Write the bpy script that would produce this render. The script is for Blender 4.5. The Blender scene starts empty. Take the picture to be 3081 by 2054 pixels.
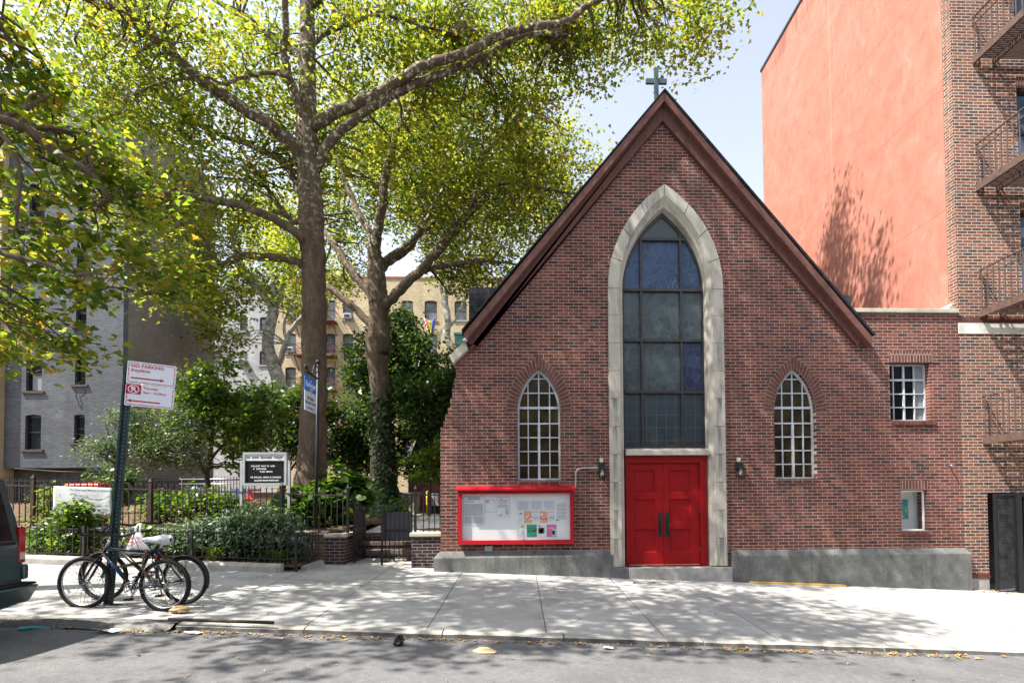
import bpy, math, random
import numpy as np
from mathutils import Vector, Matrix
SC = bpy.context.scene
COL = SC.collection
rad = math.radians

# ------------------------------------------------------------------ camera
cam = bpy.data.cameras.new('camera'); cob = bpy.data.objects.new('camera', cam); COL.objects.link(cob)
cam.sensor_fit = 'HORIZONTAL'; cam.sensor_width = 36.0; cam.lens = 36.0*1677/3081
cam.shift_x = (1540.5-1625)/3081; cam.shift_y = (1450-1027)/3081
cam.clip_start = .1; cam.clip_end = 2000
yaw, pit, roll = rad(2.2), rad(1.54), .0065
fwd = Vector((math.sin(yaw)*math.cos(pit), math.cos(yaw)*math.cos(pit), math.sin(pit)))
rgt = fwd.cross(Vector((0,0,1))).normalized(); upv = rgt.cross(fwd)
r2 = rgt*math.cos(roll)-upv*math.sin(roll); u2 = upv*math.cos(roll)+rgt*math.sin(roll)
m = Matrix((r2, u2, -fwd)).transposed().to_4x4(); m.translation = Vector((0,-11.5,1.565))
cob.matrix_world = m
SC.camera = cob

# ------------------------------------------------------------------ light
LIGHT = Vector((2.3, 1.0, -4.0)).normalized()
world = bpy.data.worlds.new('World'); SC.world = world; world.use_nodes = True
nt = world.node_tree; bg = nt.nodes['Background']
sky = nt.nodes.new('ShaderNodeTexSky'); sky.sky_type = 'NISHITA'; sky.sun_disc = False
sky.sun_elevation = math.asin(-LIGHT.z); sky.sun_rotation = math.atan2(-LIGHT.x, -LIGHT.y)
sky.air_density = 1.0; sky.dust_density = 1.3; sky.ozone_density = 1.2
hz = nt.nodes.new('ShaderNodeHueSaturation'); hz.inputs['Saturation'].default_value = .45   # hazy late-summer sky
nt.links.new(sky.outputs[0], hz.inputs['Color']); nt.links.new(hz.outputs[0], bg.inputs[0]); bg.inputs[1].default_value = .142
sun = bpy.data.lights.new('sun', 'SUN'); sun.energy = 5.0; sun.angle = rad(.53); sun.color = (1,.95,.87)
sob = bpy.data.objects.new('sun', sun); COL.objects.link(sob)
sob.rotation_euler = LIGHT.to_track_quat('-Z','Y').to_euler(); sob.location = (-20,-10,40)
SC.view_settings.view_transform = 'Standard'; SC.view_settings.look = 'None'
SC.view_settings.gamma = 1; SC.view_settings.exposure = 1.38
SC.view_settings.use_curve_mapping = False
SC.cycles.max_bounces = 8; SC.cycles.diffuse_bounces = 4; SC.cycles.transmission_bounces = 5
SC.cycles.transparent_max_bounces = 12
SC.cycles.use_denoising = True

# ------------------------------------------------------------------ mesh helpers
def link(o, parent=None):
    COL.objects.link(o)
    if parent is not None:
        o.parent = parent
        w = parent
        mt = Matrix.Translation(w.get('base', (0,0,0)))
        if parent.type == 'EMPTY': o.matrix_parent_inverse = mt.inverted()
    return o
def tag(o, label=None, cat=None, group=None, kind=None):
    if label: o['label'] = label
    if cat: o['category'] = cat
    if group: o['group'] = group
    if kind: o['kind'] = kind
    return o
def thing(name, label, cat, loc=(0,0,0), group=None):
    o = bpy.data.objects.new(name, None); o.location = loc; o['base'] = [float(c) for c in loc]
    o.empty_display_size = .2
    COL.objects.link(o); return tag(o, label, cat, group)

class MB:
    def __init__(s): s.v=[]; s.f=[]; s.sm=[]
    def add(s, vs, fs, smooth=False):
        b=len(s.v); s.v += [tuple(map(float,p)) for p in vs]
        s.f += [tuple(i+b for i in f) for f in fs]; s.sm += [smooth]*len(fs); return s
    def box(s, x0,x1,y0,y1,z0,z1):
        if x0>x1: x0,x1=x1,x0
        if y0>y1: y0,y1=y1,y0
        if z0>z1: z0,z1=z1,z0
        v=[(x0,y0,z0),(x1,y0,z0),(x1,y1,z0),(x0,y1,z0),(x0,y0,z1),(x1,y0,z1),(x1,y1,z1),(x0,y1,z1)]
        return s.add(v,[(0,3,2,1),(4,5,6,7),(0,1,5,4),(1,2,6,5),(2,3,7,6),(3,0,4,7)])
    def hexa(s, v): # 8 corners, bottom ring then top ring, ccw from above
        return s.add(v,[(0,3,2,1),(4,5,6,7),(0,1,5,4),(1,2,6,5),(2,3,7,6),(3,0,4,7)])
    def bar(s, a, b, w, h=None, up=(0,0,1)):
        a=Vector(a); b=Vector(b); d=(b-a).normalized(); u=Vector(up)
        if abs(d.dot(u))>.98: u=Vector((0,1,0))
        r=d.cross(u).normalized(); u=r.cross(d); h=h or w; r=r*w/2; u=u*h/2
        v=[a-r-u,a+r-u,a+r+u,a-r+u,b-r-u,b+r-u,b+r+u,b-r+u]
        return s.add(v,[(0,1,2,3),(4,7,6,5),(0,4,5,1),(1,5,6,2),(2,6,7,3),(3,7,4,0)])
    def tube(s, pts, rr, n=8, cap=True, smooth=True):
        pts=[Vector(p) for p in pts]; k=len(pts)
        if not hasattr(rr,'__len__'): rr=[rr]*k
        b=len(s.v); pr=None
        for i,p in enumerate(pts):
            t=(pts[min(i+1,k-1)]-pts[max(i-1,0)])
            if t.length<1e-9: t=Vector((0,0,1))
            t.normalize()
            if pr is None:
                a=Vector((1,0,0)) if abs(t.x)<.8 else Vector((0,0,1))
                pr=t.cross(a).normalized()
            else:
                pr=(pr-t*pr.dot(t))
                pr=pr.normalized() if pr.length>1e-6 else t.orthogonal().normalized()
            q=t.cross(pr)
            for j in range(n):
                a=2*math.pi*j/n; s.v.append(tuple(p+(pr*math.cos(a)+q*math.sin(a))*rr[i]))
        for i in range(k-1):
            for j in range(n):
                s.f.append((b+i*n+j,b+i*n+(j+1)%n,b+(i+1)*n+(j+1)%n,b+(i+1)*n+j)); s.sm.append(smooth)
        if cap:
            s.f.append(tuple(b+j for j in reversed(range(n)))); s.sm.append(False)
            s.f.append(tuple(b+(k-1)*n+j for j in range(n))); s.sm.append(False)
        return s
    def ring(s, c, ax, R, r, n=40, m_=8, sx=1.0):
        c=Vector(c); ax=Vector(ax).normalized(); e1=ax.orthogonal().normalized(); e2=ax.cross(e1); b=len(s.v)
        for i in range(n):
            a=2*math.pi*i/n; d=e1*math.cos(a)+e2*math.sin(a)
            for j in range(m_):
                g=2*math.pi*j/m_; s.v.append(tuple(c+d*(R+r*math.cos(g))+ax*(r*sx*math.sin(g))))
        for i in range(n):
            for j in range(m_):
                s.f.append((b+i*m_+j,b+((i+1)%n)*m_+j,b+((i+1)%n)*m_+(j+1)%m_,b+i*m_+(j+1)%m_)); s.sm.append(True)
        return s
    def ball(s, c, r, n=10, m_=7, jit=0, rng=None):
        if not hasattr(r,'__len__'): r=(r,r,r)
        b=len(s.v)
        s.v.append((c[0],c[1],c[2]-r[2]))
        for i in range(1,m_):
            th=math.pi*i/m_
            for j in range(n):
                a=2*math.pi*j/n; q=1+(rng.uniform(-jit,jit) if rng else 0)
                s.v.append((c[0]+r[0]*q*math.sin(th)*math.cos(a),c[1]+r[1]*q*math.sin(th)*math.sin(a),c[2]-r[2]*q*math.cos(th)))
        s.v.append((c[0],c[1],c[2]+r[2])); e=len(s.v)-1
        for j in range(n):
            s.f.append((b,b+1+(j+1)%n,b+1+j)); s.sm.append(True)
            s.f.append((e,e-n+j,e-n+(j+1)%n)); s.sm.append(True)
        for i in range(m_-2):
            for j in range(n):
                p=b+1+i*n; s.f.append((p+j,p+(j+1)%n,p+n+(j+1)%n,p+n+j)); s.sm.append(True)
        return s
    def prism(s, poly, y0, y1):      # polygon in x-z, ccw seen from -y
        n=len(poly); v=[(p[0],y0,p[1]) for p in poly]+[(p[0],y1,p[1]) for p in poly]
        f=[tuple(range(n)),tuple(reversed(range(n,2*n)))]+[((i+1)%n,i,n+i,n+(i+1)%n) for i in range(n)]
        return s.add(v,f)
    def strip(s, A, B, closed=False, smooth=False):
        n=len(A); v=list(A)+list(B); k=n if closed else n-1
        return s.add(v,[(i,(i+1)%n,n+(i+1)%n,n+i) for i in range(k)],smooth)
    def me(s, verts, faces): return s.add(verts, faces)
    def build(s, name, mat, parent=None, bevel=0, seg=2, **kw):
        me=bpy.data.meshes.new(name); me.from_pydata(s.v,[],s.f)
        me.polygons.foreach_set('use_smooth', s.sm); me.update()
        if mat: me.materials.append(mat)
        o=bpy.data.objects.new(name, me); link(o,parent)
        if bevel:
            b=o.modifiers.new('bevel','BEVEL'); b.width=bevel; b.segments=seg; b.limit_method='ANGLE'; b.angle_limit=rad(35)
        if kw: tag(o,**kw)
        return o

def flat_mesh(loops, depth):
    cu=bpy.data.curves.new('tmp','CURVE'); cu.dimensions='2D'; cu.fill_mode='BOTH'; cu.extrude=depth/2
    for L in loops:
        sp=cu.splines.new('POLY'); sp.points.add(len(L)-1)
        for p,q in zip(sp.points,L): p.co=(q[0],q[1],0,1)
        sp.use_cyclic_u=True
    ob=bpy.data.objects.new('tmp',cu); me=bpy.data.meshes.new_from_object(ob)
    v=[tuple(x.co) for x in me.vertices]; f=[tuple(p.vertices) for p in me.polygons]
    bpy.data.objects.remove(ob); bpy.data.curves.remove(cu); bpy.data.meshes.remove(me)
    return v,f
def panel_xz(mb, loops, y0, y1):     # sheet with holes in the x-z plane
    v,f=flat_mesh(loops,y1-y0); ym=(y0+y1)/2
    return mb.add([(a,ym-c,b) for a,b,c in v],f)
def panel_yz(mb, loops, x0, x1):
    v,f=flat_mesh(loops,x1-x0); xm=(x0+x1)/2
    return mb.add([(xm+c,a,b) for a,b,c in v],f)
def rect(x0,x1,z0,z1): return [(x0,z0),(x1,z0),(x1,z1),(x0,z1)]
def writing(mb, body, size, o, ex=(1,0,0), ez=(0,0,1), align='LEFT', thick=.001, shear=0, sx=1.0, spacing=1.0, bold=.022):
    cu=bpy.data.curves.new('tmp','FONT'); cu.body=body; cu.size=size; cu.align_x=align; cu.shear=shear
    cu.extrude=thick; cu.offset=size*bold; cu.space_character=spacing; cu.resolution_u=3
    ob=bpy.data.objects.new('tmp',cu); me=bpy.data.meshes.new_from_object(ob)
    o=Vector(o); ex=Vector(ex).normalized(); ez=Vector(ez).normalized(); en=ex.cross(ez)
    if me:
        mb.add([o+ex*(x.co.x*sx)+ez*x.co.y+en*x.co.z for x in me.vertices],[tuple(p.vertices) for p in me.polygons])
        bpy.data.meshes.remove(me)
    bpy.data.objects.remove(ob); bpy.data.curves.remove(cu); return mb
class Plane:                          # a tilted board: local (u, v, out) to world
    def __init__(s, o, ex, ez):
        s.o=Vector(o); s.x=Vector(ex).normalized(); s.z=Vector(ez).normalized(); s.n=s.x.cross(s.z).normalized()
        s.z=s.n.cross(s.x)
    def p(s,u,v,n=0): return s.o+s.x*u+s.z*v+s.n*n
    def plate(s, mb, u0,u1,v0,v1,n0,n1):
        v=[s.p(u0,v0,n0),s.p(u1,v0,n0),s.p(u1,v1,n0),s.p(u0,v1,n0),s.p(u0,v0,n1),s.p(u1,v0,n1),s.p(u1,v1,n1),s.p(u0,v1,n1)]
        return mb.add(v,[(0,3,2,1),(4,5,6,7),(0,1,5,4),(1,2,6,5),(2,3,7,6),(3,0,4,7)])
    def poly(s, mb, pts, n0, n1):
        k=len(pts); v=[s.p(a,b,n0) for a,b in pts]+[s.p(a,b,n1) for a,b in pts]
        return mb.add(v,[tuple(reversed(range(k))),tuple(range(k,2*k))]+[(i,(i+1)%k,k+(i+1)%k,k+i) for i in range(k)])
    def text(s, mb, body, size, u, v, n=.002, **k): return writing(mb, body, size, s.p(u,v,n), s.x, s.z, **k)

def smooth_path(pts, sub=4, wig=0, rng=None):
    P=np.array(pts,float); n=len(P); out=[]
    for i in range(n-1):
        p0=P[max(i-1,0)];p1=P[i];p2=P[i+1];p3=P[min(i+2,n-1)]
        for k in range(sub):
            t=k/sub
            q=.5*((2*p1)+(-p0+p2)*t+(2*p0-5*p1+4*p2-p3)*t*t+(-p0+3*p1-3*p2+p3)*t**3)
            if wig and rng is not None: q[:3]+=rng.normal(0,wig*q[3] if len(q)>3 else wig,3)
            out.append(q)
    out.append(P[-1]); return np.array(out)

# ------------------------------------------------------------------ materials
class N:
    def __init__(s,name):
        s.m=bpy.data.materials.new(name); s.m.use_nodes=True; s.t=s.m.node_tree; s.p=s.t.nodes['Principled BSDF']
        s.out=s.t.nodes['Material Output']
    def n(s,kind,**kw):
        x=s.t.nodes.new('ShaderNode'+kind)
        for k,v in kw.items(): setattr(x,k,v)
        return x
    def l(s,a,b): s.t.links.new(a,b)
    def coord(s,scale=(1,1,1)):
        c=s.n('TexCoord'); mp=s.n('Mapping'); mp.inputs['Scale'].default_value=scale
        s.l(c.outputs['Object'],mp.inputs[0]); return mp.outputs[0]
    def noise(s,scale,detail=4,rough=.55,vec=None,dist=0):
        x=s.n('TexNoise'); x.inputs['Scale'].default_value=scale; x.inputs['Detail'].default_value=detail
        x.inputs['Roughness'].default_value=rough; x.inputs['Distortion'].default_value=dist
        s.l(vec if vec is not None else s.coord(),x.inputs['Vector']); return x.outputs['Fac']
    def ramp(s,fac,stops,interp='LINEAR'):
        x=s.n('ValToRGB'); x.color_ramp.interpolation=interp; e=x.color_ramp.elements
        while len(e)<len(stops): e.new(.5)
        for i,(p,c) in enumerate(stops):
            e[i].position=p; c=(c,c,c) if not hasattr(c,'__len__') else c; e[i].color=(*c,1)
        s.l(fac,x.inputs[0]); return x.outputs[0]
    def mix(s,a,b,fac,blend='MIX'):
        x=s.n('Mix',data_type='RGBA',blend_type=blend)
        for inp,val in ((0,fac),(6,a),(7,b)):
            if isinstance(val,(int,float)): x.inputs[inp].default_value=val
            elif isinstance(val,tuple): x.inputs[inp].default_value=(*val,1)
            else: s.l(val,x.inputs[inp])
        return x.outputs[2]
    def math(s,op,a,b=0):
        x=s.n('Math',operation=op)
        for i,v in enumerate((a,b)):
            if isinstance(v,(int,float)): x.inputs[i].default_value=v
            else: s.l(v,x.inputs[i])
        return x.outputs[0]
    def bump(s,h,strength=.3,dist=.01):
        x=s.n('Bump'); x.inputs['Strength'].default_value=strength; x.inputs['Distance'].default_value=dist
        s.l(h,x.inputs['Height']); s.l(x.outputs[0],s.p.inputs['Normal'])
    def base(s,c):
        if isinstance(c,tuple): s.p.inputs['Base Color'].default_value=(*c,1)
        else: s.l(c,s.p.inputs['Base Color'])
    def fin(s,rough=.7,metal=0,spec=.5):
        s.p.inputs['Roughness'].default_value=rough; s.p.inputs['Metallic'].default_value=metal
        s.p.inputs['Specular IOR Level'].default_value=spec; return s.m
def hsv(c,k): return tuple(max(0,x*k) for x in c)
def plain(name,c,rough=.6,metal=0,var=.25,scale=6,bump=.15,spec=.4,fine=60):
    k=N(name); f=k.noise(scale,5)
    k.base(k.ramp(f,[(.3,hsv(c,1-var)),(.7,hsv(c,1+var*.6))]))
    if bump: k.bump(k.noise(fine,3),bump,.004)
    return k.fin(rough,metal,spec)
def brick(name,axis,palette,mortar,bw=.213,rh=.0677,mort=.006,dirt=None,rough=.85,bump=.55,tint=.25,white=None,streak=0):
    k=N(name); c=k.n('TexCoord'); sp=k.n('SeparateXYZ'); k.l(c.outputs['Object'],sp.inputs[0]); cb=k.n('CombineXYZ')
    k.l(sp.outputs[axis],cb.inputs[0]); k.l(sp.outputs[2],cb.inputs[1])
    # slightly wandering courses
    wob=k.n('TexNoise'); wob.inputs['Scale'].default_value=9; k.l(c.outputs['Object'],wob.inputs['Vector'])
    ad=k.n('VectorMath',operation='MULTIPLY_ADD'); k.l(wob.outputs['Color'],ad.inputs[0]); ad.inputs[1].default_value=(.009,.009,0)
    k.l(cb.outputs[0],ad.inputs[2])
    b=k.n('TexBrick'); k.l(ad.outputs[0],b.inputs['Vector']); b.offset=.5
    b.inputs['Color1'].default_value=(0,0,0,1); b.inputs['Color2'].default_value=(1,1,1,1); b.inputs['Mortar'].default_value=(.5,.5,.5,1)
    b.inputs['Scale'].default_value=1; b.inputs['Mortar Size'].default_value=mort; b.inputs['Mortar Smooth'].default_value=.15
    b.inputs['Brick Width'].default_value=bw; b.inputs['Row Height'].default_value=rh; b.inputs['Bias'].default_value=0
    n=len(palette); pos=[i/n for i in range(n)] if not hasattr(palette[0][0],'__len__') else [p[1] for p in palette]
    cols=palette if not hasattr(palette[0][0],'__len__') else [p[0] for p in palette]
    base=k.ramp(b.outputs['Color'],list(zip(pos,cols)),'CONSTANT')
    nz=k.noise(26,5,.65); base=k.mix(base,k.ramp(nz,[(.3,1-tint*1.5),(.72,1+tint)]),1,'MULTIPLY')
    col=k.mix(base,mortar,b.outputs['Fac'])
    big=k.noise(.55,6,.6)
    col=k.mix(col,k.ramp(big,[(.3,.74),(.7,1.12)]),1,'MULTIPLY')
    if white:
        w=k.ramp(k.noise(1.6,7,.7,dist=.6),[(white[0],0),(white[0]+.1,1)])
        col=k.mix(col,white[1],k.math('MULTIPLY',w,white[2]))
    if streak:
        st=k.ramp(k.noise(1,6,.7,vec=k.coord((2.2,2.2,.22))),[(.45,0),(.75,1)])
        col=k.mix(col,(.05,.05,.05),k.math('MULTIPLY',st,streak))
    k.base(col)
    h=k.math('ADD',k.math('MULTIPLY',b.outputs['Fac'],-1),k.math('MULTIPLY',nz,.5))
    k.bump(h,bump,.012); return k.fin(rough,0,.25)
def leafmat(name,stops,trans,mixf=.45,rough=.45,spec=.35,clump=1.1):
    k=N(name); g=k.n('NewGeometry'); r=g.outputs['Random Per Island']
    cl=k.ramp(k.noise(clump,4,.6),[(.32,(.50,.62,.55)),(.5,(.9,.95,.9)),(.68,(1.15,1.08,.9))])   # boughs of greener and yellower leaves
    k.base(k.mix(k.ramp(r,stops),cl,1,'MULTIPLY')); k.fin(rough,0,spec)
    tr=k.n('BsdfTranslucent'); k.l(k.mix(k.ramp(r,trans),cl,1,'MULTIPLY'),tr.inputs[0])
    mx=k.n('MixShader'); mx.inputs[0].default_value=mixf
    k.l(k.p.outputs[0],mx.inputs[1]); k.l(tr.outputs[0],mx.inputs[2]); k.l(mx.outputs[0],k.out.inputs[0]); return k.m
def clear_glass(name,refl=.12):
    k=N(name); t=k.n('BsdfTransparent'); t.inputs[0].default_value=(.97,.985,.985,1)
    g=k.n('BsdfGlossy'); g.inputs['Roughness'].default_value=.03
    lw=k.n('LayerWeight'); lw.inputs[0].default_value=.25
    f=k.math('ADD',k.math('MULTIPLY',lw.outputs['Fresnel'],.22),refl*.08)
    mx=k.n('MixShader'); k.l(f,mx.inputs[0]); k.l(t.outputs[0],mx.inputs[1]); k.l(g.outputs[0],mx.inputs[2]); k.l(mx.outputs[0],k.out.inputs[0]); return k.m
# ------------------------------------------------------------------ material library
CH_PAL=[((.130,.037,.027),0),((.160,.046,.034),.17),((.105,.033,.027),.33),((.185,.055,.039),.48),((.138,.042,.032),.62),((.210,.070,.045),.77),((.055,.030,.028),.90),((.090,.035,.029),.945)]
M_CHX=brick('church_brick',0,CH_PAL,(.40,.335,.29),mort=.0052,white=(.66,(.42,.38,.36),.45),streak=.45)
M_CHY=brick('church_brick_side',1,CH_PAL,(.30,.255,.225))
M_SOLD=brick('soldier_brick',0,[((.15,.056,.042),0),((.19,.075,.052),.35),((.11,.045,.036),.7)],(.36,.30,.26),bw=.0677,rh=.24,mort=.006)
M_VOUS=plain('arch_brick',(.125,.048,.038),.85,0,.5,14,.3,.25,70)
M_MORT=plain('mortar',(.30,.255,.225),.9,0,.2,20,.2,.2)
RB_PAL=[((.19,.072,.046),0),((.24,.088,.050),.2),((.14,.062,.046),.4),((.25,.112,.060),.54),((.12,.058,.048),.66),((.070,.052,.050),.82),((.21,.098,.066),.91)]
M_RBX=brick('apartment_brick',0,RB_PAL,(.46,.41,.35),mort=.0075,tint=.35)
M_RBY=brick('apartment_brick_side',1,RB_PAL,(.46,.41,.35),mort=.0075)
M_PIER=brick('pier_brick',0,[((.045,.028,.028),0),((.06,.03,.03),.3),((.035,.025,.027),.6),((.08,.036,.03),.85)],(.26,.24,.22),mort=.006)
M_PIERY=brick('pier_brick_side',1,[((.045,.028,.028),0),((.06,.03,.03),.3),((.035,.025,.027),.6),((.08,.036,.03),.85)],(.22,.20,.19),mort=.006)
M_GRX=brick('shaded_grey_painted_brick',0,[((.112,.120,.136),0),((.128,.136,.152),.4),((.10,.108,.124),.75)],(.055,.06,.07),mort=.006,white=(.62,(.28,.29,.31),.45),tint=.15,streak=.3)  # grey front paint, darkened to carry the shade of the trees
M_GRY=brick('taupe_painted_brick',1,[((.235,.21,.185),0),((.26,.235,.205),.5),((.21,.19,.17),.8)],(.11,.10,.092),mort=.009,tint=.12)
M_TAN=brick('tan_brick',0,[((.50,.40,.25),0),((.56,.455,.29),.35),((.45,.355,.215),.7)],(.42,.35,.24),mort=.007,tint=.15,streak=.25)
M_PALE=brick('pale_grey_brick',0,[((.40,.40,.41),0),((.45,.45,.46),.4),((.36,.36,.37),.75)],(.33,.33,.34),mort=.007,tint=.15,streak=.2)
M_CREAM=brick('cream_brick',0,[((.55,.46,.30),0),((.6,.5,.34),.5)],(.4,.34,.25),tint=.12)
M_WALLBR=brick('garden_wall_brick',0,[((.17,.115,.085),0),((.21,.14,.10),.4),((.13,.09,.07),.75)],(.25,.21,.17),tint=.3)
def stonemat(name,c,sc=40,var=.18,stain=.55,speck=.25):
    k=N(name); f=k.noise(3,6,.6); g=k.noise(sc*4,2,.5)
    col=k.ramp(f,[(.3,hsv(c,1-var)),(.7,hsv(c,1+var))])
    col=k.mix(col,k.ramp(g,[(.35,1-speck),(.65,1+speck)]),1,'MULTIPLY')
    st=k.ramp(k.noise(1,6,.72,vec=k.coord((5,5,.5))),[(.52,0),(.7,1)])
    col=k.mix(col,(.045,.047,.05),k.math('MULTIPLY',st,stain)); k.base(col); k.bump(g,.35,.004); return k.fin(.85,0,.25)
M_STONE=stonemat('limestone',(.40,.37,.315),40,.16,.6,.14)
def flute_stain(m):
    t=m.node_tree; k=N.__new__(N); k.m=m; k.t=t; k.p=t.nodes['Principled BSDF']; old=k.p.inputs['Base Color'].links[0].from_socket
    cd=k.n('TexCoord'); sp=k.n('SeparateXYZ'); k.l(cd.outputs['Object'],sp.inputs[0])
    d=k.math('ABSOLUTE',k.math('SUBTRACT',k.math('ABSOLUTE',k.math('SUBTRACT',sp.outputs[0],3.10)),1.10))
    w=k.math('ADD',.018,k.math('MULTIPLY',k.noise(3.0,3),.05)); band=k.math('LESS_THAN',d,w)
    zf=k.math('FRACT',k.math('DIVIDE',k.math('SUBTRACT',sp.outputs[2],.12),.58)); low=k.math('LESS_THAN',sp.outputs[2],3.75)
    n=k.ramp(k.math('ADD',k.noise(1,5,.7,vec=k.coord((3,3,.8))),k.math('MULTIPLY',zf,.22)),[(.54,0),(.74,1)])
    k.base(k.mix(old,(.07,.075,.08),k.math('MULTIPLY',k.math('MULTIPLY',band,low),k.math('MULTIPLY',n,.65))))
flute_stain(M_STONE)
M_GRAN=stonemat('pebble_concrete',(.135,.138,.13),32,.35,.7,.6)
M_COPE=stonemat('coping_stone',(.42,.39,.31),40,.2,.4,.25)
M_KERB=stonemat('kerb_concrete',(.34,.32,.285),35,.25,.45,.3)
def wood(name,c,sc=(3,3,22),rough=.65,wear=None):
    k=N(name); f=k.noise(1.5,6,.7,vec=k.coord(sc),dist=1.2)
    col=k.ramp(f,[(.25,hsv(c,.55)),(.5,c),(.78,hsv(c,1.35))])
    if wear: col=k.mix(col,wear,k.ramp(k.noise(2.2,6,.75),[(.5,0),(.72,.6)]))
    k.base(col); k.bump(f,.3,.006); return k.fin(rough,0,.3)
M_RAKE=wood('weathered_red_board',(.105,.040,.034),(6,6,2.5),.7,(.07,.04,.035))
M_FASC=wood('red_brown_board',(.135,.058,.045),(4,4,3),.6)
def shingle(name,c,axis,bw=.25,rh=.14):
    k=brick(name,axis,[(hsv(c,.75),0),(c,.35),(hsv(c,1.35),.7)],hsv(c,.3),bw=bw,rh=rh,mort=.006,rough=.9,bump=.8); return k
M_SLATE=shingle('dark_slate',(.035,.037,.043),1)
M_SLATEX=shingle('dark_shingle',(.024,.026,.031),0)
M_RED=plain('red_door_paint',(.26,.005,.007),.5,0,.16,3,.1,.18)
M_RED2=plain('red_board_paint',(.38,.010,.018),.5,0,.12,3,.1,.2)
M_WHITEP=plain('white_window_paint',(.46,.48,.50),.5,0,.22,9,.2,.4)
M_BRONZE=plain('dark_bronze_metal',(.045,.040,.038),.45,.3,.3,8,.1)
M_BLACK=plain('black_iron',(.016,.016,.019),.45,.2,.4,20,.25)
M_RUST=plain('rusty_iron',(.060,.036,.028),.8,.1,.55,18,.4)
M_OLDIRON=plain('dull_dark_iron',(.032,.026,.025),.62,.2,.5,16,.3)
M_FE=plain('brown_fire_escape_paint',(.115,.070,.056),.6,.1,.35,12,.3)
M_STEEL=plain('galvanised_steel',(.42,.43,.44),.35,.8,.2,12,.1)
M_VERD=plain('verdigris_copper',(.10,.26,.22),.75,.2,.35,12,.3)
M_PATINA=plain('patinated_cross_metal',(.055,.085,.095),.6,.2,.25,9,.15)
M_VERDK=plain('green_black_handle_bronze',(.026,.042,.036),.45,.6,.5,25,.2)
M_WHITE=plain('white_sheet',(.80,.80,.80),.5,0,.04,2,0)
M_PAPER=plain('white_paper',(.78,.78,.79),.6,0,.05,3,0)
M_INK=plain('black_ink',(.02,.02,.022),.6,0,.1,3,0)
M_GREYINK=plain('grey_ink',(.16,.165,.18),.6,0,.1,3,0)
M_PLASTER=plain('white_plaster',(.80,.80,.80),.8,0,.05,3,.1)
M_CONC=plain('grey_step_concrete',(.30,.29,.275),.9,0,.25,8,.3)
M_SOIL=plain('leafy_soil',(.13,.085,.055),.95,0,.5,9,.8,.1,40)
def winglass(name,c,rough=.06,spec=.6,c2=None,sc=1.2):
    k=N(name); k.base(k.ramp(k.noise(sc,2),[(.38,c),(.66,c2 or hsv(c,2.2))])); k.bump(k.noise(2.5,1),.02,.02); return k.fin(rough,0,spec)
M_GLASS=winglass('dark_window_glass',(.007,.008,.010),.08,.04)
M_AMBER=winglass('amber_interior_glass',(.016,.013,.009),.22,.25,(.060,.042,.012),2.6)  # yellowish tint of the lit interior put into the pane colour
M_BLUEWIN=winglass('sky_blue_window_glass',(.05,.09,.14),.05,.7)
def stained(name,c,c2,line,mode,sc=4.2):
    k=N(name); cd=k.n('TexCoord'); sp=k.n('SeparateXYZ'); k.l(cd.outputs['Object'],sp.inputs[0])
    cb=k.n('CombineXYZ'); k.l(sp.outputs[0],cb.inputs[0]); k.l(sp.outputs[2],cb.inputs[1])
    base=k.ramp(k.noise(1.6,3),[(.3,c),(.7,c2)])
    if mode=='cells':
        ns=k.n('TexNoise'); ns.inputs['Scale'].default_value=1.7; k.l(cb.outputs[0],ns.inputs['Vector'])
        ad=k.n('VectorMath',operation='MULTIPLY_ADD'); k.l(ns.outputs['Color'],ad.inputs[0]); ad.inputs[1].default_value=(.35,.35,0); k.l(cb.outputs[0],ad.inputs[2])
        v=k.n('TexVoronoi',feature='DISTANCE_TO_EDGE',voronoi_dimensions='2D'); v.inputs['Scale'].default_value=sc; k.l(ad.outputs[0],v.inputs['Vector'])
        e=k.ramp(v.outputs['Distance'],[(.014,1),(.034,0)])
        v2=k.n('TexVoronoi',voronoi_dimensions='2D'); v2.inputs['Scale'].default_value=sc; k.l(ad.outputs[0],v2.inputs['Vector'])
        base=k.mix(base,k.ramp(v2.outputs['Color'],[(.2,.75),(.8,1.25)]),1,'MULTIPLY')
    else:
        b=k.n('TexBrick'); b.offset=0; k.l(cb.outputs[0],b.inputs['Vector']); b.inputs['Scale'].default_value=1
        b.inputs['Mortar Size'].default_value=.006; b.inputs['Brick Width'].default_value=.21; b.inputs['Row Height'].default_value=.275
        e=b.outputs['Fac']
    k.base(k.mix(base,line,k.math('MULTIPLY',e,.8))); return k.fin(.3,0,.35)
M_SGB=stained('blue_stained_glass',(.016,.036,.085),(.028,.060,.125),(.075,.11,.17),'cells',5.5)
M_SGN=stained('deep_blue_stained_glass',(.008,.014,.045),(.016,.024,.07),(.07,.09,.14),'cells',6)
M_SGG=stained('grey_green_stained_glass',(.034,.050,.054),(.055,.072,.074),(.09,.115,.115),'cells',7)
M_SGD=stained('slate_grid_stained_glass',(.022,.032,.040),(.036,.048,.055),(.075,.095,.105),'grid')
M_SGP=winglass('plain_grey_glass',(.045,.055,.060),.3,.35,(.065,.075,.078))
M_CLEAR=clear_glass('clear_pane')

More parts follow.
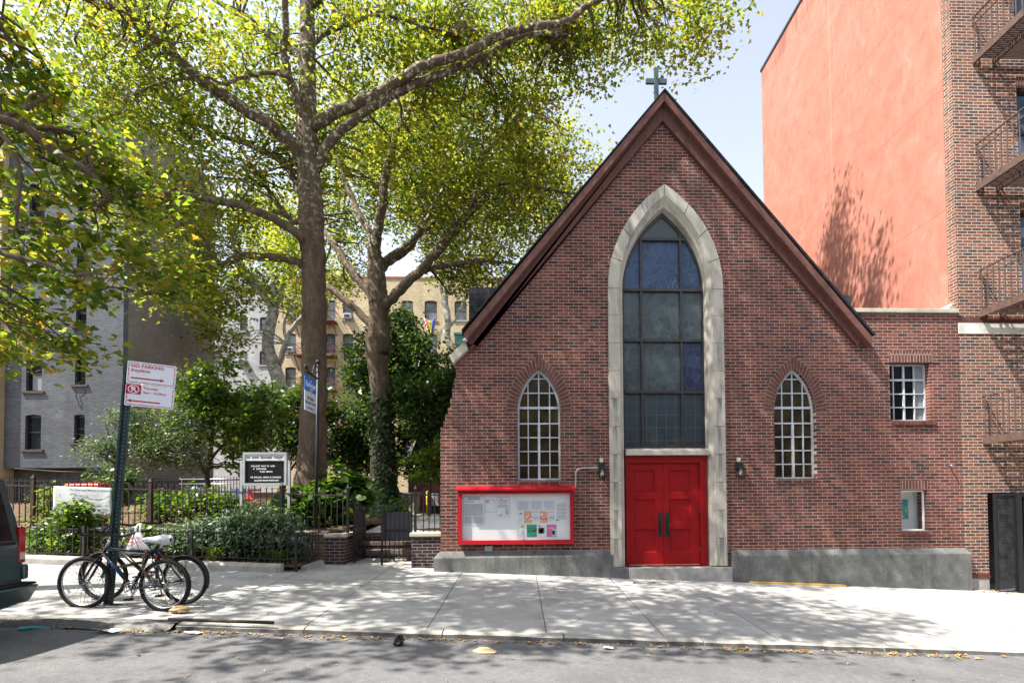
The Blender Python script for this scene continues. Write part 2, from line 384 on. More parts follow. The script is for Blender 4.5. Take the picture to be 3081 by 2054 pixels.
# ------------------------------------------------------------------ ground, road, sidewalk
SL=-.047
def gz(x,y): return SL*max(-40,min(40,x))+.03*y
def road_z(x,y): return SL*max(-40,min(40,x))-.193+.018*(-4.6-y)
def sheet(name,xs,ys,zf,mat,kind='structure',smooth=False,label=None):
    mb=MB(); nx=len(xs); v=[(x,y,zf(x,y)) for y in ys for x in xs]
    f=[(j*nx+i,j*nx+i+1,(j+1)*nx+i+1,(j+1)*nx+i) for j in range(len(ys)-1) for i in range(nx-1)]
    mb.add(v,f,smooth); o=mb.build(name,mat); tag(o,label,None,None,kind); return o
def asphalt():
    k=N('asphalt'); f=k.noise(1.1,6,.65); g=k.noise(130,2,.6); h=k.noise(14,4,.6)
    c=k.ramp(f,[(.3,(.115,.115,.119)),(.7,(.165,.164,.166))])
    c=k.mix(c,k.ramp(g,[(.3,.55),(.55,1),(.75,1.7)]),1,'MULTIPLY'); c=k.mix(c,k.ramp(h,[(.35,.86),(.7,1.1)]),1,'MULTIPLY')
    st=k.ramp(k.noise(.5,5,.7,vec=k.coord((.6,1.6,1)),dist=1.5),[(.6,0),(.75,1)]); c=k.mix(c,(.05,.05,.052),k.math('MULTIPLY',st,.5))
    k.base(c); k.bump(k.math('ADD',g,h),.6,.006); return k.fin(.9,0,.25)
def sidewalkmat():
    k=N('sidewalk_concrete'); cd=k.n('TexCoord'); sp=k.n('SeparateXYZ'); k.l(cd.outputs['Object'],sp.inputs[0])
    wob=k.math('MULTIPLY',k.math('SUBTRACT',k.noise(2.5,4),.5),.03)
    x=k.math('ADD',sp.outputs[0],wob); y=k.math('ADD',sp.outputs[1],wob)
    u=k.math('MULTIPLY',k.math('ABSOLUTE',k.math('SUBTRACT',k.math('FRACT',k.math('ADD',k.math('DIVIDE',k.math('SUBTRACT',x,.34),1.5),.5)),.5)),1.5)
    jx=k.math('LESS_THAN',u,.006); jy=k.math('LESS_THAN',k.math('ABSOLUTE',k.math('ADD',y,1.48)),.006)
    j=k.math('MAXIMUM',jx,jy)
    wn=k.n('TexWhiteNoise',noise_dimensions='2D'); cb=k.n('CombineXYZ')
    k.l(k.math('FLOOR',k.math('DIVIDE',k.math('SUBTRACT',x,.34),1.5)),cb.inputs[0]); k.l(k.math('FLOOR',k.math('DIVIDE',y,1.48)),cb.inputs[1]); k.l(cb.outputs[0],wn.inputs['Vector'])
    c=k.ramp(k.noise(1.3,7,.68),[(.28,(.27,.262,.25)),(.72,(.46,.45,.43))])
    c=k.mix(c,k.ramp(wn.outputs['Value'],[(0,.88),(1,1.08)]),1,'MULTIPLY')
    g=k.noise(160,2,.6); c=k.mix(c,k.ramp(g,[(.3,.72),(.5,1),(.7,1.22)]),1,'MULTIPLY')
    sp2=k.ramp(k.noise(7,5,.75),[(.62,0),(.7,1)]); c=k.mix(c,(.16,.155,.15),k.math('MULTIPLY',sp2,.45))
    gum=k.n('TexVoronoi'); gum.inputs['Scale'].default_value=3.1; k.l(cd.outputs['Object'],gum.inputs['Vector'])
    gm=k.ramp(gum.outputs['Distance'],[(.035,1),(.05,0)]); c=k.mix(c,(.09,.088,.085),k.math('MULTIPLY',gm,.6))
    dirt=k.ramp(k.noise(.9,7,.75,dist=1.2),[(.5,0),(.72,1)]); c=k.mix(c,(.14,.135,.125),k.math('MULTIPLY',dirt,.5)); c=k.mix(c,(.045,.042,.038),j); k.base(c); k.bump(k.math('SUBTRACT',g,k.math('MULTIPLY',j,3)),.35,.005); return k.fin(.9,0,.25)
M_ASPH=asphalt(); M_WALK=sidewalkmat()
XS=[-400,-40,-30,-20,-12,-6,0,6,12,20,30,40,400]
sheet('ground',XS,[-400,-30,-10,0,40,400],lambda x,y: SL*max(-40,min(40,x))-.9,plain('earth',(.10,.085,.06),.95,0,.3,.4,.3))
sheet('road',[-60,-40,-20,0,20,40,60],[-15,-10,-4.58],road_z,M_ASPH)
sheet('sidewalk',[-60,-40,-20,0,20,40,60],[-4.40,1.42],gz,M_WALK)
def curb():
    mb=MB(); rng=random.Random(4); xs=[-4.15]+[x*.5 for x in range(-5,42)]
    edges=[-4.15,-2.62,-.95,.55,2.3,4.6,7.5,10.5,14,21]
    for a,b in zip(edges[:-1],edges[1:]):
        n=max(4,int((b-a)/.25)); prof=[]
        for i in range(n+1):
            x=a+.008+(b-a-.016)*i/n; j=rng.uniform(-.008,.008); t=gz(x,-4.4)
            prof.append([(x,-4.405,t-.25),(x,-4.405,t+.002),(x,-4.53,t-.002+j*.4),(x,-4.575+j,t-.018+j*.5),(x,-4.60+j,t-.07),(x,-4.605,t-.25)])
        k=6; v=[p for q in prof for p in q]
        f=[(i*k+j,i*k+j+1,(i+1)*k+j+1,(i+1)*k+j) for i in range(n) for j in range(k-1)]+[tuple(range(k)),tuple(reversed(range(n*k,n*k+k)))]
        mb.add(v,f)
    o=mb.build('kerb_stones',M_KERB); o.data.materials.append(plain('dark_kerb_face',(.085,.082,.078),.8,.1,.5,9,.5)); 
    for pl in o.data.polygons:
        if pl.normal.y<-.55: pl.material_index=1  # road side of the kerb gets the darker, mottled material
    tag(o,None,None,None,'structure')
    # broken kerb and asphalt patch to the left
    mb=MB(); nx,ny=70,9; v=[]
    for j in range(ny):
        for i in range(nx):
            x=-12+7.85*i/(nx-1); s=j/(ny-1); y=-4.40-.34*s; b=rng.uniform(-.012,.012)
            z=gz(x,-4.4)*(1-s)+road_z(x,-4.74)*s+.03*math.sin(s*3.14)+.014*math.sin(x*5+j)+b+.003
            v.append((x,y,z))
    f=[(j*nx+i,(j+1)*nx+i,(j+1)*nx+i+1,j*nx+i+1) for j in range(ny-1) for i in range(nx-1)]
    mb.add(v,f,True); k=N('broken_asphalt'); g=k.noise(45,4,.7); k.base(k.mix(k.ramp(g,[(.3,(.05,.05,.052)),(.6,(.14,.135,.13))]),(.3,.29,.27),k.ramp(k.noise(2.2,5,.7),[(.5,0),(.6,.8)])))
    k.bump(g,.9,.02); o=mb.build('broken_curb',k.fin(.95,0,.2)); tag(o,None,None,None,'structure')
curb()
def pipe_on_kerb():
    mb=MB(); mb.tube([(-4.23,-4.565,.125),(-3.6,-4.568,.095),(-2.98,-4.572,.066)],.02,10); o=mb.build('steel_curb_bar',M_OLDIRON)
    tag(o,'long dark steel bar along the edge of the kerb','metal bar')
pipe_on_kerb()

# ------------------------------------------------------------------ pointed arches
def arcR(w,h): return (w*w+h*h)/(2*w)
def arcpt(cx,w,zs,h,side,t):      # t 0..1 springing to apex
    R=arcR(w,h); th=math.acos((R-w)/R)*t
    return (cx+side*((w-R)+R*math.cos(th)), zs+R*math.sin(th))
def pointed(cx,w,zs,h,zb,n=12):
    L=[(cx-w,zb),(cx+w,zb)]+[arcpt(cx,w,zs,h,1,i/n) for i in range(n+1)]+[arcpt(cx,w,zs,h,-1,1-i/n) for i in range(1,n+1)]
    return L
def arc_z(cx,w,zs,h,x):
    R=arcR(w,h); u=abs(x-cx); return zs+math.sqrt(max(0,R*R-(u-(w-R))**2)) if u<w else zs

# ------------------------------------------------------------------ church
church=thing('church','dark red brick church with steep gable, tall pointed window and red double door','church',(3.07,0,0))
AC=3.10
W1=(.43,.445,3.33,.92,1.92); W2=(5.83,.445,3.33,.93,1.92)
def church_build():
    # front wall
    prof=[(-1.60,.40),(-1.60,3.02),(-1.54,3.02),(-1.54,3.15),(-1.50,3.15),(-1.50,3.29),(-1.45,3.29),(-1.45,3.42),(-1.40,3.42),(-1.40,3.62),(-1.36,3.62),(-1.36,3.83),(-1.32,3.83),(-1.32,4.03),(-1.28,4.03),(-1.28,4.52),(-1.06,4.62)]
    ridge=(3.07,9.80)
    outer=prof+[(-1.06,4.80),ridge,(7.30,4.80),(7.30,5.44),(9.43,5.44),(9.43,.36),(4.40,.36),(4.40,.02),(1.95,.02),(1.95,.40)]
    outer=list(reversed(outer))
    holes=[pointed(AC,1.04,5.9,2.05,.05),pointed(*W1),pointed(*W2),rect(7.90,8.77,3.14,4.37),rect(8.085,8.66,.805,1.66)]
    mb=MB(); panel_xz(mb,[outer]+holes,0,.30); mb.build('front_wall',M_CHX,church)
    # sides and rear
    mb=MB(); mb.box(-1.0,-.7,.301,24,-1,5.0); mb.box(7.0,7.3,.301,24,-1,5.4); mb.box(9.13,9.43,.301,9,-1,5.44); mb.box(7.301,9.129,8.7,9,-1,5.44)
    mb.build('side_wall',M_CHY,church)
    mb=MB(); mb.box(7.301,9.129,.301,8.69,5.1,5.2); mb.build('flat_roof',M_SLATE,church)
    mb=MB()
    for sx,x1,z1 in ((-1,-1.14,4.93),(1,7.42,4.88)):
        v=[]
        for y in (-.262,24):
            for dz in (0,.035): v.append((3.07,y,9.99+dz)); v.append((x1,y,z1+dz))
        # 0 ridge lo,1 eave lo,2 ridge hi,3 eave hi | +4
        f=[(0,1,5,4),(2,6,7,3),(0,2,3,1),(4,5,7,6),(1,3,7,5),(0,4,6,2)]
        mb.add(v,f)
    mb.build('roof',M_SLATE,church)
    # rake boards: lower thick board and upper moulding
    for sx,x1,z1,xb,zb in ((-1,-1.10,4.91,-.98,4.62),(1,7.40,4.86,7.16,4.72)):
        mb=MB(); r=(3.07,9.98)
        lo=[(3.07,9.46),(xb,zb),(xb+(-.10*sx if sx<0 else .09),zb+.06),(x1-.02*sx,z1-.16),(3.07,9.80)]
        if sx<0: lo=list(reversed(lo))
        lo=list(reversed(lo)); mb.prism(lo,-.10,-.002)
        mb.build('rake_board',M_RAKE,church,bevel=.012)
        mb=MB(); up=[(3.07,9.78),(x1-.03*sx,z1-.19),(x1,z1-.01),(3.07,9.985)]
        if sx<0: up=list(reversed(up))
        up=list(reversed(up)); mb.prism(up,-.24,-.003)
        mb.build('rake_moulding',M_FASC,church,bevel=.015)
    # slate edge, visible as small steps along the right slope
    mb=MB()
    for i in range(34):
        t=i/34; x=3.07+4.36*t; z=10.065-5.12*t; mb.hexa([(x,-.266,z-.05),(x+.135,-.266,z-.205),(x+.135,.2,z-.205),(x,.2,z-.05),(x+.01,-.266,z-.033),(x+.135,-.266,z-.180),(x+.135,.2,z-.180),(x+.01,.2,z-.033)])
    mb.build('slate_edge',M_SLATEX,church)
    # left eave: stone kneeler, gutter end, copper head
    mb=MB(); mb.prism([(-1.40,4.46),(-1.33,4.30),(-1.02,4.60),(-1.08,4.77)],-.14,.35); mb.build('kneeler_stone',M_COPE,church,bevel=.01)
    mb=MB(); mb.ball((-1.07,-.2,4.76),.055); mb.build('gutter_ball',M_STEEL,church)
    mb=MB(); mb.box(-1.30,-1.10,.06,.6,4.76,4.97); mb.box(-1.33,-1.08,.03,.6,4.95,4.99); mb.build('copper_gutter_head',M_VERD,church)
    # dormer
    mb=MB(); mb.box(-1.10,.4,1.0,4.0,4.6,6.3); mb.build('dormer',M_SLATEX,church)
    mb=MB(); mb.prism([(6.75,5.45),(7.16,5.45),(7.26,5.86),(6.75,5.96)],.2,.7); mb.box(6.72,7.28,.18,.72,5.93,5.965) if False else None; mb.build('roof_scupper',M_BRONZE,church)
    # coping
    mb=MB()
    for a,b in ((6.96,8.05),(8.058,9.425)): mb.box(a,b,-.05,.36,5.442,5.53)
    mb.build('coping',M_COPE,church,bevel=.01)
    # plinth
    def plinth(x0,x1,zt,zc,l,r):
        mb=MB(); n=2
        for q in range(2):
            x=(x0,x1)[q]; e=(l,r)[q]
        v=[];
        for x,xe in ((x0,x0-l),(x1,x1+r)):
            g=-.75
            v+=[(xe,-.10,g),(xe,.05,g),(xe,.05,zc),(x,.05,zt),(x,-.004,zt),(xe,-.10,zc)]
        f=[(0,5,11,6),(5,4,10,11),(4,3,9,10),(0,1,2,5),(5,2,3,4),(6,11,8,7),(11,10,9,8),(1,7,8,2),(2,8,9,3)]
        mb.add(v,f); mb.build('plinth',M_GRAN,church,bevel=.012)
    plinth(-1.62,1.935,.465,.345,.11,0); plinth(4.405,9.44,.44,.325,0,.075)
    # limestone surround, stone by stone
    mb=MB(); jb=.58; G=.004
    def stone(ao,bo,bi,ai,y0,y1):   # quad in x-z (outer a,b ; inner b,a)
        mb.prism([ao,ai,bi,bo] if True else 0,y0,y1)
    def stones(y0,y1,w0,h0,w1,h1):
        for sd in (-1,1):
            zs=[.12]+[.12+jb*i for i in range(1,10)]+[5.9]
            for a,b in zip(zs[:-1],zs[1:]):
                q=[(AC+sd*w0,a+G),(AC+sd*w1,a+G),(AC+sd*w1,b-G),(AC+sd*w0,b-G)]
                if sd>0: q=list(reversed(q))
                mb.prism(q,y0,y1)
            for i in range(4):
                t0,t1=i/4+.003,(i+1)/4-.003; po=[arcpt(AC,w0,5.9,h0,sd,t0+(t1-t0)*j/4) for j in range(5)]; pi_=[arcpt(AC,w1,5.9,h1,sd,t0+(t1-t0)*j/4) for j in range(5)]
                for j in range(4):
                    q=[po[j],pi_[j],pi_[j+1],po[j+1]]
                    if sd>0: q=list(reversed(q))
                    mb.prism(q,y0,y1)
    stones(-.07,.30,1.215,2.22,.985,1.985)
    mb.build('stone_surround',M_STONE,church)
    # splayed inner reveal, in two orders
    mb=MB()
    def loopw(w,h,zb,n=16):
        return [(AC-w,zb)]+[arcpt(AC,w,5.9,h,-1,i/n) for i in range(n+1)]+[arcpt(AC,w,5.9,h,1,1-i/n) for i in range(1,n+1)]+[(AC+w,zb)]
    def lp(w,h,y,zb=.12): return [(a,y,b) for a,b in loopw(w,h,zb)]
    A=lp(.985,1.985,-.06); B=lp(.935,1.86,.02); C=lp(.90,1.79,.05); D=lp(.862,1.71,.29)
    for p,q in ((A,B),(B,C),(C,D)): mb.strip(p,q)
    mb.build('stone_reveal',M_STONE,church)
    # jamb bases, step, lintel
    mb=MB(); mb.box(1.90,2.24,-.125,.2,-.8,.116); mb.build('jamb_base',M_GRAN,church,bevel=.012)
    mb=MB(); mb.box(2.244,4.40,-.13,.6,-.8,.10); mb.build('door_step',M_CONC,church,bevel=.015)
    mb=MB(); mb.box(2.235,3.985,-.03,.285,2.425,2.515); mb.hexa([(2.235,-.03,2.516),(3.985,-.03,2.516),(3.985,.24,2.516),(2.235,.24,2.516),(2.235,.10,2.575),(3.985,.10,2.575),(3.985,.24,2.575),(2.235,.24,2.575)]); mb.build('stone_lintel',M_STONE,church,bevel=.006)
    # window behind: frame, bars, panes
    bx0,bx1=2.235,3.965
    mb=MB()
    fw=[(a,b) for a,b in pointed(AC,.90,5.9,1.78,2.577,16)]; fi=pointed(AC,.835,5.9,1.65,2.66,16)
    panel_xz(mb,[fw,fi],.20,.27)
    for x in (2.63,3.485): mb.box(x-.022,x+.022,.17,.268,2.661,arc_z(AC,.84,5.9,1.66,x))
    for z in (3.78,4.88,5.965,7.06):
        w=.835 if z<5.9 else (arcpt(AC,.835,5.9,1.65,1,0)[0]-AC)
        if z>5.9:
            R=arcR(.835,1.65); w=(.835-R)+math.sqrt(R*R-(z-5.9)**2)
        mb.box(AC-w,AC+w,.16,.266,z-.028,z+.028)
    fr=mb.build('great_window',M_BRONZE,church)
    rows=[2.661,3.78,4.88,5.965,7.06]; cols=[2.265,2.63,3.485,3.935]
    mats=[[M_SGD,M_SGD,M_SGD],[M_SGG,M_SGG,M_SGN],[M_SGG,M_SGG,M_SGG],[M_SGB,M_SGB,M_SGB]]
    def clip(x0,x1,z0,z1):
        R=arcR(.85,1.68); f=lambda z: .85 if z<5.9 else (.85-R)+math.sqrt(max(0,R*R-(z-5.9)**2))
        n=10; L=[];Rr=[]
        for i in range(n+1):
            z=z0+(z1-z0)*i/n; w=f(z); a=max(x0,AC-w); b=min(x1,AC+w)
            if b-a>.002: L.append((a,z)); Rr.append((b,z))
        return L[::1],Rr
    for i in range(4):
        for j in range(3):
            L,Rr=clip(cols[j],cols[j+1],rows[i],rows[i+1]); 
            if len(L)<2: continue
            p=Rr[::-1]; poly=L[:1]+Rr+L[::-1][:-1]
            mb=MB(); mb.prism(poly,.232,.245); mb.build('pane',mats[i][j],fr)
    L,Rr=clip(2.2,4.0,7.06,7.60); mb=MB(); mb.prism(L[:1]+Rr+L[::-1][:-1],.232,.245); mb.build('pane',M_SGP,fr)
    # leading: halo and crook
    mb=MB(); mb.ring((3.03,.230,6.17),(0,1,0),.155,.006,28,5); mb.ring((3.03,.230,6.15),(0,1,0),.105,.005,28,5); mb.ring((3.33,.230,6.2),(0,1,0),.07,.005,20,5); mb.ring((3.33,.230,6.2),(0,1,0),.035,.004,16,5)
    mb.bar((3.31,.23,5.98),(3.33,.23,6.13),.008)
    for x in (2.84,3.04,3.25): mb.bar((x,.23,6.8),(x,.23,7.04),.007)
    mb.bar((2.84,.23,6.8),(3.25,.23,6.8),.007); mb.bar((2.66,.23,6.52),(3.46,.23,6.52),.007); mb.bar((3.04,.23,6.8),(3.04,.23,6.7),.007)
    mb.build('leading',plain('pale_lead',(.10,.145,.22),.5,0,.1,5,0),fr)
    mb=MB(); mb.box(2.0,4.2,.42,.46,2.4,8.2); mb.build('window_backing',plain('dim_interior',(.02,.02,.022),.9),church)
    # door
    mb=MB(); panel_xz(mb,[rect(2.236,3.962,.11,2.424),rect(2.30,3.815,.118,2.27)],.10,.30)
    mb.box(3.816,3.90,.085,.11,.12,2.30); mb.box(2.25,2.29,.085,.11,.12,2.30); mb.box(2.25,3.95,.08,.11,2.36,2.42)
    df=mb.build('door_frame',M_RED,church,bevel=.006)
    for x0,x1,px0,px1,hx in ((2.304,3.040,2.41,2.88,2.975),(3.046,3.811,3.17,3.64,3.125)):
        mb=MB(); L=[rect(x0,x1,.125,2.266)]; pans=[(.39,.88),(1.01,1.51),(1.65,2.12)]
        panel_xz(mb,L+[rect(px0,px1,a,b) for a,b in pans],.15,.205)
        for a,b in pans:
            mb.box(px0-.001,px1+.001,.188,.203,a-.001,b+.001)
            d=.05
            for u in (0,):
                mb.add([(px0,.150,a),(px1,.150,a),(px1,.150,b),(px0,.150,b),(px0+.03,.187,a+.03),(px1-.03,.187,a+.03),(px1-.03,.187,b-.03),(px0+.03,.187,b-.03)],[(0,1,5,4),(1,2,6,5),(2,3,7,6),(3,0,4,7)])
        dl=mb.build('door_leaf',M_RED,church,bevel=.004)
        mb=MB(); mb.prism([(hx-.042,.72),(hx+.042,.72),(hx+.042,1.17),(hx+.025,1.215),(hx,1.245),(hx-.025,1.215),(hx-.042,1.17)],.138,.149)
        mb.tube([(hx,.14,.82),(hx,.08,.86),(hx,.075,.95),(hx,.08,1.0),(hx,.14,1.03)],.014,8); mb.build('handle',M_VERDK,dl)
        mb=MB(); mb.box(x0+.01,x1-.01,.14,.149,.127,.142); mb.build('kick_strip',plain('worn_brass',(.50,.44,.26),.4,.6),dl)
        hxx=x0-.004 if x0<3 else x1+.002
        for z in (.42,1.24,2.08): mb=MB(); mb.tube([(hxx,.135,z-.075),(hxx,.135,z+.075)],.014,8); mb.build('hinge',M_BRONZE,dl)
    # side windows with brick arches
    for (cx,w,zs,h,zb),nm in ((W1,0),(W2,1)):
        mb=MB(); panel_xz(mb,[pointed(cx,w,zs,h,zb),pointed(cx,w-.038,zs,h-.075,zb+.035)],.10,.14)
        vx=[-.225,0,.225]; 
        for q in vx: 
            t=.011 if q or nm>2 else .013
            mb.box(cx+q-t,cx+q+t,.105,.138,zb+.03,arc_z(cx,w-.03,zs,h-.06,cx+q)-.004)
        mb.box(cx-.024,cx+.024,.098,.137,zb+.036,3.10)
        for z,t in ((4.04,.011),(3.74,.012),(3.43,.024),(3.10,.015),(2.81,.011),(2.52,.011),(2.23,.011)):
            R=arcR(w-.03,h-.06); ww=w-.03 if z<zs else (w-.03-R)+math.sqrt(max(0,R*R-(z-zs)**2))
            mb.box(cx-ww,cx+ww,.102,.136,z-t,z+t)
        wf=mb.build('arched_window',M_WHITEP,church)
        mb=MB(); L=pointed(cx,w-.02,zs,h-.04,zb+.02); mb.prism(L,.142,.16); mb.build('panes',M_AMBER,wf)
        mb=MB(); zz=zb; n=15
        for sd in (-1,1):
            for i in range(n):
                t0=i/n+.006; t1=(i+1)/n-.006; q=[arcpt(cx,w+.225,zs,h+.24,sd,t0),arcpt(cx,w+.008,zs,h+.012,sd,t0),arcpt(cx,w+.008,zs,h+.012,sd,t1),arcpt(cx,w+.225,zs,h+.24,sd,t1)]
                if sd>0: q=q[::-1]
                mb.prism(q,-.012,.05)
        ab=mb.build('arch_bricks',M_VOUS,church,bevel=.003)
        mb=MB()
        for sd in (-1,1):
            A=[arcpt(cx,w+.23,zs,h+.246,sd,i/14) for i in range(15)]; B=[arcpt(cx,w+.001,zs,h+.002,sd,i/14) for i in range(15)]
            mb.strip([(a,-.004,b) for a,b in A],[(a,-.004,b) for a,b in B])
        mb.build('mortar_bed',M_MORT,ab)
        mb=MB()
        for sd in (-1,1):
            x0,x1=cx+sd*(w+.012),cx+sd*(w+.222); mb.box(x0,x1,-.006,.05,zb-.002,zs-.004)
        for i in range(12):
            mb.box(cx-w+i*.0742+.004,cx-w+(i+1)*.0742-.004,-.02,.12,zb-.095,zb-.004)
        mb.build('brick_margin',M_CHX,church)
    # small steel casement on the right
    mb=MB(); panel_xz(mb,[rect(7.905,8.765,3.145,4.365),rect(7.935,8.735,3.175,4.335)],.12,.16)
    for x,t in ((8.06,.009),(8.29,.018),(8.52,.009)): mb.box(x-t,x+t,.121,.159,3.174,4.336)
    for z,t in ((4.03,.02),(3.73,.011),(3.44,.011)): mb.box(7.934,8.736,.118,.157,z-t,z+t)
    wf=mb.build('casement_window',M_WHITEP,church)
    mb=MB(); mb.box(7.93,8.74,.162,.175,3.17,4.34); mb.build('panes',M_GLASS,wf)
    mb=MB(); mb.box(8.54,8.735,.1605,.1615,3.18,4.33); mb.build('window_blind',plain('pale_blind',(.20,.225,.24),.7,0,.25,6),wf)
    mb=MB(); mb.box(7.91,8.84,-.006,.1,4.385,4.615); mb.build('soldier_lintel',M_SOLD,church); mb=MB(); mb.box(8.09,8.67,-.006,.1,1.675,1.865); mb.build('soldier_lintel',M_SOLD,church)
    mb=MB(); mb.box(7.78,8.98,-.012,.1,4.371,4.384); mb.build('steel_lintel',M_OLDIRON,church)
    for x0,x1,z in ((7.93,8.87,3.132),(8.08,8.66,.80)):
        mb=MB(); n=int((x1-x0)/.072)
        for i in range(n): mb.box(x0+(x1-x0)*i/n+.003,x0+(x1-x0)*(i+1)/n-.003,-.045,.12,z-.09,z-.003)
        mb.build('brick_sill',M_VOUS,church,bevel=.006)
    # basement stair window: white plastered interior, made shallow so daylight brightens it
    mb=MB(); v=[(8.085,.30,.805),(8.66,.30,.805),(8.66,.30,1.66),(8.085,.30,1.66),(8.09,.46,.80),(9.02,.46,.80),(9.02,.46,1.70),(8.09,.46,1.70)]
    mb.add(v,[(0,4,5,1),(1,5,6,2),(2,6,7,3),(3,7,4,0),(4,7,6,5)]); mb.box(8.66,8.675,.44,.458,.81,1.69); mb.box(8.72,8.728,.44,.458,.81,1.69); mb.build('stair_interior',M_PLASTER,church)
    mb=MB(); panel_xz(mb,[rect(8.087,8.658,.808,1.657),rect(8.112,8.633,.833,1.632)],.10,.14); wf=mb.build('fixed_window',M_WHITE,church)
    mb=MB(); mb.box(8.11,8.636,.118,.122,.83,1.635); mb.build('pane',M_CLEAR,wf)
    k=N('sea_poster'); k.base(k.mix(k.ramp(k.noise(9,2),[(.4,(.05,.30,.38)),(.6,(.10,.42,.36))]),(.75,.62,.10),k.ramp(k.noise(16,1),[(.6,0),(.64,1)]))); k.fin(.6)
    mb=MB(); mb.box(8.30,8.55,.44,.456,1.04,1.46); mb.build('poster',k.m,church)
    # cross on the ridge
    mb=MB(); mb.box(3.075,3.165,.56,.64,9.9,11.12); mb.box(2.885,3.355,.57,.63,10.765,10.875); mb.box(3.05,3.19,.50,.70,9.9,10.12); mb.build('cross',M_PATINA,church,bevel=.004)
    # small outlet box, stub pipe
    mb=MB(); mb.box(-.70,-.545,-.055,-.001,.475,.582); mb.build('outlet_box',M_STEEL,church,bevel=.006)
    mb=MB(); mb.tube([(9.15,.01,2.18),(9.15,-.09,2.18)],.02,8); mb.build('pipe_stub',M_STEEL,church)
    # rear wing with steep dark roof
    mb=MB(); mb.prism([(-4.1,2.4),(-.9,2.4),(-.9,7.2),(-2.75,5.9)],8.4,18); mb.build('wing_roof',M_SLATEX,church)
    mb=MB(); mb.box(-3.95,-.95,8.6,17.8,.2,2.39); mb.build('wing_wall',brick('wing_brick',0,CH_PAL,(.2,.17,.15)),church)
church_build()
# ------------------------------------------------------------------ notice board and its papers
def notice_board():
    t=thing('notice_board','wide red glazed notice board on the church wall left of the door','notice board',(-.05,-.1,.62))
    mb=MB(); panel_xz(mb,[rect(-1.235,1.125,.618,1.71),rect(-1.16,1.05,.695,1.64)],-.14,-.005); mb.build('frame',M_RED2,t,bevel=.006)
    mb=MB(); v=[(-1.265,-.25,1.70),(1.155,-.25,1.70),(1.155,-.002,1.74),(-1.265,-.002,1.74),(-1.265,-.25,1.745),(1.155,-.25,1.745),(1.155,-.002,1.815),(-1.265,-.002,1.815)]
    mb.hexa(v); mb.build('hood',M_RED2,t,bevel=.008)
    mb=MB(); mb.box(-1.17,1.06,-.05,-.012,.69,1.65); mb.build('backing_board',M_WHITE,t)
    mb=MB(); mb.box(-1.165,1.055,-.117,-.113,.69,1.645); mb.build('glass',M_CLEAR,t)
    mb=MB(); mb.box(-.062,-.05,-.125,-.112,.695,1.64); mb.build('glass_joint',plain('pale_strip',(.6,.6,.62),.3),t)
notice_board()
YP=-.052
def paper(x0,x1,z0,z1,label,mat=None,lines=(),blocks=(),title=(),tone=M_GREYINK,border=False,name='paper_notice',cat='notice'):
    t=MB(); t.box(x0,x1,YP-.002,YP,z0,z1); o=t.build(name,mat or M_PAPER); tag(o,label,cat,'papers pinned in the red notice board')
    if lines or border:
        l=MB(); rng=random.Random(int((x0+5)*1000))
        for z,a,b in lines: l.box(a,b-rng.uniform(0,.05)*(b-a),YP-.004,YP-.0025,z-.004,z+.004)
        if border:
            for q in ((x0,x1,z1-.004,z1),(x0,x1,z0,z0+.004)): l.box(q[0],q[1],YP-.004,YP-.0025,q[2],q[3])
            for q in (x0,x1-.004): l.box(q,q+.004,YP-.004,YP-.0025,z0,z1)
        l.build('printed_lines',tone,o)
    for body,size,x,z,mt in title:
        l=MB(); writing(l,body,size,(x,YP-.004,z),align='CENTER',thick=.0005); l.build('heading',mt,o)
    for a,b,c,d,mt in blocks:
        l=MB(); l.box(a,b,YP-.0045,YP-.0025,c,d); l.build('printed_block',mt,o)
    return o
M_YEL=plain('yellow_print',(.75,.55,.04),.6,0,.1,4,0); M_PINKP=plain('pink_print',(.62,.16,.36),.6,0,.1,4,0)
M_GREENP=plain('green_print',(.03,.30,.18),.6,0,.15,5,0); M_TEALP=plain('teal_print',(.05,.25,.32),.6,0,.2,20,0); M_BROWNP=plain('brown_photo_print',(.25,.11,.05),.6,0,.5,18,0)
M_QRED=plain('crimson_print',(.5,.03,.06),.6,0,.05,4,0); M_PALEP=plain('pale_print',(.66,.66,.72),.6,0,.04,4,0); M_TINT=plain('pale_grey_green_print',(.45,.55,.55),.6,0,.1,5,0); M_PTINT=plain('pale_pink_print',(.75,.52,.58),.6,0,.1,5,0)
k=N('confetti_print'); v=k.n('TexVoronoi'); v.inputs['Scale'].default_value=42; k.l(k.coord(),v.inputs['Vector']); k.base(k.ramp(v.outputs['Color'],[(0,(.7,.1,.2)),(.3,(.8,.25,.1)),(.48,(.8,.65,.6)),(.7,(.75,.2,.45)),(.88,(.25,.05,.3))],'CONSTANT')); M_CONF=k.fin(.6)
def rows(z0,z1,a,b,n): return [(z1-(z1-z0)*i/(n-1),a,b) for i in range(n)]
paper(-1.13,-.70,1.00,1.59,'tall letter on white paper at the far left of the notice board, headed summer camp',lines=rows(1.20,1.43,-1.11,-.72,12)+rows(1.04,1.17,-1.11,-.72,7)+rows(1.47,1.50,-1.11,-.9,2),tone=M_INK if False else M_GREYINK,border=True,title=[('The Q StudioLab',.035,-.92,1.555,M_INK),('SUMMER CAMP 2023',.03,-.92,1.525,M_INK)])
paper(-.68,-.49,1.265,1.52,'small square notice with a red letter Q beside the tall letter',border=True,title=[('Q',.075,-.645,1.462,M_QRED)])
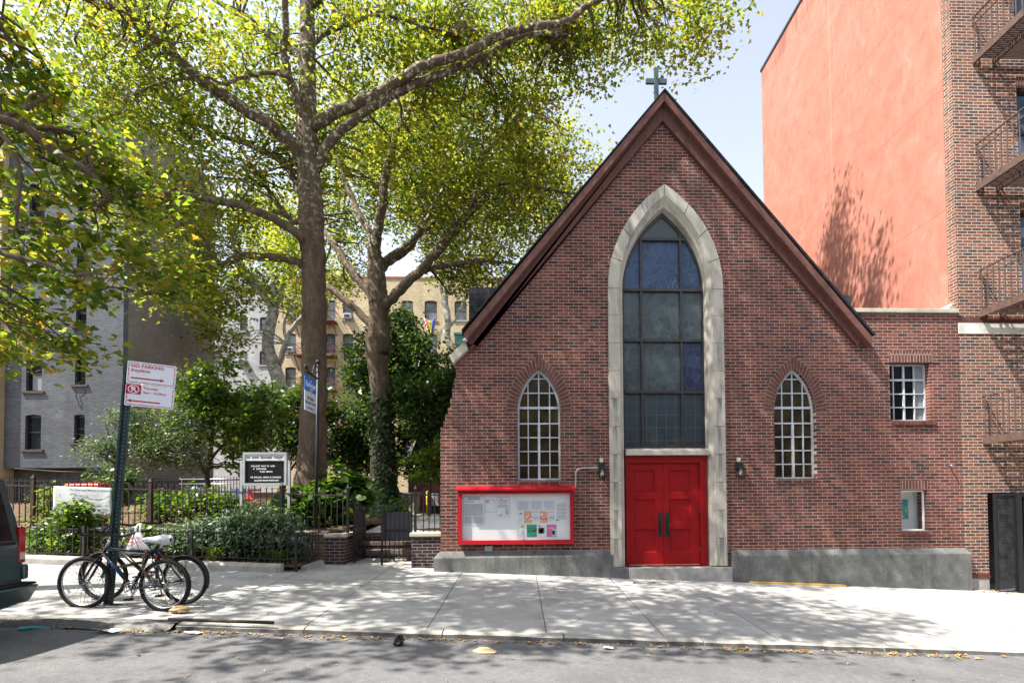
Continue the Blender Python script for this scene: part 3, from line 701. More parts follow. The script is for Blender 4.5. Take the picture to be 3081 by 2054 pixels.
paper(-.45,-.19,1.17,1.57,'black and white flyer with a star outline, third paper from the left',lines=rows(1.44,1.47,-.41,-.23,2)+rows(1.36,1.41,-.43,-.21,3)+rows(1.22,1.33,-.28,-.21,6),border=True,blocks=[(-.40,-.385,1.19,1.215,M_INK),(-.375,-.362,1.20,1.225,M_INK),(-.35,-.338,1.205,1.23,M_INK)],title=[('THIS SATURDAY',.026,-.32,1.495,M_INK),('*',.07,-.36,1.50,M_INK)])
for x0,x1,zo,lab in ((-.03,.22,0,'first of three faded typed sheets along the right half of the board'),(.235,.49,.0,'second faded typed sheet, in the middle of the row of three'),(.505,.74,.005,'third faded typed sheet, right end of the row of three')):
    paper(x0,x1,1.29+zo,1.50+zo,lab,mat=M_PALEP,lines=rows(1.33,1.47,x0+.03,x1-.03,9),tone=M_TINT)
paper(.76,1.0,1.07,1.47,'tall typed sheet at the right edge of the notice board',lines=rows(1.12,1.43,.775,.97,12),blocks=[(.765,.80,1.08,1.105,M_INK),(.825,.84,1.085,1.10,M_INK)])
def taxi(x0,z0,lab):
    o=paper(x0,x0+.135,z0,z0+.225,lab,lines=rows(z0+.03,z0+.08,x0+.05,x0+.12,3),tone=M_PTINT)
    l=MB(); l.prism([(x0+.035,z0+.145),(x0+.13,z0+.145),(x0+.115,z0+.165),(x0+.05,z0+.165)],YP-.0045,YP-.0025); l.build('yellow_cab_print',M_YEL,o)
    l=MB(); l.prism([(x0+.055,z0+.166),(x0+.11,z0+.166),(x0+.10,z0+.188),(x0+.065,z0+.188)],YP-.0045,YP-.0025); l.build('grey_roof_print',M_TEALP,o)
taxi(-.045,1.06,'small flyer with a yellow cab, upper of the two on the board')
taxi(-.01,.80,'small flyer with a yellow cab, lower of the two on the board')
for x0,lab in ((.105,'bright pink and yellow dotted poster, left of the two'),(.43,'bright pink and yellow dotted poster, right of the two')):
    paper(x0,x0+.16,1.045,1.28,lab,mat=M_CONF,blocks=[(x0+.001,x0+.159,1.046,1.085,M_YEL),(x0+.001,x0+.159,1.24,1.279,M_YEL)])
    paper(x0+.175,x0+.305,1.05,1.28,lab.replace('bright pink and yellow dotted poster','pale striped leaflet beside a pink and yellow poster'),blocks=[(x0+.18,x0+.30,1.245,1.27,M_TINT),(x0+.18,x0+.30,1.19,1.205,M_PTINT),(x0+.18,x0+.30,1.12,1.17,M_TINT),(x0+.18,x0+.30,1.085,1.098,M_PTINT)])
o=paper(.16,.365,.755,1.005,'green poster with a row of dark figures in the lower row',mat=M_GREENP,blocks=[(.17,.23,.86,.885,M_INK),(.255,.31,.86,.89,M_INK),(.315,.36,.87,.90,M_INK)]+[(.175+.03*i,.19+.03*i,.915,.935,M_INK) for i in range(6)])
paper(.38,.555,.755,1.0,'white flyer with a brown photograph in the lower row',blocks=[(.42,.525,.83,.945,M_TEALP),(.395,.50,.82,.94,M_BROWNP),(.39,.455,.965,.985,M_PINKP)])
paper(.57,.77,.755,1.005,'pink poster with a small picture, right end of the lower row',mat=M_PINKP,blocks=[(.68,.765,.765,.91,M_TINT),(.685,.735,.80,.88,M_TEALP),(.60,.72,.93,.938,M_PAPER)])

# ------------------------------------------------------------------ lanterns
def lantern(x,label,conduit):
    t=thing('wall_lantern',label,'lantern',(x,0,1.95),'wall lanterns either side of the door')
    mb=MB(); mb.box(x-.035,x+.035,-.05,-.001,2.28,2.365); mb.build('sensor_box',M_WHITEP,t,bevel=.004)
    mb=MB(); mb.tube([(x,-.03,2.28),(x,-.06,2.22)],.018,8); mb.box(x-.07,x+.07,-.10,-.001,2.14,2.24); mb.hexa([(x-.085,-.21,2.13),(x+.085,-.21,2.13),(x+.085,-.03,2.13),(x-.085,-.03,2.13),(x-.03,-.15,2.19),(x+.03,-.15,2.19),(x+.03,-.07,2.19),(x-.03,-.07,2.19)])
    mb.build('bracket',M_BLACK,t,bevel=.004)
    mb=MB(); c=[(x-.075,-.20),(x+.075,-.20),(x+.075,-.05),(x-.075,-.05)]; d=[(x-.06,-.185),(x+.06,-.185),(x+.06,-.065),(x-.06,-.065)]
    for i in range(4):
        mb.bar((*c[i],2.13),(*d[i],1.95),.012); mb.bar((*d[i],1.955),(*d[(i+1)%4],1.955),.012); mb.bar((*c[i],2.125),(*c[(i+1)%4],2.125),.012)
    mb.bar((*c[0],2.12),(*d[1],1.96),.006); mb.bar((*c[1],2.12),(*d[0],1.96),.006); mb.box(x-.06,x+.06,-.185,-.065,1.945,1.953)
    mb.build('cage',M_BLACK,t)
    mb=MB(); mb.ball((x,-.125,2.04),(.036,.036,.05)); mb.tube([(x,-.125,2.08),(x,-.125,2.13)],.018,8); mb.build('bulb',plain('milky_bulb',(.75,.75,.75),.3,0,.02,3,0),t)
    if conduit:
        mb=MB(); p=smooth_path([(1.135,-.03,1.70),(1.17,-.03,1.78),(1.18,-.03,1.98),(1.19,-.03,2.09),(1.26,-.03,2.15),(1.40,-.03,2.163),(1.66,-.03,2.165)],5); mb.tube(p,.016,8); mb.build('conduit',M_STEEL,t)
lantern(1.715,'black iron lantern left of the red door with a grey conduit feeding it','1')
lantern(4.60,'black iron lantern right of the red door, without a conduit','')

# ------------------------------------------------------------------ apartment house on the right
apt=thing('apartment_house','red brick apartment house on the right with orange stucco flank and fire escapes','apartment house',(12,0,-.5))
def apartment():
    mb=MB(); wins=[rect(10.88,11.85,z-1.75,z) for z in (7.69,10.40,13.1,15.8)]+[rect(13.4,14.4,z-1.75,z) for z in (4.98,7.69,10.40,13.1,15.8)]+[rect(9.98,11.6,-.9,1.60)]
    panel_xz(mb,[rect(9.436,18,-.16,4.998),]+wins[-1:]+[w for w in wins if w[0][1]<4.9 and w[1][0]>12],0,.3) if False else None
    def inside(w,a,b): return w[0][1]>a and w[2][1]<b
    panel_xz(mb,[[(9.436,-.12),(9.97,-.12),(9.97,1.60),(11.7,1.60),(11.7,-.12),(18,-.12),(18,5.0),(9.436,5.0)],rect(13.4,14.4,3.2,4.95)],.0,.3)
    panel_xz(mb,[rect(9.436,18,5.235,18.2)]+[w for w in wins if inside(w,5.3,18)],.0,.3)
    mb.build('brick_front',M_RBX,apt)
    mb=MB(); mb.box(9.431,18,-.012,.3,5.0,5.235); mb.build('stone_band',plain('whitewashed_stone_band',(.62,.60,.54),.8,0,.35,5,.3),apt,bevel=.006)
    mb=MB()
    for i in range(110): mb.box(9.44+i*.0775+.005,9.44+(i+1)*.0775-.004,-.006,.1,5.245,5.36)
    mb.build('soldier_course',M_VOUS,apt); mb=MB()
    for i in range(6): mb.box(9.56+i*.0715+.004,9.56+(i+1)*.0715-.004,-.006,.1,-.215,-.115)
    mb.build('soldier_course',M_VOUS,apt)
    mb=MB(); mb.box(9.43,9.97,.003,.3,-1.5,-.12); mb.build('concrete_base',M_CONC,apt)
    mb=MB(); mb.box(9.43,9.435,.0,.24,5.53,18.2); mb.build('brick_return',M_RBY,apt)
    k=N('orange_stucco'); f=k.noise(1.4,7,.7,vec=k.coord((1,.9,.9)),dist=.8); g=k.noise(6,5,.7,vec=k.coord((1,1.3,.55)))
    c=k.ramp(f,[(.25,(.34,.130,.092)),(.5,(.41,.168,.122)),(.62,(.44,.19,.142)),(.8,(.56,.28,.22))]); c=k.mix(c,k.ramp(g,[(.3,.88),(.7,1.12)]),1,'MULTIPLY')
    cd=k.n('TexCoord'); sp=k.n('SeparateXYZ'); k.l(cd.outputs['Object'],sp.inputs[0])
    zz=k.math('FRACT',k.math('DIVIDE',k.math('SUBTRACT',sp.outputs[2],5.1),2.72)); ln=k.math('LESS_THAN',zz,.008)
    c=k.mix(c,(.30,.11,.07),k.math('MULTIPLY',ln,.75)); yy=k.math('LESS_THAN',k.math('ABSOLUTE',k.math('SUBTRACT',sp.outputs[1],4.6)),.03); c=k.mix(c,(.52,.25,.17),k.math('MULTIPLY',yy,.5))
    topd=k.math('MULTIPLY',k.ramp(k.noise(1,5,.7,vec=k.coord((1,6,.5))),[(.42,0),(.62,1)]),k.math('GREATER_THAN',sp.outputs[2],17.2)); c=k.mix(c,(.14,.075,.06),k.math('MULTIPLY',topd,.6))
    k.base(c); k.bump(k.noise(30,5,.7),.4,.01)
    mb=MB(); mb.box(9.432,9.6,.25,9.2,-1,17.88); mb.build('stucco_flank',k.fin(.9,0,.2),apt)
    mb=MB(); mb.box(9.40,9.7,.2,9.25,17.885,17.98); mb.box(9.41,18,-.05,.35,18.2,18.35); mb.build('roof_edge',M_BRONZE,apt)
    mb=MB(); mb.box(9.61,18,.31,9.15,17.5,17.7); mb.box(9.61,18,8.9,9.19,-1,17.8); mb.box(17.7,18,.31,8.9,-1,17.8); mb.build('rear_and_roof',M_RBX,apt)
    mb=MB(); mb.hexa([(9.25,.12,5.53),(9.43,.12,5.53),(9.43,.9,5.53),(9.25,.9,5.53),(9.36,.12,5.62),(9.43,.12,5.72),(9.43,.9,5.72),(9.36,.9,5.62)]); mb.build('roof_flashing',M_CONC,apt)
    for x0,x1,zt in [(10.88,11.85,z) for z in (7.69,10.40,13.1,15.8)]+[(13.4,14.4,z) for z in (4.95,7.69,10.40,13.1)]:
        mb=MB(); panel_xz(mb,[rect(x0,x1,zt-1.75,zt),rect(x0+.06,x1-.06,zt-1.70,zt-.06)],.12,.2); mb.box(x0+.05,x1-.05,.125,.195,zt-.95,zt-.89)
        w=mb.build('window',M_BLACK,apt)
        mb=MB(); mb.box(x0+.05,x1-.05,.16,.17,zt-1.72,zt-.05); mb.build('panes',M_BLUEWIN,w)
        mb=MB(); n=13
        for i in range(n): mb.box(x0-.02+i*(x1-x0+.04)/n+.004,x0-.02+(i+1)*(x1-x0+.04)/n-.004,-.008,.1,zt+.02,zt+.24)
        mb.build('window_lintel',M_SOLD,apt)
    # fire escape balconies
    for zp in (2.74,5.46,8.20,11.0,13.75):
        mb=MB(); x0,x1=9.90,13.0; y0=-1.22
        mb.box(x0,x0+.05,y0,-.002,zp-.10,zp+.05); mb.box(x1-.05,x1,y0,-.002,zp-.10,zp+.05); mb.box(x0+.051,x1-.051,y0,y0+.05,zp-.10,zp+.05)
        n=22
        for i in range(n):
            y=y0+.07+i*(1.13/n); mb.box(x0+.055,x1-.055,y,y+.024,zp-.005,zp+.025)
        for x in (10.35,11.4,12.4): mb.box(x,x+.05,y0+.06,-.002,zp-.09,zp-.01)
        fe=mb.build('fire_escape',M_FE,apt)
        mb=MB(); zr=zp+.92
        for z,w in ((zr,.035),(zr-.16,.022)):
            mb.bar((x0+.03,0,z),(x0+.03,y0+.03,z),w,.02); mb.bar((x0+.03,y0+.03,z),(x1-.03,y0+.03,z),w,.02); mb.bar((x1-.03,y0+.03,z),(x1-.03,0,z),w,.02)
        for i in range(9): y=-.06-i*1.13/8; mb.bar((x0+.03,y,zp+.05),(x0+.03,y,zr),.018); mb.bar((x1-.03,y,zp+.05),(x1-.03,y,zr),.018)
        for i in range(1,24): x=x0+i*(x1-x0)/24; mb.bar((x,y0+.03,zp+.05),(x,y0+.03,zr),.018)
        mb.bar((x0+.03,0,zr),(x0+.03,-.03,zr-.12),.03); mb.build('railing',M_FE,fe)
        mb=MB()
        for s in (0,.5):
            mb.bar((11.5,-.25-s,zp+.02),(12.9,-.25-s,zp-2.6),.04,.10)
        for i in range(9):
            q=i/9; mb.box(11.5+1.4*q,11.7+1.4*q,-.74,-.26,zp-2.6*q-.1,zp-2.6*q-.07)
        if zp>3: mb.build('ladder_stair',M_FE,fe)
    # mesh gate beside the entrance
    x0,x1,zb,zt=9.98,10.44,-.62,1.58
    mb=MB(); panel_xz(mb,[rect(x0,x1,zb,zt),rect(x0+.045,x1-.03,zb+.04,zt-.04)],-.16,-.12); mb.box(10.445,10.545,-.20,-.10,-.7,1.60); mb.box(10.55,11.7,-.20,-.10,1.50,1.595)
    mb.box(10.60,10.72,-.18,-.12,-.66,1.44); mb.box(10.721,11.6,-.17,-.13,.35,.47); mb.box(10.721,11.6,-.17,-.13,1.34,1.44); mb.box(11.55,11.68,-.19,-.11,-.7,1.49)
    g=mb.build('security_gate',M_BLACK,apt,bevel=.004)
    mb=MB()
    def diamonds(x0,x1,z0,z1,y):
        st=.036; w=x1-x0; sl=2.0
        k=-int((z1-z0)/st)-60
        z=z0-w*sl
        while z<z1:
            for s in (1,-1):
                xa,xb=(x0,x1) ; za,zc=(z,z+w*sl) if s>0 else (z+w*sl,z)
                # clip to band
                A=[xa,za];B=[xb,zc]; m_=(zc-za)/(xb-xa)
                lo,hi=z0,z1
                for P in (A,B):
                    if P[1]<lo: P[0]+= (lo-P[1])/m_; P[1]=lo
                    if P[1]>hi: P[0]+= (hi-P[1])/m_; P[1]=hi
                if abs(A[1]-B[1])>.01: mb.bar((A[0],y,A[1]),(B[0],y,B[1]),.0085)
            z+=st*1.7
    diamonds(x0+.046,x1-.031,zb+.041,zt-.041,-.14); diamonds(10.73,11.54,-.6,.34,-.15); diamonds(10.73,11.54,.48,1.33,-.15)
    mb.build('wire_mesh',plain('worn_black_mesh',(.07,.07,.075),.4,.5,.6,6,0),g)
    mb=MB(); mb.ball((10.66,-.20,.50),.03); mb.build('lock_knob',M_STEEL,g)
    mb=MB(); mb.box(9.97,11.7,.9,1.0,-1,1.7); mb.build('entrance_back',M_BRONZE,apt)
    # rear stair at the far end of the flank
    mb=MB()
    for i in range(9): mb.box(9.47,9.95,9.35+.12*i,9.5+.12*i,11.55-.27*i,11.6-.27*i)
    mb.bar((9.47,9.3,11.9),(9.47,10.6,9.1),.05); mb.bar((9.46,9.4,12.9),(9.46,10.5,12.2),.03); mb.bar((9.46,9.4,12.9),(9.46,10.3,12.25),.03); mb.bar((9.46,10.3,12.25),(9.46,10.6,12.2),.05)
    mb.build('rear_stair',M_OLDIRON,apt)
apartment()
t=thing('brick_rear_house','low orange brick house end seen past the stucco flank','house',(11.5,14,0))
mb=MB(); mb.box(10.05,14,13,18,-1,14.2); mb.build('wall',brick('orange_rear_brick',0,[((.40,.17,.10),0),((.46,.2,.12),.5)],(.4,.3,.24)),t)
mb=MB(); mb.box(9.98,14.05,12.93,18.05,14.2,14.42); mb.build('coping',M_COPE,t)

# ------------------------------------------------------------------ grey building on the left
gb=thing('grey_apartment_block','tall grey painted brick block at the left with dark sash windows','apartment block',(-19.5,14,1))
def segtop(x0,x1,z0,z1,n=6):
    r=(x1-x0)*.10
    return [(x0,z0),(x1,z0)]+[(x1+(x0-x1)*i/n, z1-r+r*(1-(2*i/n-1)**2)) for i in range(n+1)]
def grey():
    bx=-16.99; wins=[]
    for k in range(6):
        z=5.23+2.5*k
        wins+= [(-21.0,-20.35,z-1.5,z,'sash_window'),(-18.98,-18.54,z-1.22,z,'narrow_sash_window')]
    mb=MB(); panel_xz(mb,[rect(-21.86,bx,2.95,19.0)]+[segtop(a,b,c,d) for a,b,c,d,_ in wins],13,13.3); mb.build('front_wall',M_GRX,gb)
    mb=MB(); mb.box(bx-.3,bx,13.301,20.2,2.55,19.0); mb.box(bx-.3,bx-.001,13.0,13.3,2.3,2.95); mb.build('side_wall',M_GRY,gb)
    mb=MB(); mb.box(-21.86,bx+.04,12.95,20.25,19.0,19.2); mb.build('parapet',M_CONC,gb)
    mb=MB(); mb.box(-21.86,bx-.35,13.5,20.1,-.5,2.94); mb.box(bx-.35,bx-.05,13.8,20.1,-.5,2.54); mb.build('base_wall',plain('dark_base_wall',(.075,.07,.066),.9,0,.5,3,.3),gb)  # mottled dark grey base, set back below the front wall
    mb=MB(); mb.box(-21.86,bx-.31,19.9,20.2,2.9,19); mb.build('rear_wall',M_GRY,gb)
    mb=MB(); mb.box(-17.97,-17.43,13.40,13.49,.5,2.7); mb.build('cellar_door',M_BRONZE,gb)
    mb=MB(); mb.box(-18.15,-17.1,12.6,13.4,2.78,2.9); mb.tube([(-21.3,12.9,2.92),(-19.5,12.85,2.78),(-18.1,12.8,2.74)],.03,6); mb.build('cellar_canopy',M_OLDIRON,gb)
    for a,b,c,d,nm in wins:
        mb=MB(); panel_xz(mb,[rect(a-.02,b+.02,c-.01,d+.02),rect(a+.06,b-.055,c+.05,d-.12)],13.13,13.2); mid=(c+d)/2; mb.box(a+.055,b-.05,13.12,13.195,mid-.03,mid+.03)
        w=mb.build(nm,M_BLACK,gb)
        mb=MB(); mb.box(a+.05,b-.05,13.16,13.17,c+.04,d-.1); mb.build('panes',M_GLASS,w)
        mb=MB(); mb.box(a-.14,b+.13,12.93,13.05,c-.10,c-.002); mb.build('sill',plain('brown_sill',(.075,.055,.045),.85,0,.3,8),w)
    k=plain('grey_curtain',(.20,.22,.23),.8,0,.2,14)
    mb=MB(); mb.box(-20.85,-20.42,13.157,13.159,6.25,6.93); mb.build('curtain',k,gb)
    # stepped cracks in the paintwork
    mb=MB(); rng=random.Random(8)
    for x,z in ((-18.9,9.2),(-18.6,9.2),(-19.0,6.35),(-18.55,6.4),(-19.02,8.9),(-18.62,3.9),(-18.2,3.9),(-20.3,8.9)):
        for i in range(9):
            x2=x+rng.choice((-1,1,.6))*rng.uniform(.02,.09); z2=z-rng.choice((.068,.136)); mb.bar((x,12.998,z),(x2,12.998,z),.012,.012); mb.bar((x2,12.998,z),(x2,12.998,z2),.012,.012); x,z=x2,z2
    mb.build('cracks',M_INK,gb)
grey()
t=thing('cream_brick_house','cream brick house edge at the far left of the photo beside the grey block','house',(-24,13,1))
mb=MB(); mb.box(-27,-21.87,12.7,20,.5,17); mb.build('wall',M_CREAM,t); mb=MB(); mb.box(-27,-21.8,12.6,20,17,17.2); mb.build('roof',M_BRONZE,t)

# ------------------------------------------------------------------ courtyard buildings at the back
tan=thing('tan_brick_apartment_block','tan brick apartment block far behind the trees with air conditioners in its windows','apartment block',(-9,34,1))
pale=thing('pale_grey_apartment_block','pale grey brick block between the grey building and the tan block','apartment block',(-23,34,1))
M_SASH=winglass('courtyard_window_glass',(.05,.06,.07),.08,.6,(.16,.18,.20),.8)
def back():
    cols=[(-18.79,-17.94),(-17.38,-16.55),(-15.57,-14.80),(-14.21,-13.36),(-11.35,-10.42),(-9.48,-8.56),(-7.61,-6.61),(-5.17,-4.19),(-2.8,-1.9),(-.4,.5)]
    tops=[17.70,14.95,12.20,9.45,6.7]
    def block(root,x0,x1,zt,mat,cols,tops,h,trim):
        wins=[(a,b,t-h,t) for t in tops for a,b in cols]
        mb=MB(); panel_xz(mb,[rect(x0,x1,0,zt)]+[segtop(*w) for w in wins],34,34.3); mb.build('wall',mat,root)
        mb=MB(); mb.box(x0,x1,34.301,40,zt-.5,zt-.2); mb.box(x0,x1,39.7,40,0,zt-.5); mb.build('rear_wall',mat,root)
        mb=MB(); mb.box(x0,x1,33.93,34.35,zt,zt+.14); mb.build('parapet',trim,root)
        for a,b,c,d in wins:
            mb=MB(); panel_xz(mb,[rect(a-.02,b+.02,c,d+.02),rect(a+.07,b-.06,c+.06,d-.16)],34.14,34.2); mb.box(a+.06,b-.05,34.13,34.195,(c+d)/2-.03,(c+d)/2+.03)
            w=mb.build('window',M_BRONZE,root); mb=MB(); mb.box(a+.06,b-.05,34.17,34.18,c+.05,d-.14); mb.build('panes',M_SASH,w)
            mb=MB(); mb.box(a-.08,b+.08,33.92,34.05,c-.12,c-.002); mb.build('sill',M_CONC,w)
    block(tan,-19.5,4,19.5,M_TAN,cols,tops,1.63,plain('red_parapet_tile',(.30,.10,.07),.8))
    block(pale,-27,-19.51,18.6,M_PALE,[(-22.41,-21.79),(-20.84,-20.22),(-24.6,-23.9)],[19.0-2.75*2,19-2.75*3,19-2.75*4,16.25],1.15,M_CONC)
    for z in (15.75,13.0,10.25):
        mb=MB(); mb.box(-17.75,-14.6,32.9,34,z-.08,z); 
        for x in (-17.7,-16.2,-14.7): mb.bar((x,34,z-1.0),(x,33,z-.1),.06)
        f=mb.build('fire_escape',plain('red_oxide_iron',(.17,.05,.04),.7),tan)
        mb=MB()
        for q in (z+.85,z+.45): mb.bar((-17.7,32.95,q),(-14.65,32.95,q),.04); mb.bar((-17.7,32.95,q),(-17.7,34,q),.04); mb.bar((-14.65,32.95,q),(-14.65,34,q),.04)
        for i in range(24): mb.bar((-17.7+i*.1325,32.95,z),(-17.7+i*.1325,32.95,z+.85),.022)
        mb.bar((-14.7,33.4,z+.8),(-13.9,33.4,z+.0),.04); mb.build('railing',bpy.data.materials['red_oxide_iron'],f)
back()
def aircon(x,z,label):
    t=thing('air_conditioner',label,'air conditioner',(x,33.8,z),'air conditioners in the courtyard windows')
    mb=MB(); mb.box(x-.3,x+.3,33.62,34.1,z,z+.38); mb.build('housing',M_WHITEP,t,bevel=.02)
    mb=MB()
    for i in range(7): mb.box(x-.22,x+.22,33.60,33.62,z+.07+i*.036,z+.085+i*.036)
    mb.build('grille',M_OLDIRON,t)
aircon(-18.35,16.1,'white air conditioner in the top left window of the tan block')
aircon(-13.78,16.1,'white air conditioner in the top window just right of the red fire escape')
aircon(-9.0,16.1,'white air conditioner in the top window right of the ivy covered tree')
aircon(-18.35,13.35,'white air conditioner low in the left column of the tan block')
aircon(-22.1,12.4,'white air conditioner in a pale grey block window at far left')
t=thing('rainbow_flag','rainbow flag draped from a top window sill of the tan block','flag',(-7.15,33.8,15))
rb=[(.75,.72,.75),(.55,.02,.02),(.7,.25,.02),(.7,.6,.05),(.03,.25,.08),(.04,.08,.4),(.22,.05,.3)]
for i,c in enumerate(rb):
    mb=MB(); v=[];
    for j in range(9):
        s=j/8; w=1-.45*s
        for e in (0,1): u=(i+e)/7-.5; v.append((-7.15+u*.95*w+.05*s,33.78+.05*math.sin(u*14+s*3),16.05-1.05*s-.12*math.cos(u*6)))
    mb.add(v,[(2*j,2*j+1,2*j+3,2*j+2) for j in range(8)],True); o=mb.build('stripe',plain('flag_stripe_%d'%i,c,.8,0,.1,4,0),t)
    sm=o.modifiers.new('s','SOLIDIFY'); sm.thickness=.006
# ------------------------------------------------------------------ garden: soil, wall, steps
def gg(x,y): return .86-.022*(x+4)+.018*(y-.45)
rs=random.Random(3)
def soil_z(x,y): return gg(x,y)+.03*math.sin(x*3.1+y)+.02*math.sin(y*4.3-x*2)
sheet('garden_bed',[-30,-20]+[-14+i*.5 for i in range(21)]+[-3.78],[.5+.5*i for i in range(24)]+[16,24,33.9],soil_z,M_SOIL,smooth=True)
sheet('courtyard_ground',[-3.779,-3.2,-2.7,-2.2,-1.0],[2.05,3,4,6,8,12,20,33.9],lambda x,y: .74+.05*(min(y,8)-2),plain('courtyard_concrete',(.36,.34,.31),.9,0,.25,3,.4,60))
sheet('front_bed',[-14+i*.35 for i in range(28)]+[-4.23],[-.70,-.4,-.1,.2,.37],lambda x,y: gz(x,-.75)+.10+.02*math.sin(x*4+y*5),M_SOIL,smooth=True)
mb=MB(); edges=[-14,-11.8,-9.6,-7.9,-6.2,-4.46]
for a,b in zip(edges[:-1],edges[1:]):
    A=[];n=6
    for i in range(n+1):
        x=a+.006+(b-a-.012)*i/n; z=gz(x,-.8)
        A.append([(x,-.86,z-.2),(x,-.855,z+.10),(x,-.82,z+.145),(x,-.76,z+.16),(x,-.70,z+.145),(x,-.68,z-.2)])
    v=[p for q in A for p in q]; f=[(i*6+j,(i+1)*6+j,(i+1)*6+j+1,i*6+j+1) for i in range(n) for j in range(5)]+[(5,4,3,2,1,0),tuple(range(n*6,n*6+6))]
    mb.add(v,f,False)
mb.hexa([(-4.30,-.42,-.1),(-4.06,-.42,-.1),(-4.0,.34,-.1),(-4.22,.34,-.1),(-4.26,-.42,.26),(-4.12,-.42,.26),(-4.06,.34,.29),(-4.2,.34,.29)])
o=mb.build('garden_kerb',M_KERB,bevel=.01); tag(o,None,None,None,'structure')
def sloped_box(mb,x0,x1,y0,y1,za,zb,ha,hb): # bottom z fixed, top from ha to hb
    mb.hexa([(x0,y0,za),(x1,y0,zb),(x1,y1,zb),(x0,y1,za),(x0,y0,ha),(x1,y0,hb),(x1,y1,hb),(x0,y1,ha)])
t=thing('garden_wall','low brown brick retaining wall under the iron fence behind the front bed','wall',(-9,.5,.2))
mb=MB(); sloped_box(mb,-14,-4.03,.38,.62,0,0,1.06,.80); mb.build('brickwork',M_WALLBR,t)
mb=MB(); sloped_box(mb,-14,-4.04,.34,.66,1.062,.802,1.13,.87); mb.build('coping',M_KERB,t,bevel=.01)
def pier(x0,x1,label):
    t=thing('brick_pier',label,'brick pier',((x0+x1)/2,.6,.15),'brick piers beside the garden gate')
    mb=MB(); mb.box(x0,x1,.30,.95,-.1,.755); mb.build('brickwork',M_PIER,t)
    mb=MB(); mb.box(x1,x1+.002,.30,.95,-.1,.755); mb.box(x0-.002,x0,.30,.95,-.1,.755); mb.build('side_brickwork',M_PIERY,t)
    mb=MB(); mb.box(x0-.035,x1+(.035 if x1<-2 else .0),.26,.99,.757,.835); mb.build('capstone',M_COPE,t,bevel=.012)
pier(-4.02,-3.64,'narrow dark brick pier left of the open garden gate')
pier(-2.25,-1.605,'wide dark brick pier between the garden gate and the church')
t=thing('garden_steps','three brick steps behind the garden gate','steps',(-2.95,1.7,.2))
for i,(z,y) in enumerate(((.375,1.42),(.55,1.72),(.725,2.02))):
    mb=MB(); mb.box(-3.72,-2.2,y+.02,y+.6,z-.35,z-.045); mb.build('riser',M_PIER,t)
    mb=MB(); n=20
    for j in range(n): mb.box(-3.72+j*1.52/n+.003,-3.72+(j+1)*1.52/n-.003,y,y+.31,z-.09,z)
    mb.build('tread',plain('worn_brick_tread',(.16,.12,.10),.9,0,.4,12,.3),t,bevel=.004)
mb=MB(); mb.box(-3.86,-3.73,.96,2.3,.0,.95); mb.build('cheek_wall',M_PIERY,t); mb=MB(); mb.box(-2.19,-1.70,.96,2.3,.0,.84); mb.build('cheek_wall',M_PIERY,t)

# ------------------------------------------------------------------ fences and gate
def spear(mb,x,y,z,w=.016,h=.07):
    mb.hexa([(x-w,y-w*.5,z),(x+w,y-w*.5,z),(x+w,y+w*.5,z),(x-w,y+w*.5,z),(x-w*1.3,y-w*.6,z+h*.35),(x+w*1.3,y-w*.6,z+h*.35),(x+w*1.3,y+w*.6,z+h*.35),(x-w*1.3,y+w*.6,z+h*.35)])
    mb.add([(x-w*1.3,y-w*.6,z+h*.35),(x+w*1.3,y-w*.6,z+h*.35),(x+w*1.3,y+w*.6,z+h*.35),(x-w*1.3,y+w*.6,z+h*.35),(x,y,z+h)],[(0,1,4),(1,2,4),(2,3,4),(3,0,4)])
def tall_fence():
    t=thing('tall_iron_fence','tall rusty and black iron picket fence on top of the garden wall','fence',(-9,.5,.9))
    zr=lambda x: 1.525-.0375*(x+.95); zb=lambda x: .80-.0345*(x+.95)
    mb=MB(); x0,x1=-14,-3.66
    for fz,h in ((zr,.03),(zb,.035)): mb.bar((x0,.5,fz(x0)),(x1,.5,fz(x1)),.035,h)
    mb.build('rails',M_RUST,t)
    mb=MB(); x=x0+.06; rng=random.Random(1)
    while x<x1-.05:
        dx=rng.uniform(-.008,.008); mb.bar((x,.5,zb(x)-.09),(x+dx,.5,zr(x)+.085),.016); spear(mb,x+dx,.5,zr(x)+.08,.011,.05); x+=.123
    mb.build('pickets',M_OLDIRON,t)
    for px in (-12.5,-10.1,-7.72,-5.02,-3.63):
        mb=MB(); w=.032 if px<-5 else .026; mb.box(px-w,px+w,.5-w,.5+w,zb(px)-.15,zr(px)+.16)
        mb.add([(px-w*1.25,.5-w*1.25,zr(px)+.162),(px+w*1.25,.5-w*1.25,zr(px)+.162),(px+w*1.25,.5+w*1.25,zr(px)+.162),(px-w*1.25,.5+w*1.25,zr(px)+.162),(px,.5,zr(px)+.25)],[(0,1,4),(1,2,4),(2,3,4),(3,0,4),(3,2,1,0)])
        mb.build('post',M_RUST if px<-6 else M_BLACK,t)
tall_fence()
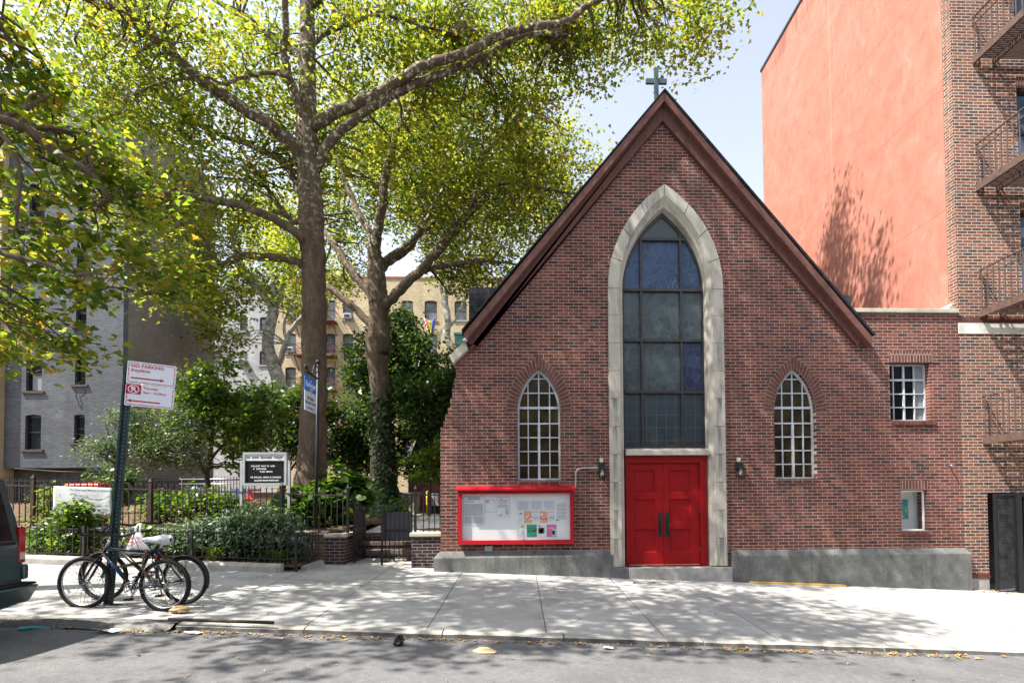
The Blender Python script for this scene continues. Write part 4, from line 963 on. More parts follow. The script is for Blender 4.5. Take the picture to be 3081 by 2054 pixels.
def low_fence():
    t=thing('low_iron_fence','knee high black iron fence along the front flower bed','fence',(-7.5,-.7,.3))
    zr=lambda x: .685-.0405*(x); zb=lambda x: .255-.0385*x
    zr=lambda x: .885-.0405*(x+4.8); zb=lambda x: .43-.0390*(x+4.8)
    mb=MB(); 
    for fz in (zr,zb): mb.bar((-14,-.72,fz(-14)),(-4.25,-.66,fz(-4.25)),.022,.022); mb.bar((-4.23,-.64,fz(-4.24)),(-4.12,.3,fz(-4.24)+.02),.022,.022)
    mb.build('rails',M_OLDIRON,t)
    mb=MB(); x=-13.9; rng=random.Random(2)
    while x<-4.3: dx=rng.uniform(-.01,.01); mb.bar((x,-.70,zb(x)),(x+dx,-.70,zr(x)+.05),.013); x+=.132
    for i in range(1,8): s=i/8; mb.bar((-4.23+.11*s,-.64+.94*s,zb(-4.2)),(-4.23+.11*s,-.64+.94*s,zr(-4.2)+.05),.013)
    mb.build('pickets',M_OLDIRON,t)
    for px in (-12.1,-10.1,-8.16,-6.18,-4.24):
        mb=MB(); mb.box(px-.022,px+.022,-.72,-.676,gz(px,-.7)-.05,zr(px)+.06); mb.build('post',M_OLDIRON,t)
low_fence()
t=thing('short_iron_fence','short black iron fence panel between the gate and the church corner','fence',(-1.9,.6,.84))
mb=MB(); 
for z in (1.63,.89): mb.box(-2.2,-1.61,.585,.615,z-.015,z+.015)
for i in range(5): x=-2.05+i*.118; mb.bar((x,.6,.836),(x,.6,1.70),.018); spear(mb,x,.6,1.70,.011,.05)
mb.build('pickets',M_BLACK,t)
mb=MB(); mb.box(-2.25,-2.20,.575,.625,.836,1.76); mb.add([(-2.26,.565,1.762),(-2.19,.565,1.762),(-2.19,.635,1.762),(-2.26,.635,1.762),(-2.225,.6,1.85)],[(0,1,4),(1,2,4),(2,3,4),(3,0,4),(3,2,1,0)]); mb.build('post',M_BLACK,t)
def gate(a,b,zh,zl,label):
    # leaf from hinge a to free end b
    a=Vector((*a,0)); b=Vector((*b,0)); L=(b-a).length; ex=(b-a).normalized(); z0=.23
    P=Plane((a.x,a.y,0),ex,(0,0,1)); t=thing('iron_gate_leaf',label,'gate',(a.x,a.y,z0),'leaves of the iron garden gate')
    mb=MB(); top=lambda u: zl+(zh-zl)*(1-u/L)**2
    P.plate(mb,0,.035,z0-.02,zh+.03,-.018,.018); P.plate(mb,L-.045,L,z0-.12,zl+.12,-.022,.022)
    for z in (z0,.66,.90): P.plate(mb,.036,L-.046,z-.012,z+.012,-.012,.012)
    n=7; 
    for i in range(12):
        u0=.036+(L-.082)*i/12; u1=.036+(L-.082)*(i+1)/12; mb.bar(P.p(u0,top(u0)),P.p(u1,top(u1)),.022)
    for i in range(1,n): u=L*i/n; mb.bar(P.p(u,z0-.0),P.p(u,top(u)+.13),.015)
    mb.build('frame_and_bars',M_BLACK,t)
    mb=MB(); P.plate(mb,.037,L-.047,.665,1.27,-.006,.006); mb.build('solid_panel',plain('dull_black_sheet',(.018,.019,.026),.7,0,.3,3),t)
gate((-2.29,.62),(-2.93,.48),1.62,1.28,'black iron gate leaf standing closed in front of the brick steps')
gate((-3.52,.55),(-3.50,1.30),1.60,1.27,'black iron gate leaf swung open beside the narrow pier')

# ------------------------------------------------------------------ signs in the garden
def letter_sign():
    t=thing('letter_board_sign','grey framed church letter board on two posts behind the iron fence','letter board',(-5.64,1.2,.95))
    M_ALU=plain('dull_aluminium',(.42,.44,.45),.45,.3,.12,6,.05)
    mb=MB(); panel_xz(mb,[rect(-6.13,-5.17,1.87,2.605),rect(-6.085,-5.225,1.92,2.56)],1.12,1.24); mb.build('cabinet_frame',M_ALU,t,bevel=.005)
    mb=MB(); mb.box(-6.09,-5.22,1.135,1.2,2.42,2.565); h=mb.build('header_panel',plain('grey_white_panel',(.55,.58,.62),.5,0,.05,4,0),t)
    mb=MB(); writing(mb,'All  Saints  Episcopal  Church',.068,(-5.655,1.134,2.47),align='CENTER',sx=.98); mb.build('header_lettering',M_INK,h)
    mb=MB(); mb.box(-6.09,-5.22,1.15,1.2,1.91,2.41); b=mb.build('letter_board',plain('black_felt',(.008,.008,.009),.35,0,.2,8),t)
    mb=MB()
    for s,x,z in (('THE LOVE  THAT "IS"  GOD',-5.70,2.285),('IS   STRONGER',-5.77,2.222),('THAN  DEATH',-5.63,2.16),('THE  EPISCOPAL  MISSION  IN  SUNNYSIDE',-5.64,2.035),('ALLSAINTSSUNNYSIDE.ORG',-5.62,1.965)):
        writing(mb,s,.043,(x,1.148,z),align='CENTER',sx=.82 if len(s)>30 else 1.0)
    mb.build('white_letters',M_PAPER,b)
    for x in (-6.165,-5.125): mb=MB(); mb.box(x-.028,x+.028,1.13,1.19,.7,2.42); mb.build('post',M_ALU,t,bevel=.004)
letter_sign()
def hanging_sign():
    t=thing('hanging_church_sign','blue and white hanging church sign on a black pole in front of the big trunk','hanging sign',(-4.42,.93,.9))
    mb=MB(); mb.tube([(-4.46,.95,.5),(-4.42,.93,4.52)],.036,10); mb.ball((-4.42,.93,4.58),.05); mb.ring((-4.422,.93,4.36),(0,0,1),.036,.012,14,6); mb.build('pole',M_BLACK,t)
    mb=MB(); mb.bar((-4.42,.92,4.21),(-4.42,.20,4.21),.03); mb.tube(smooth_path([(-4.42,.9,4.46),(-4.42,.75,4.48),(-4.42,.66,4.38),(-4.42,.6,4.26),(-4.42,.45,4.24),(-4.42,.32,4.3),(-4.42,.24,4.36),(-4.42,.2,4.3),(-4.42,.26,4.27)],5),.014,6)
    mb.bar((-4.42,.32,4.21),(-4.42,.32,4.14),.012); mb.bar((-4.42,.80,4.21),(-4.42,.80,4.14),.012); mb.build('scroll_bracket',M_BLACK,t)
    X=-4.44; mb=MB(); mb.box(X-.012,X,.235,.885,3.42,3.835); s=mb.build('panel',plain('pale_sign_white',(.62,.66,.74),.4,0,.05,3,0),t)
    mb=MB(); mb.box(X-.012,X,.235,.885,3.836,4.14); mb.build('blue_panel',plain('sign_blue',(.035,.20,.62),.4,0,.06,3,0),t)
    W=MB()
    for body,size,y,z,sh in (('THE',.045,.56,4.055,0),('Episcopal',.155,.56,3.945,.25),('CHURCH',.045,.58,3.885,0)): writing(W,body,size,(X+.001,y,z),(0,1,0),(0,0,1),'CENTER',shear=sh)
    W.build('white_lettering',M_PAPER,s)
    W=MB()
    for body,size,y,z in (("All Saints'",.10,.56,3.67),('Episcopal Church',.085,.56,3.58),('WELCOMES YOU',.05,.56,3.475)): writing(W,body,size,(X+.001,y,z),(0,1,0),(0,0,1),'CENTER')
    W.build('dark_lettering',plain('sign_navy',(.04,.05,.16),.5,0,.1,3,0),s)
    W=MB(); 
    for mt,q,d in ((M_PAPER,1,0),):
        pts=[(.53,3.86),(.59,3.86),(.59,3.80),(.56,3.755),(.53,3.80)]; n=len(pts)
        W.add([(X+.0005,a,b) for a,b in pts]+[(X+.003,a,b) for a,b in pts],[tuple(range(n,2*n))]+[(i,(i+1)%n,n+(i+1)%n,n+i) for i in range(n)])
    e=W.build('shield',M_PAPER,s); W=MB(); W.box(X+.0032,X+.0045,.555,.565,3.765,3.858); W.box(X+.0032,X+.0045,.532,.588,3.815,3.825); W.build('shield_cross',M_QRED,e)
hanging_sign()
def banner():
    t=thing('vinyl_banner','white vinyl church banner tied to the rusty iron fence','banner',(-9,.47,1.25))
    mb=MB(); nx,nz=26,12; v=[]; f=[]
    for j in range(nz+1):
        for i in range(nx+1):
            u=i/nx; w=j/nz; x=-9.66+1.18*u; z=1.285-.045*u+w*.575; edge=math.sin(u*math.pi)
            y=.455+.03*edge*math.sin((u*3.2+w*1.7)*2.2)*(1-w*.6)-.012*math.exp(-((u-.78-.28*w)/.07)**2)
            v.append((x,y,z))
    f=[(j*(nx+1)+i,j*(nx+1)+i+1,(j+1)*(nx+1)+i+1,(j+1)*(nx+1)+i) for j in range(nz) for i in range(nx)]
    mb.add(v,f,True); o=mb.build('sheet',plain('banner_vinyl',(.52,.53,.53),.5,0,.06,3,0),t); s=o.modifiers.new('s','SOLIDIFY'); s.thickness=.004
    P=Plane((-9.66,.418,1.29),(1.18,0,-.045),(0,0,1)); W=MB(); P.text(W,'The Episcopal Mission in Sunnyside',.062,.33,.49); W.build('heading',plain('dark_teal_ink',(.05,.12,.15),.6),o)
    W=MB(); rng=random.Random(6)
    for i,(v,a,b) in enumerate(((.445,.36,.55),(.405,.40,.95),(.375,.46,.92),(.335,.42,1.08),(.31,.55,.9),(.265,.45,1.1),(.24,.52,1.0),(.195,.55,1.08),(.17,.6,1.05),(.13,.6,1.1),(.10,.75,1.12),(.06,.72,1.0),(.035,.72,.98))):
        u=a
        while u<b: w=rng.uniform(.015,.06); P.plate(W,u,min(b,u+w),v-.004,v+.005,0,.002); u+=w+.012
    W.build('body_lines',M_GREYINK,o)
    W=MB(); P.plate(W,.085,.092,.06,.21,0,.002); P.plate(W,.055,.125,.135,.143,0,.002); W.build('printed_cross',plain('green_teal_ink',(.02,.13,.13),.6),o)
    for i,c in enumerate(((.05,.07,.35),(.7,.1,.06),(.65,.6,.6),(.08,.12,.45),(.75,.3,.05))):
        W=MB(); P.plate(W,1.02+i*.022,1.04+i*.022,.02,.07,0,.002); W.build('printed_flag',plain('flag_ink_%d'%i,c,.6,0,.05,3,0),o)
    W=MB()
    for u,v in ((.02,.555),(.55,.57),(1.16,.555),(.01,.30),(1.165,.28),(1.16,.02)): W.ball(P.p(u,v,.01),.012,6,5)
    W.build('ties',M_RUST,t)
banner()
def parking_sign():
    t=thing('street_sign_pole','leaning green perforated street sign post with bicycles locked to it','sign post',(-5.56,-3.66,.14))
    b=Vector((-5.575,-3.66,.10)); tp=Vector((-5.365,-3.62,3.45)); ez=(tp-b).normalized(); ex=Vector((.93,.36,0)); ex=(ex-ez*ex.dot(ez)).normalized()
    P=Plane(b,ex,ez); L=(tp-b).length; M_POST=plain('dark_green_post_paint',(.040,.075,.075),.4,.3,.4,10,.15)
    mb=MB(); P.plate(mb,-.03,.03,0,L,.0,.008); 
    for s in (-1,1):
        mb.add([P.p(s*.03,0,.004),P.p(s*.045,0,.045),P.p(s*.045,L,.045),P.p(s*.03,L,.004)],[(0,1,2,3)]); P.plate(mb,s*.045-.012,s*.045+.012,0,L,.042,.05)
    mb.build('post',M_POST,t)
    mb=MB(); n=62
    for i in range(n):
        v=.06+i*.0525; k=[P.p(.009*math.cos(a),v+.009*math.sin(a),.0085) for a in [j*math.pi/4 for j in range(8)]]; mb.add(k,[tuple(range(8))])
    mb.build('punched_holes',plain('bright_hole',(.30,.32,.30),.6),t)
    mb=MB(); mb.ball((b.x+.05,b.y,.13),(.16,.10,.03),10,6); mb.box(b.x-.2,b.x+.28,b.y-.07,b.y+.06,.105,.13); mb.build('base_plate',M_OLDIRON,t,bevel=.01)
    P2=Plane(Vector((-5.385,-3.70,2.86)),(.545,.20,-.035),ez); M_SIGNW=plain('sign_white',(.72,.74,.80),.35,0,.04,4,0); M_SRED=plain('sign_red',(.42,.012,.03),.4,0,.06,4,0)
    def rounded(w,h,r,n=4):
        pts=[]
        for cx,cy,a0 in ((w-r,r,-90),(w-r,h-r,0),(r,h-r,90),(r,r,180)):
            for i in range(n+1): a=rad(a0+90*i/n); pts.append((cx+r*math.cos(a),cy+r*math.sin(a)))
        return pts
    def border(mb,w,h,v0,sides):
        i=.02
        def dash(a,b,c,d):
            n=4; g=.006
            for k in range(n):
                if a==b: e=(d-c)/n; P2.plate(mb,a-.004,a+.004,c+e*k+g,c+e*(k+1)-g,.0045,.006)
                else: e=(b-a)/n; P2.plate(mb,a+e*k+g,a+e*(k+1)-g,c-.004,c+.004,.0045,.006)
        if 't' in sides: dash(i,w-i,v0+h-i,0)
        if 'b' in sides: dash(i,w-i,v0+i,0)
        dash(i,i,v0+i,v0+h-i); dash(w-i,w-i,v0+i,v0+h-i)
    for nm,v0,lab in (('upper_sign',.31,'white no parking anytime sign, upper panel'),('lower_sign',.0,'white street cleaning sign, lower panel')):
        mb=MB(); P2.poly(mb,[(a,b_+v0) for a,b_ in rounded(.575,.305,.018)],.0,.004); s=mb.build(nm,M_SIGNW,t); s['label']=lab
        W=MB()
        if v0:
            border(W,.575,.305,v0,'tb'); P2.text(W,'NO PARKING',.062,.045,v0+.225,.0045,spacing=1.02); P2.text(W,'Anytime',.062,.045,v0+.165,.0045,spacing=1.05)
            P2.plate(W,.05,.40,v0+.069,v0+.087,.0045,.006); P2.poly(W,[(.395,v0+.055),(.445,v0+.078),(.395,v0+.101)],.0045,.006)
        else:
            border(W,.575,.305,v0,'b'); P2.text(W,'Thursday',.043,.205,v0+.245,.0045,spacing=1.08); P2.text(W,'9am - 10:30am',.043,.205,v0+.185,.0045,spacing=1.05)
            P2.plate(W,.07,.41,v0+.062,v0+.080,.0045,.006); P2.poly(W,[(.075,v0+.094),(.025,v0+.071),(.075,v0+.048)],.0045,.006)
            P2.plate(W,.008,.18,v0+.165,v0+.298,.0045,.006)
        W.build('red_lettering',M_SRED,s)
        if not v0:
            W=MB(); c=P2.p(.094,.2315,.0068)
            for R in (.058,): 
                n=30; A=[P2.p(.094+math.cos(a)*R*1.15,.2315+math.sin(a)*R,.0068) for a in [2*math.pi*i/n for i in range(n)]]; B=[P2.p(.094+math.cos(a)*R*.84*1.15,.2315+math.sin(a)*R*.84,.0068) for a in [2*math.pi*i/n for i in range(n)]]
                W.strip(A,B,True)
            P2.text(W,'P',.095,.066,.199,.0068); W.add([P2.p(.055,.265,.0082),P2.p(.066,.272,.0082),P2.p(.135,.198,.0082),P2.p(.124,.191,.0082)],[(0,1,2,3)])
            W.build('no_parking_symbol',M_SIGNW,s)
parking_sign()
# ------------------------------------------------------------------ bicycles
M_TYRE=plain('black_rubber',(.014,.014,.015),.75,0,.3,20,.3,.2); M_RIM=plain('silver_rim',(.55,.56,.58),.3,.85,.1,6,0); M_RIMK=plain('black_rim',(.02,.02,.022),.4,.5,.2,6,0)
M_BIKE=plain('dark_navy_bike_paint',(.010,.012,.024),.22,.2,.15,6,0,.6); M_BIKE2=plain('black_bike_paint',(.010,.010,.011),.35,.1,.2,6,0); M_SPOKE=plain('spoke_steel',(.50,.51,.52),.3,.9,.05,4,0)
M_REFL=plain('red_reflector',(.50,.01,.01),.2,0,.1,4,0)
def bicycle(t,fw,rw,R,bb,ht,hb,st,sd,bar,paint,rim,knob,tr=.029,fenders=False,step=False,crank=40):
    V=Vector; fw=V(fw);rw=V(rw);bb=V(bb);ht=V(ht);hb=V(hb);st=V(st);sd=V(sd)
    ax=(fw-rw); ax=V((0,0,1)).cross(ax).normalized(); rng=random.Random(11)
    def wheel(c,steer=0):
        a=Matrix.Rotation(steer,3,'Z')@ax
        e1=a.orthogonal().normalized(); e1=V((0,0,1))-a*a.z; e1.normalize(); e2=a.cross(e1)
        dr=lambda g: e1*math.cos(g)+e2*math.sin(g)
        mb=MB(); mb.ring(c,a,R-.046,.0155,44,6,.9); w=mb.build('wheel',rim,t)
        mb=MB(); mb.ring(c,a,R-tr,tr,44,8)
        if knob:
            for i in range(66):
                g=2*math.pi*i/66
                for s in (-1,0,1):
                    p=c+dr(g+.02*s)*(R-.004-abs(s)*.006)+a*(s*.015); d=dr(g)*.006; q=dr(g+math.pi/2)*.008; b_=a*.006
                    mb.add([p-q-b_,p+q-b_,p+q+b_,p-q+b_,p-q-b_+d,p+q-b_+d,p+q+b_+d,p-q+b_+d],[(4,5,6,7),(0,1,5,4),(1,2,6,5),(2,3,7,6),(3,0,4,7)])
        mb.build('tyre',M_TYRE,w)
        mb=MB()
        for i in range(32):
            g=2*math.pi*i/32; s=1 if i%2 else -1; o=.35 if (i//2)%2 else -.35
            mb.bar(c+a*(s*.028)+dr(g+o)*.022,c+dr(g)*(R-.045),.0036)
        mb.build('spokes',M_SPOKE,w)
        mb=MB(); mb.tube([c-a*.05,c+a*.05],.016,10); mb.tube([c-a*.03,c-a*.026],.026,10); mb.tube([c+a*.026,c+a*.03],.026,10); mb.build('hub',M_SPOKE,w)
        mb=MB(); g=2.0 if steer else 3.5; p=c+dr(g)*(R*.66); d=dr(g)*.02; q=dr(g+1.57)*.045; mb.add([p-d-q,p+d-q,p+d+q,p-d+q],[(0,1,2,3)]); o=mb.build('spoke_reflector',plain('clear_reflector',(.5,.5,.5),.2,.3,.1,4,0),w)
        return a,w
    sa=rad(4)
    fa,fwo=wheel(fw,sa); ra,rwo=wheel(rw)
    mb=MB(); mb.tube([hb-(ht-hb)*.2,ht+(ht-hb)*.25],.019,10)
    mb.tube([hb+(ht-hb)*.1,bb],.027,10); mb.tube([ht-(ht-hb)*.1,st],.020,10) if not step else mb.tube([hb+(ht-hb)*.4,bb+(st-bb)*.35],.02,10)
    mb.tube([bb,st,st+(st-bb).normalized()*.03],.020,10); mb.tube([bb-ax*.035,bb+ax*.035],.024,10)
    for s in (-1,1):
        mb.tube([bb+ax*s*.03,rw+ax*s*.055],.013,8); mb.tube([st+ax*s*.02,rw+ax*s*.055],.012,8)
    mb.build('frame',paint,t)
    mb=MB(); cr=hb+(fw-hb)*.22+V((0,0,.02))
    mb.tube([ht+(ht-hb)*.2,hb,cr],.016,10)
    for s in (-1,1): mb.tube(smooth_path([tuple(cr+fa*s*.012),tuple(cr+fa*s*.05+(fw-cr)*.12),tuple(fw+fa*s*.052)],4),.016,8)
    mb.build('fork',paint,t)
    mb=MB(); top=ht+(ht-hb).normalized()*.12; mid=V(bar[len(bar)//2]); mb.tube([ht,top],.014,8); mb.tube([top,mid],.015,8); h=mb.build('stem',M_RIM if not step else M_BIKE2,t)
    mb=MB(); mb.tube(smooth_path(bar,5),.016,8); hb_=mb.build('handlebar',M_RIMK,t)
    mb=MB(); P=smooth_path(bar,5); mb.tube(P[:5],.023,8); mb.tube(P[-6:],.023,8); mb.build('grips',M_TYRE,hb_)
    mb=MB()
    for a_,b_ in ((P[6],hb+(fw-hb)*.3),(P[-8],bb+(st-bb)*.7),(P[8],ht)):
        a_=V(a_); b_=V(b_); mb.tube(smooth_path([tuple(a_),tuple(a_+V((.03,-.05,.05))),tuple((a_+b_)/2+V((.04,-.05,.0))),tuple(b_)],5),.0035,5)
    mb.tube([bb+V((0,-.03,.0)),(bb+rw)/2+V((0,-.03,-.05)),rw+V((0,-.05,-.03))],.003,5)
    mb.build('cables',M_TYRE,t)
    mb=MB(); 
    for i in range(1): mb.ring(bb-ax*(-.045),ax,.085,.006,36,6); mb.ring(bb+ax*.045,ax,.055,.005,28,6)
    for k_ in range(5): g=k_*1.2566; mb.bar(bb+ax*.045,bb+ax*.045+V((math.cos(g)*.085*abs(ax.y),0,math.sin(g)*.085)),.012)
    mb.bar(bb+ax*.04+V((0,0,.085)),rw+ax*.04+V((0,0,.035)),.006); mb.bar(bb+ax*.04-V((0,0,.085)),rw+ax*.04-V((0,0,.035)),.006)
    mb.ring(rw+ax*.04,ax,.035,.012,20,6); cr_=mb.build('chainset',M_SPOKE if not step else M_BIKE2,t)
    for s,g in ((-1,rad(crank)),(1,rad(crank+180))):
        e=bb+ax*s*.075+V((-math.cos(g),0,-math.sin(g)))*.17; mb=MB(); mb.tube([bb+ax*s*.05,e],.011,8); c_=mb.build('crank',M_RIM,t)
        mb=MB(); mb.box(e.x-.045,e.x+.045,e.y+s*.05-.04,e.y+s*.05+.04,e.z-.013,e.z+.013); mb.build('pedal',M_TYRE,c_,bevel=.004)
    mb=MB(); d=V((-1,0,0)); f=[]; sx=[(-.14,.018,.0),(-.08,.025,.005),(0,.05,.01),(.07,.078,.018),(.12,.07,.022),(.14,.03,.02)]
    rings=[]
    for x,w,z in sx:
        rings.append([(sd.x+x,sd.y+w*math.cos(a),sd.z+z+(.022 if math.sin(a)>0 else .035)*math.sin(a)) for a in [2*math.pi*i/10 for i in range(10)]])
    v=[p for r_ in rings for p in r_]; f=[(i*10+j,i*10+(j+1)%10,(i+1)*10+(j+1)%10,(i+1)*10+j) for i in range(5) for j in range(10)]+[tuple(range(10)),tuple(reversed(range(50,60)))]
    mb.add(v,f,True); so=mb.build('saddle',M_TYRE,t); mb=MB(); mb.tube([st,sd-V((0,0,.02))],.013,8); mb.build('seat_post',M_RIM if not step else M_BIKE2,t)
    if fenders:
        for c,a,g0,g1 in ((fw,fa,-.5,1.9),(rw,ra,-1.9,.95)):
            e1=V((0,0,1)); e2=a.cross(e1); mb=MB(); A=[];B=[];n=18
            for i in range(n+1):
                g=g0+(g1-g0)*i/n; d=e1*math.cos(g)-e2*math.sin(g) if False else e1*math.cos(g)+e2*math.sin(g); A.append([tuple(c+d*(R+.012)+a*w_) if abs(w_)<.02 else tuple(c+d*(R-.006)+a*w_) for w_ in (-.034,-.016,.016,.034)])
            v=[p for q in A for p in q]; f=[(i*4+j,i*4+j+1,(i+1)*4+j+1,(i+1)*4+j) for i in range(n) for j in range(3)]; mb.add(v,f,True); o=mb.build('fender',M_BIKE2,t); s_=o.modifiers.new('s','SOLIDIFY'); s_.thickness=.003
    mb=MB(); p=st+V((.02,-.02,-.1)); mb.tube([p+V((.06,0,0)),p+V((.075,0,0))],.022,10); mb.build('rear_reflector',M_REFL,t)
t=thing('bicycle','dark navy mountain bike with silver rims, nearest the street, leaning on the sign post','bicycle',(-5.2,-3.9,.13),'bicycles locked to the sign post')
bicycle(t,(-5.745,-3.87,.475),(-4.655,-3.95,.44),.345,(-5.10,-3.90,.40),(-5.475,-3.87,.93),(-5.505,-3.87,.855),(-4.885,-3.90,.875),(-4.80,-3.91,1.015),
    [(-5.74,-3.98,1.20),(-5.715,-4.0,1.12),(-5.56,-3.96,1.105),(-5.42,-3.90,1.10),(-5.30,-3.80,1.08),(-5.19,-3.70,1.13),(-5.03,-3.66,1.15)],M_BIKE,M_RIM,True,crank=62)
W=MB(); 
for i,ch in enumerate('PACIFIC' if False else ''): pass
mb=MB(); a=Vector((-5.40,-3.892,.755)); b=Vector((-5.24,-3.905,.56)); d=(b-a).normalized(); up=Vector((-d.z,0,d.x)); 
for i in range(5):
    p=a+d*(.045*i); mb.add([p-up*.012+Vector((0,-.023,0)),p+d*.03-up*.012+Vector((0,-.023,0)),p+d*.03+up*.012+Vector((0,-.023,0)),p+up*.012+Vector((0,-.023,0))],[(0,1,2,3)])
mb.build('blue_decal',plain('bright_blue_decal',(.02,.16,.55),.3,0,.1,5,0),t)
t=thing('bicycle','black city bike with fenders, behind the navy mountain bike at the sign post','bicycle',(-5.2,-3.5,.15),'bicycles locked to the sign post')
bicycle(t,(-5.79,-3.46,.50),(-4.62,-3.58,.455),.335,(-5.03,-3.54,.40),(-5.52,-3.50,.95),(-5.55,-3.50,.85),(-4.985,-3.55,.86),(-4.92,-3.55,1.01),
    [(-5.56,-3.82,1.13),(-5.57,-3.75,1.19),(-5.50,-3.62,1.235),(-5.38,-3.52,1.21),(-5.32,-3.44,1.24),(-5.26,-3.38,1.24),(-5.10,-3.36,1.235)],M_BIKE2,M_RIMK,False,.025,True,crank=100)
def chain(name,label,pts,r,mat,n):
    mb=MB(); P=smooth_path(pts,12); L=np.cumsum([0]+[np.linalg.norm(P[i+1]-P[i]) for i in range(len(P)-1)])
    for i in range(n):
        s=L[-1]*(i+.5)/n; k_=min(len(P)-2,np.searchsorted(L,s)-1); p=P[k_]; d=Vector(P[k_+1]-P[k_]).normalized(); a=d.orthogonal().normalized(); a=a if i%2 else d.cross(a)
        e2=d; e1=a.cross(d); b=len(mb.v); 
        for q in range(10):
            g=2*math.pi*q/10; c=Vector(p)+d*(math.cos(g)*r*1.5)+e1*(math.sin(g)*r)
            nn=(d*math.cos(g)+e1*math.sin(g))
            for w in range(5): h=2*math.pi*w/5; mb.v.append(tuple(c+nn*(math.cos(h)*r*.34)+a*(math.sin(h)*r*.34)))
        for q in range(10):
            for w in range(5): mb.f.append((b+q*5+w,b+((q+1)%10)*5+w,b+((q+1)%10)*5+(w+1)%5,b+q*5+(w+1)%5)); mb.sm.append(True)
    o=mb.build(name,mat); tag(o,label,'chain','chains locking the bicycles'); return o
chain('lock_chain','rusty brown chain hanging from the seat tube of the navy bike',[(-4.90,-3.94,.90),(-4.93,-3.96,.80),(-4.92,-3.97,.68),(-4.89,-3.98,.60),(-4.84,-3.97,.56),(-4.80,-3.95,.60)],.016,plain('rusty_chain',(.16,.08,.05),.7,.3,.5,20),19)
chain('lock_chain','black chain wound round the sign post and the navy bike frame',[(-5.52,-3.74,.56),(-5.42,-3.86,.62),(-5.32,-3.93,.68),(-5.2,-3.92,.70),(-5.12,-3.8,.72),(-5.2,-3.6,.70),(-5.4,-3.55,.66),(-5.55,-3.6,.6)],.017,M_OLDIRON,30)
def plastic_bag():
    t=thing('plastic_bag','white plastic shopping bag with red lettering hanging from the handlebars','bag',(-5.18,-3.66,1.2))
    mb=MB(); n=22; rows_=[(1.135,.035,.012),(1.10,.055,.03),(1.05,.075,.05),(.98,.105,.065),(.92,.135,.075),(.87,.16,.075),(.845,.155,.06),(.835,.11,.035)]
    v=[]; rng=random.Random(5)
    for z,a,b in rows_:
        for i in range(n):
            g=2*math.pi*i/n; w=1+.10*math.sin(g*5+z*9)+.05*math.sin(g*11+z*30); v.append((-5.18+a*w*math.cos(g),-3.70+b*w*math.sin(g),z))
    f=[(i*n+j,(i+1)*n+j,(i+1)*n+(j+1)%n,i*n+(j+1)%n) for i in range(len(rows_)-1) for j in range(n)]+[tuple(range((len(rows_)-1)*n,len(rows_)*n))]
    mb.add(v,f,True)
    for s in (-1,1): mb.tube(smooth_path([(-5.18+s*.03,-3.70,1.12),(-5.18+s*.028,-3.69,1.19),(-5.18+s*.012,-3.66,1.235),(-5.175,-3.62,1.22)],4),[.013]*12+[.01],8)
    k=N('thin_white_plastic'); k.base((.72,.72,.74)); k.fin(.35,0,.5); tr=k.n('BsdfTranslucent'); tr.inputs[0].default_value=(.8,.8,.82,1); mx=k.n('MixShader'); mx.inputs[0].default_value=.35; k.l(k.p.outputs[0],mx.inputs[1]); k.l(tr.outputs[0],mx.inputs[2]); k.l(mx.outputs[0],k.out.inputs[0])
    mb.build('bag_body',k.m,t)
    for i,(z,c) in enumerate(((1.035,(.45,.02,.04)),(.985,(.5,.12,.16)),(.94,(.55,.3,.34)))):
        W=MB(); writing(W,'THANK YOU',.042,(-5.18,-3.785-.012*i,z),align='CENTER',sx=.75+.12*i); W.build('red_lettering',plain('bag_ink_%d'%i,c,.5,0,.05,4,0),t)
plastic_bag()
mb=MB(); rng=random.Random(9); n=14
sx=[(-.17,.03,.012),(-.12,.05,.03),(-.04,.062,.035),(.05,.10,.05),(.12,.12,.06),(.17,.09,.05),(.19,.03,.02)]; v=[]
for x,w,h in sx:
    for i in range(n):
        g=2*math.pi*i/n; q=1+rng.uniform(-.12,.12); v.append((-4.80+x,-3.91+w*q*math.cos(g),1.045+h*q*math.sin(g)-.02*(math.sin(g)<0)))
mb.add(v,[(i*n+j,i*n+(j+1)%n,(i+1)*n+(j+1)%n,(i+1)*n+j) for i in range(6) for j in range(n)]+[tuple(range(n)),tuple(reversed(range(6*n,7*n)))],True)
o=mb.build('saddle_bag_cover',plain('white_grey_bag',(.60,.62,.66),.35,0,.3,14,.4)); tag(o,'white plastic bag wrapped round the saddle of the navy bike','bag')

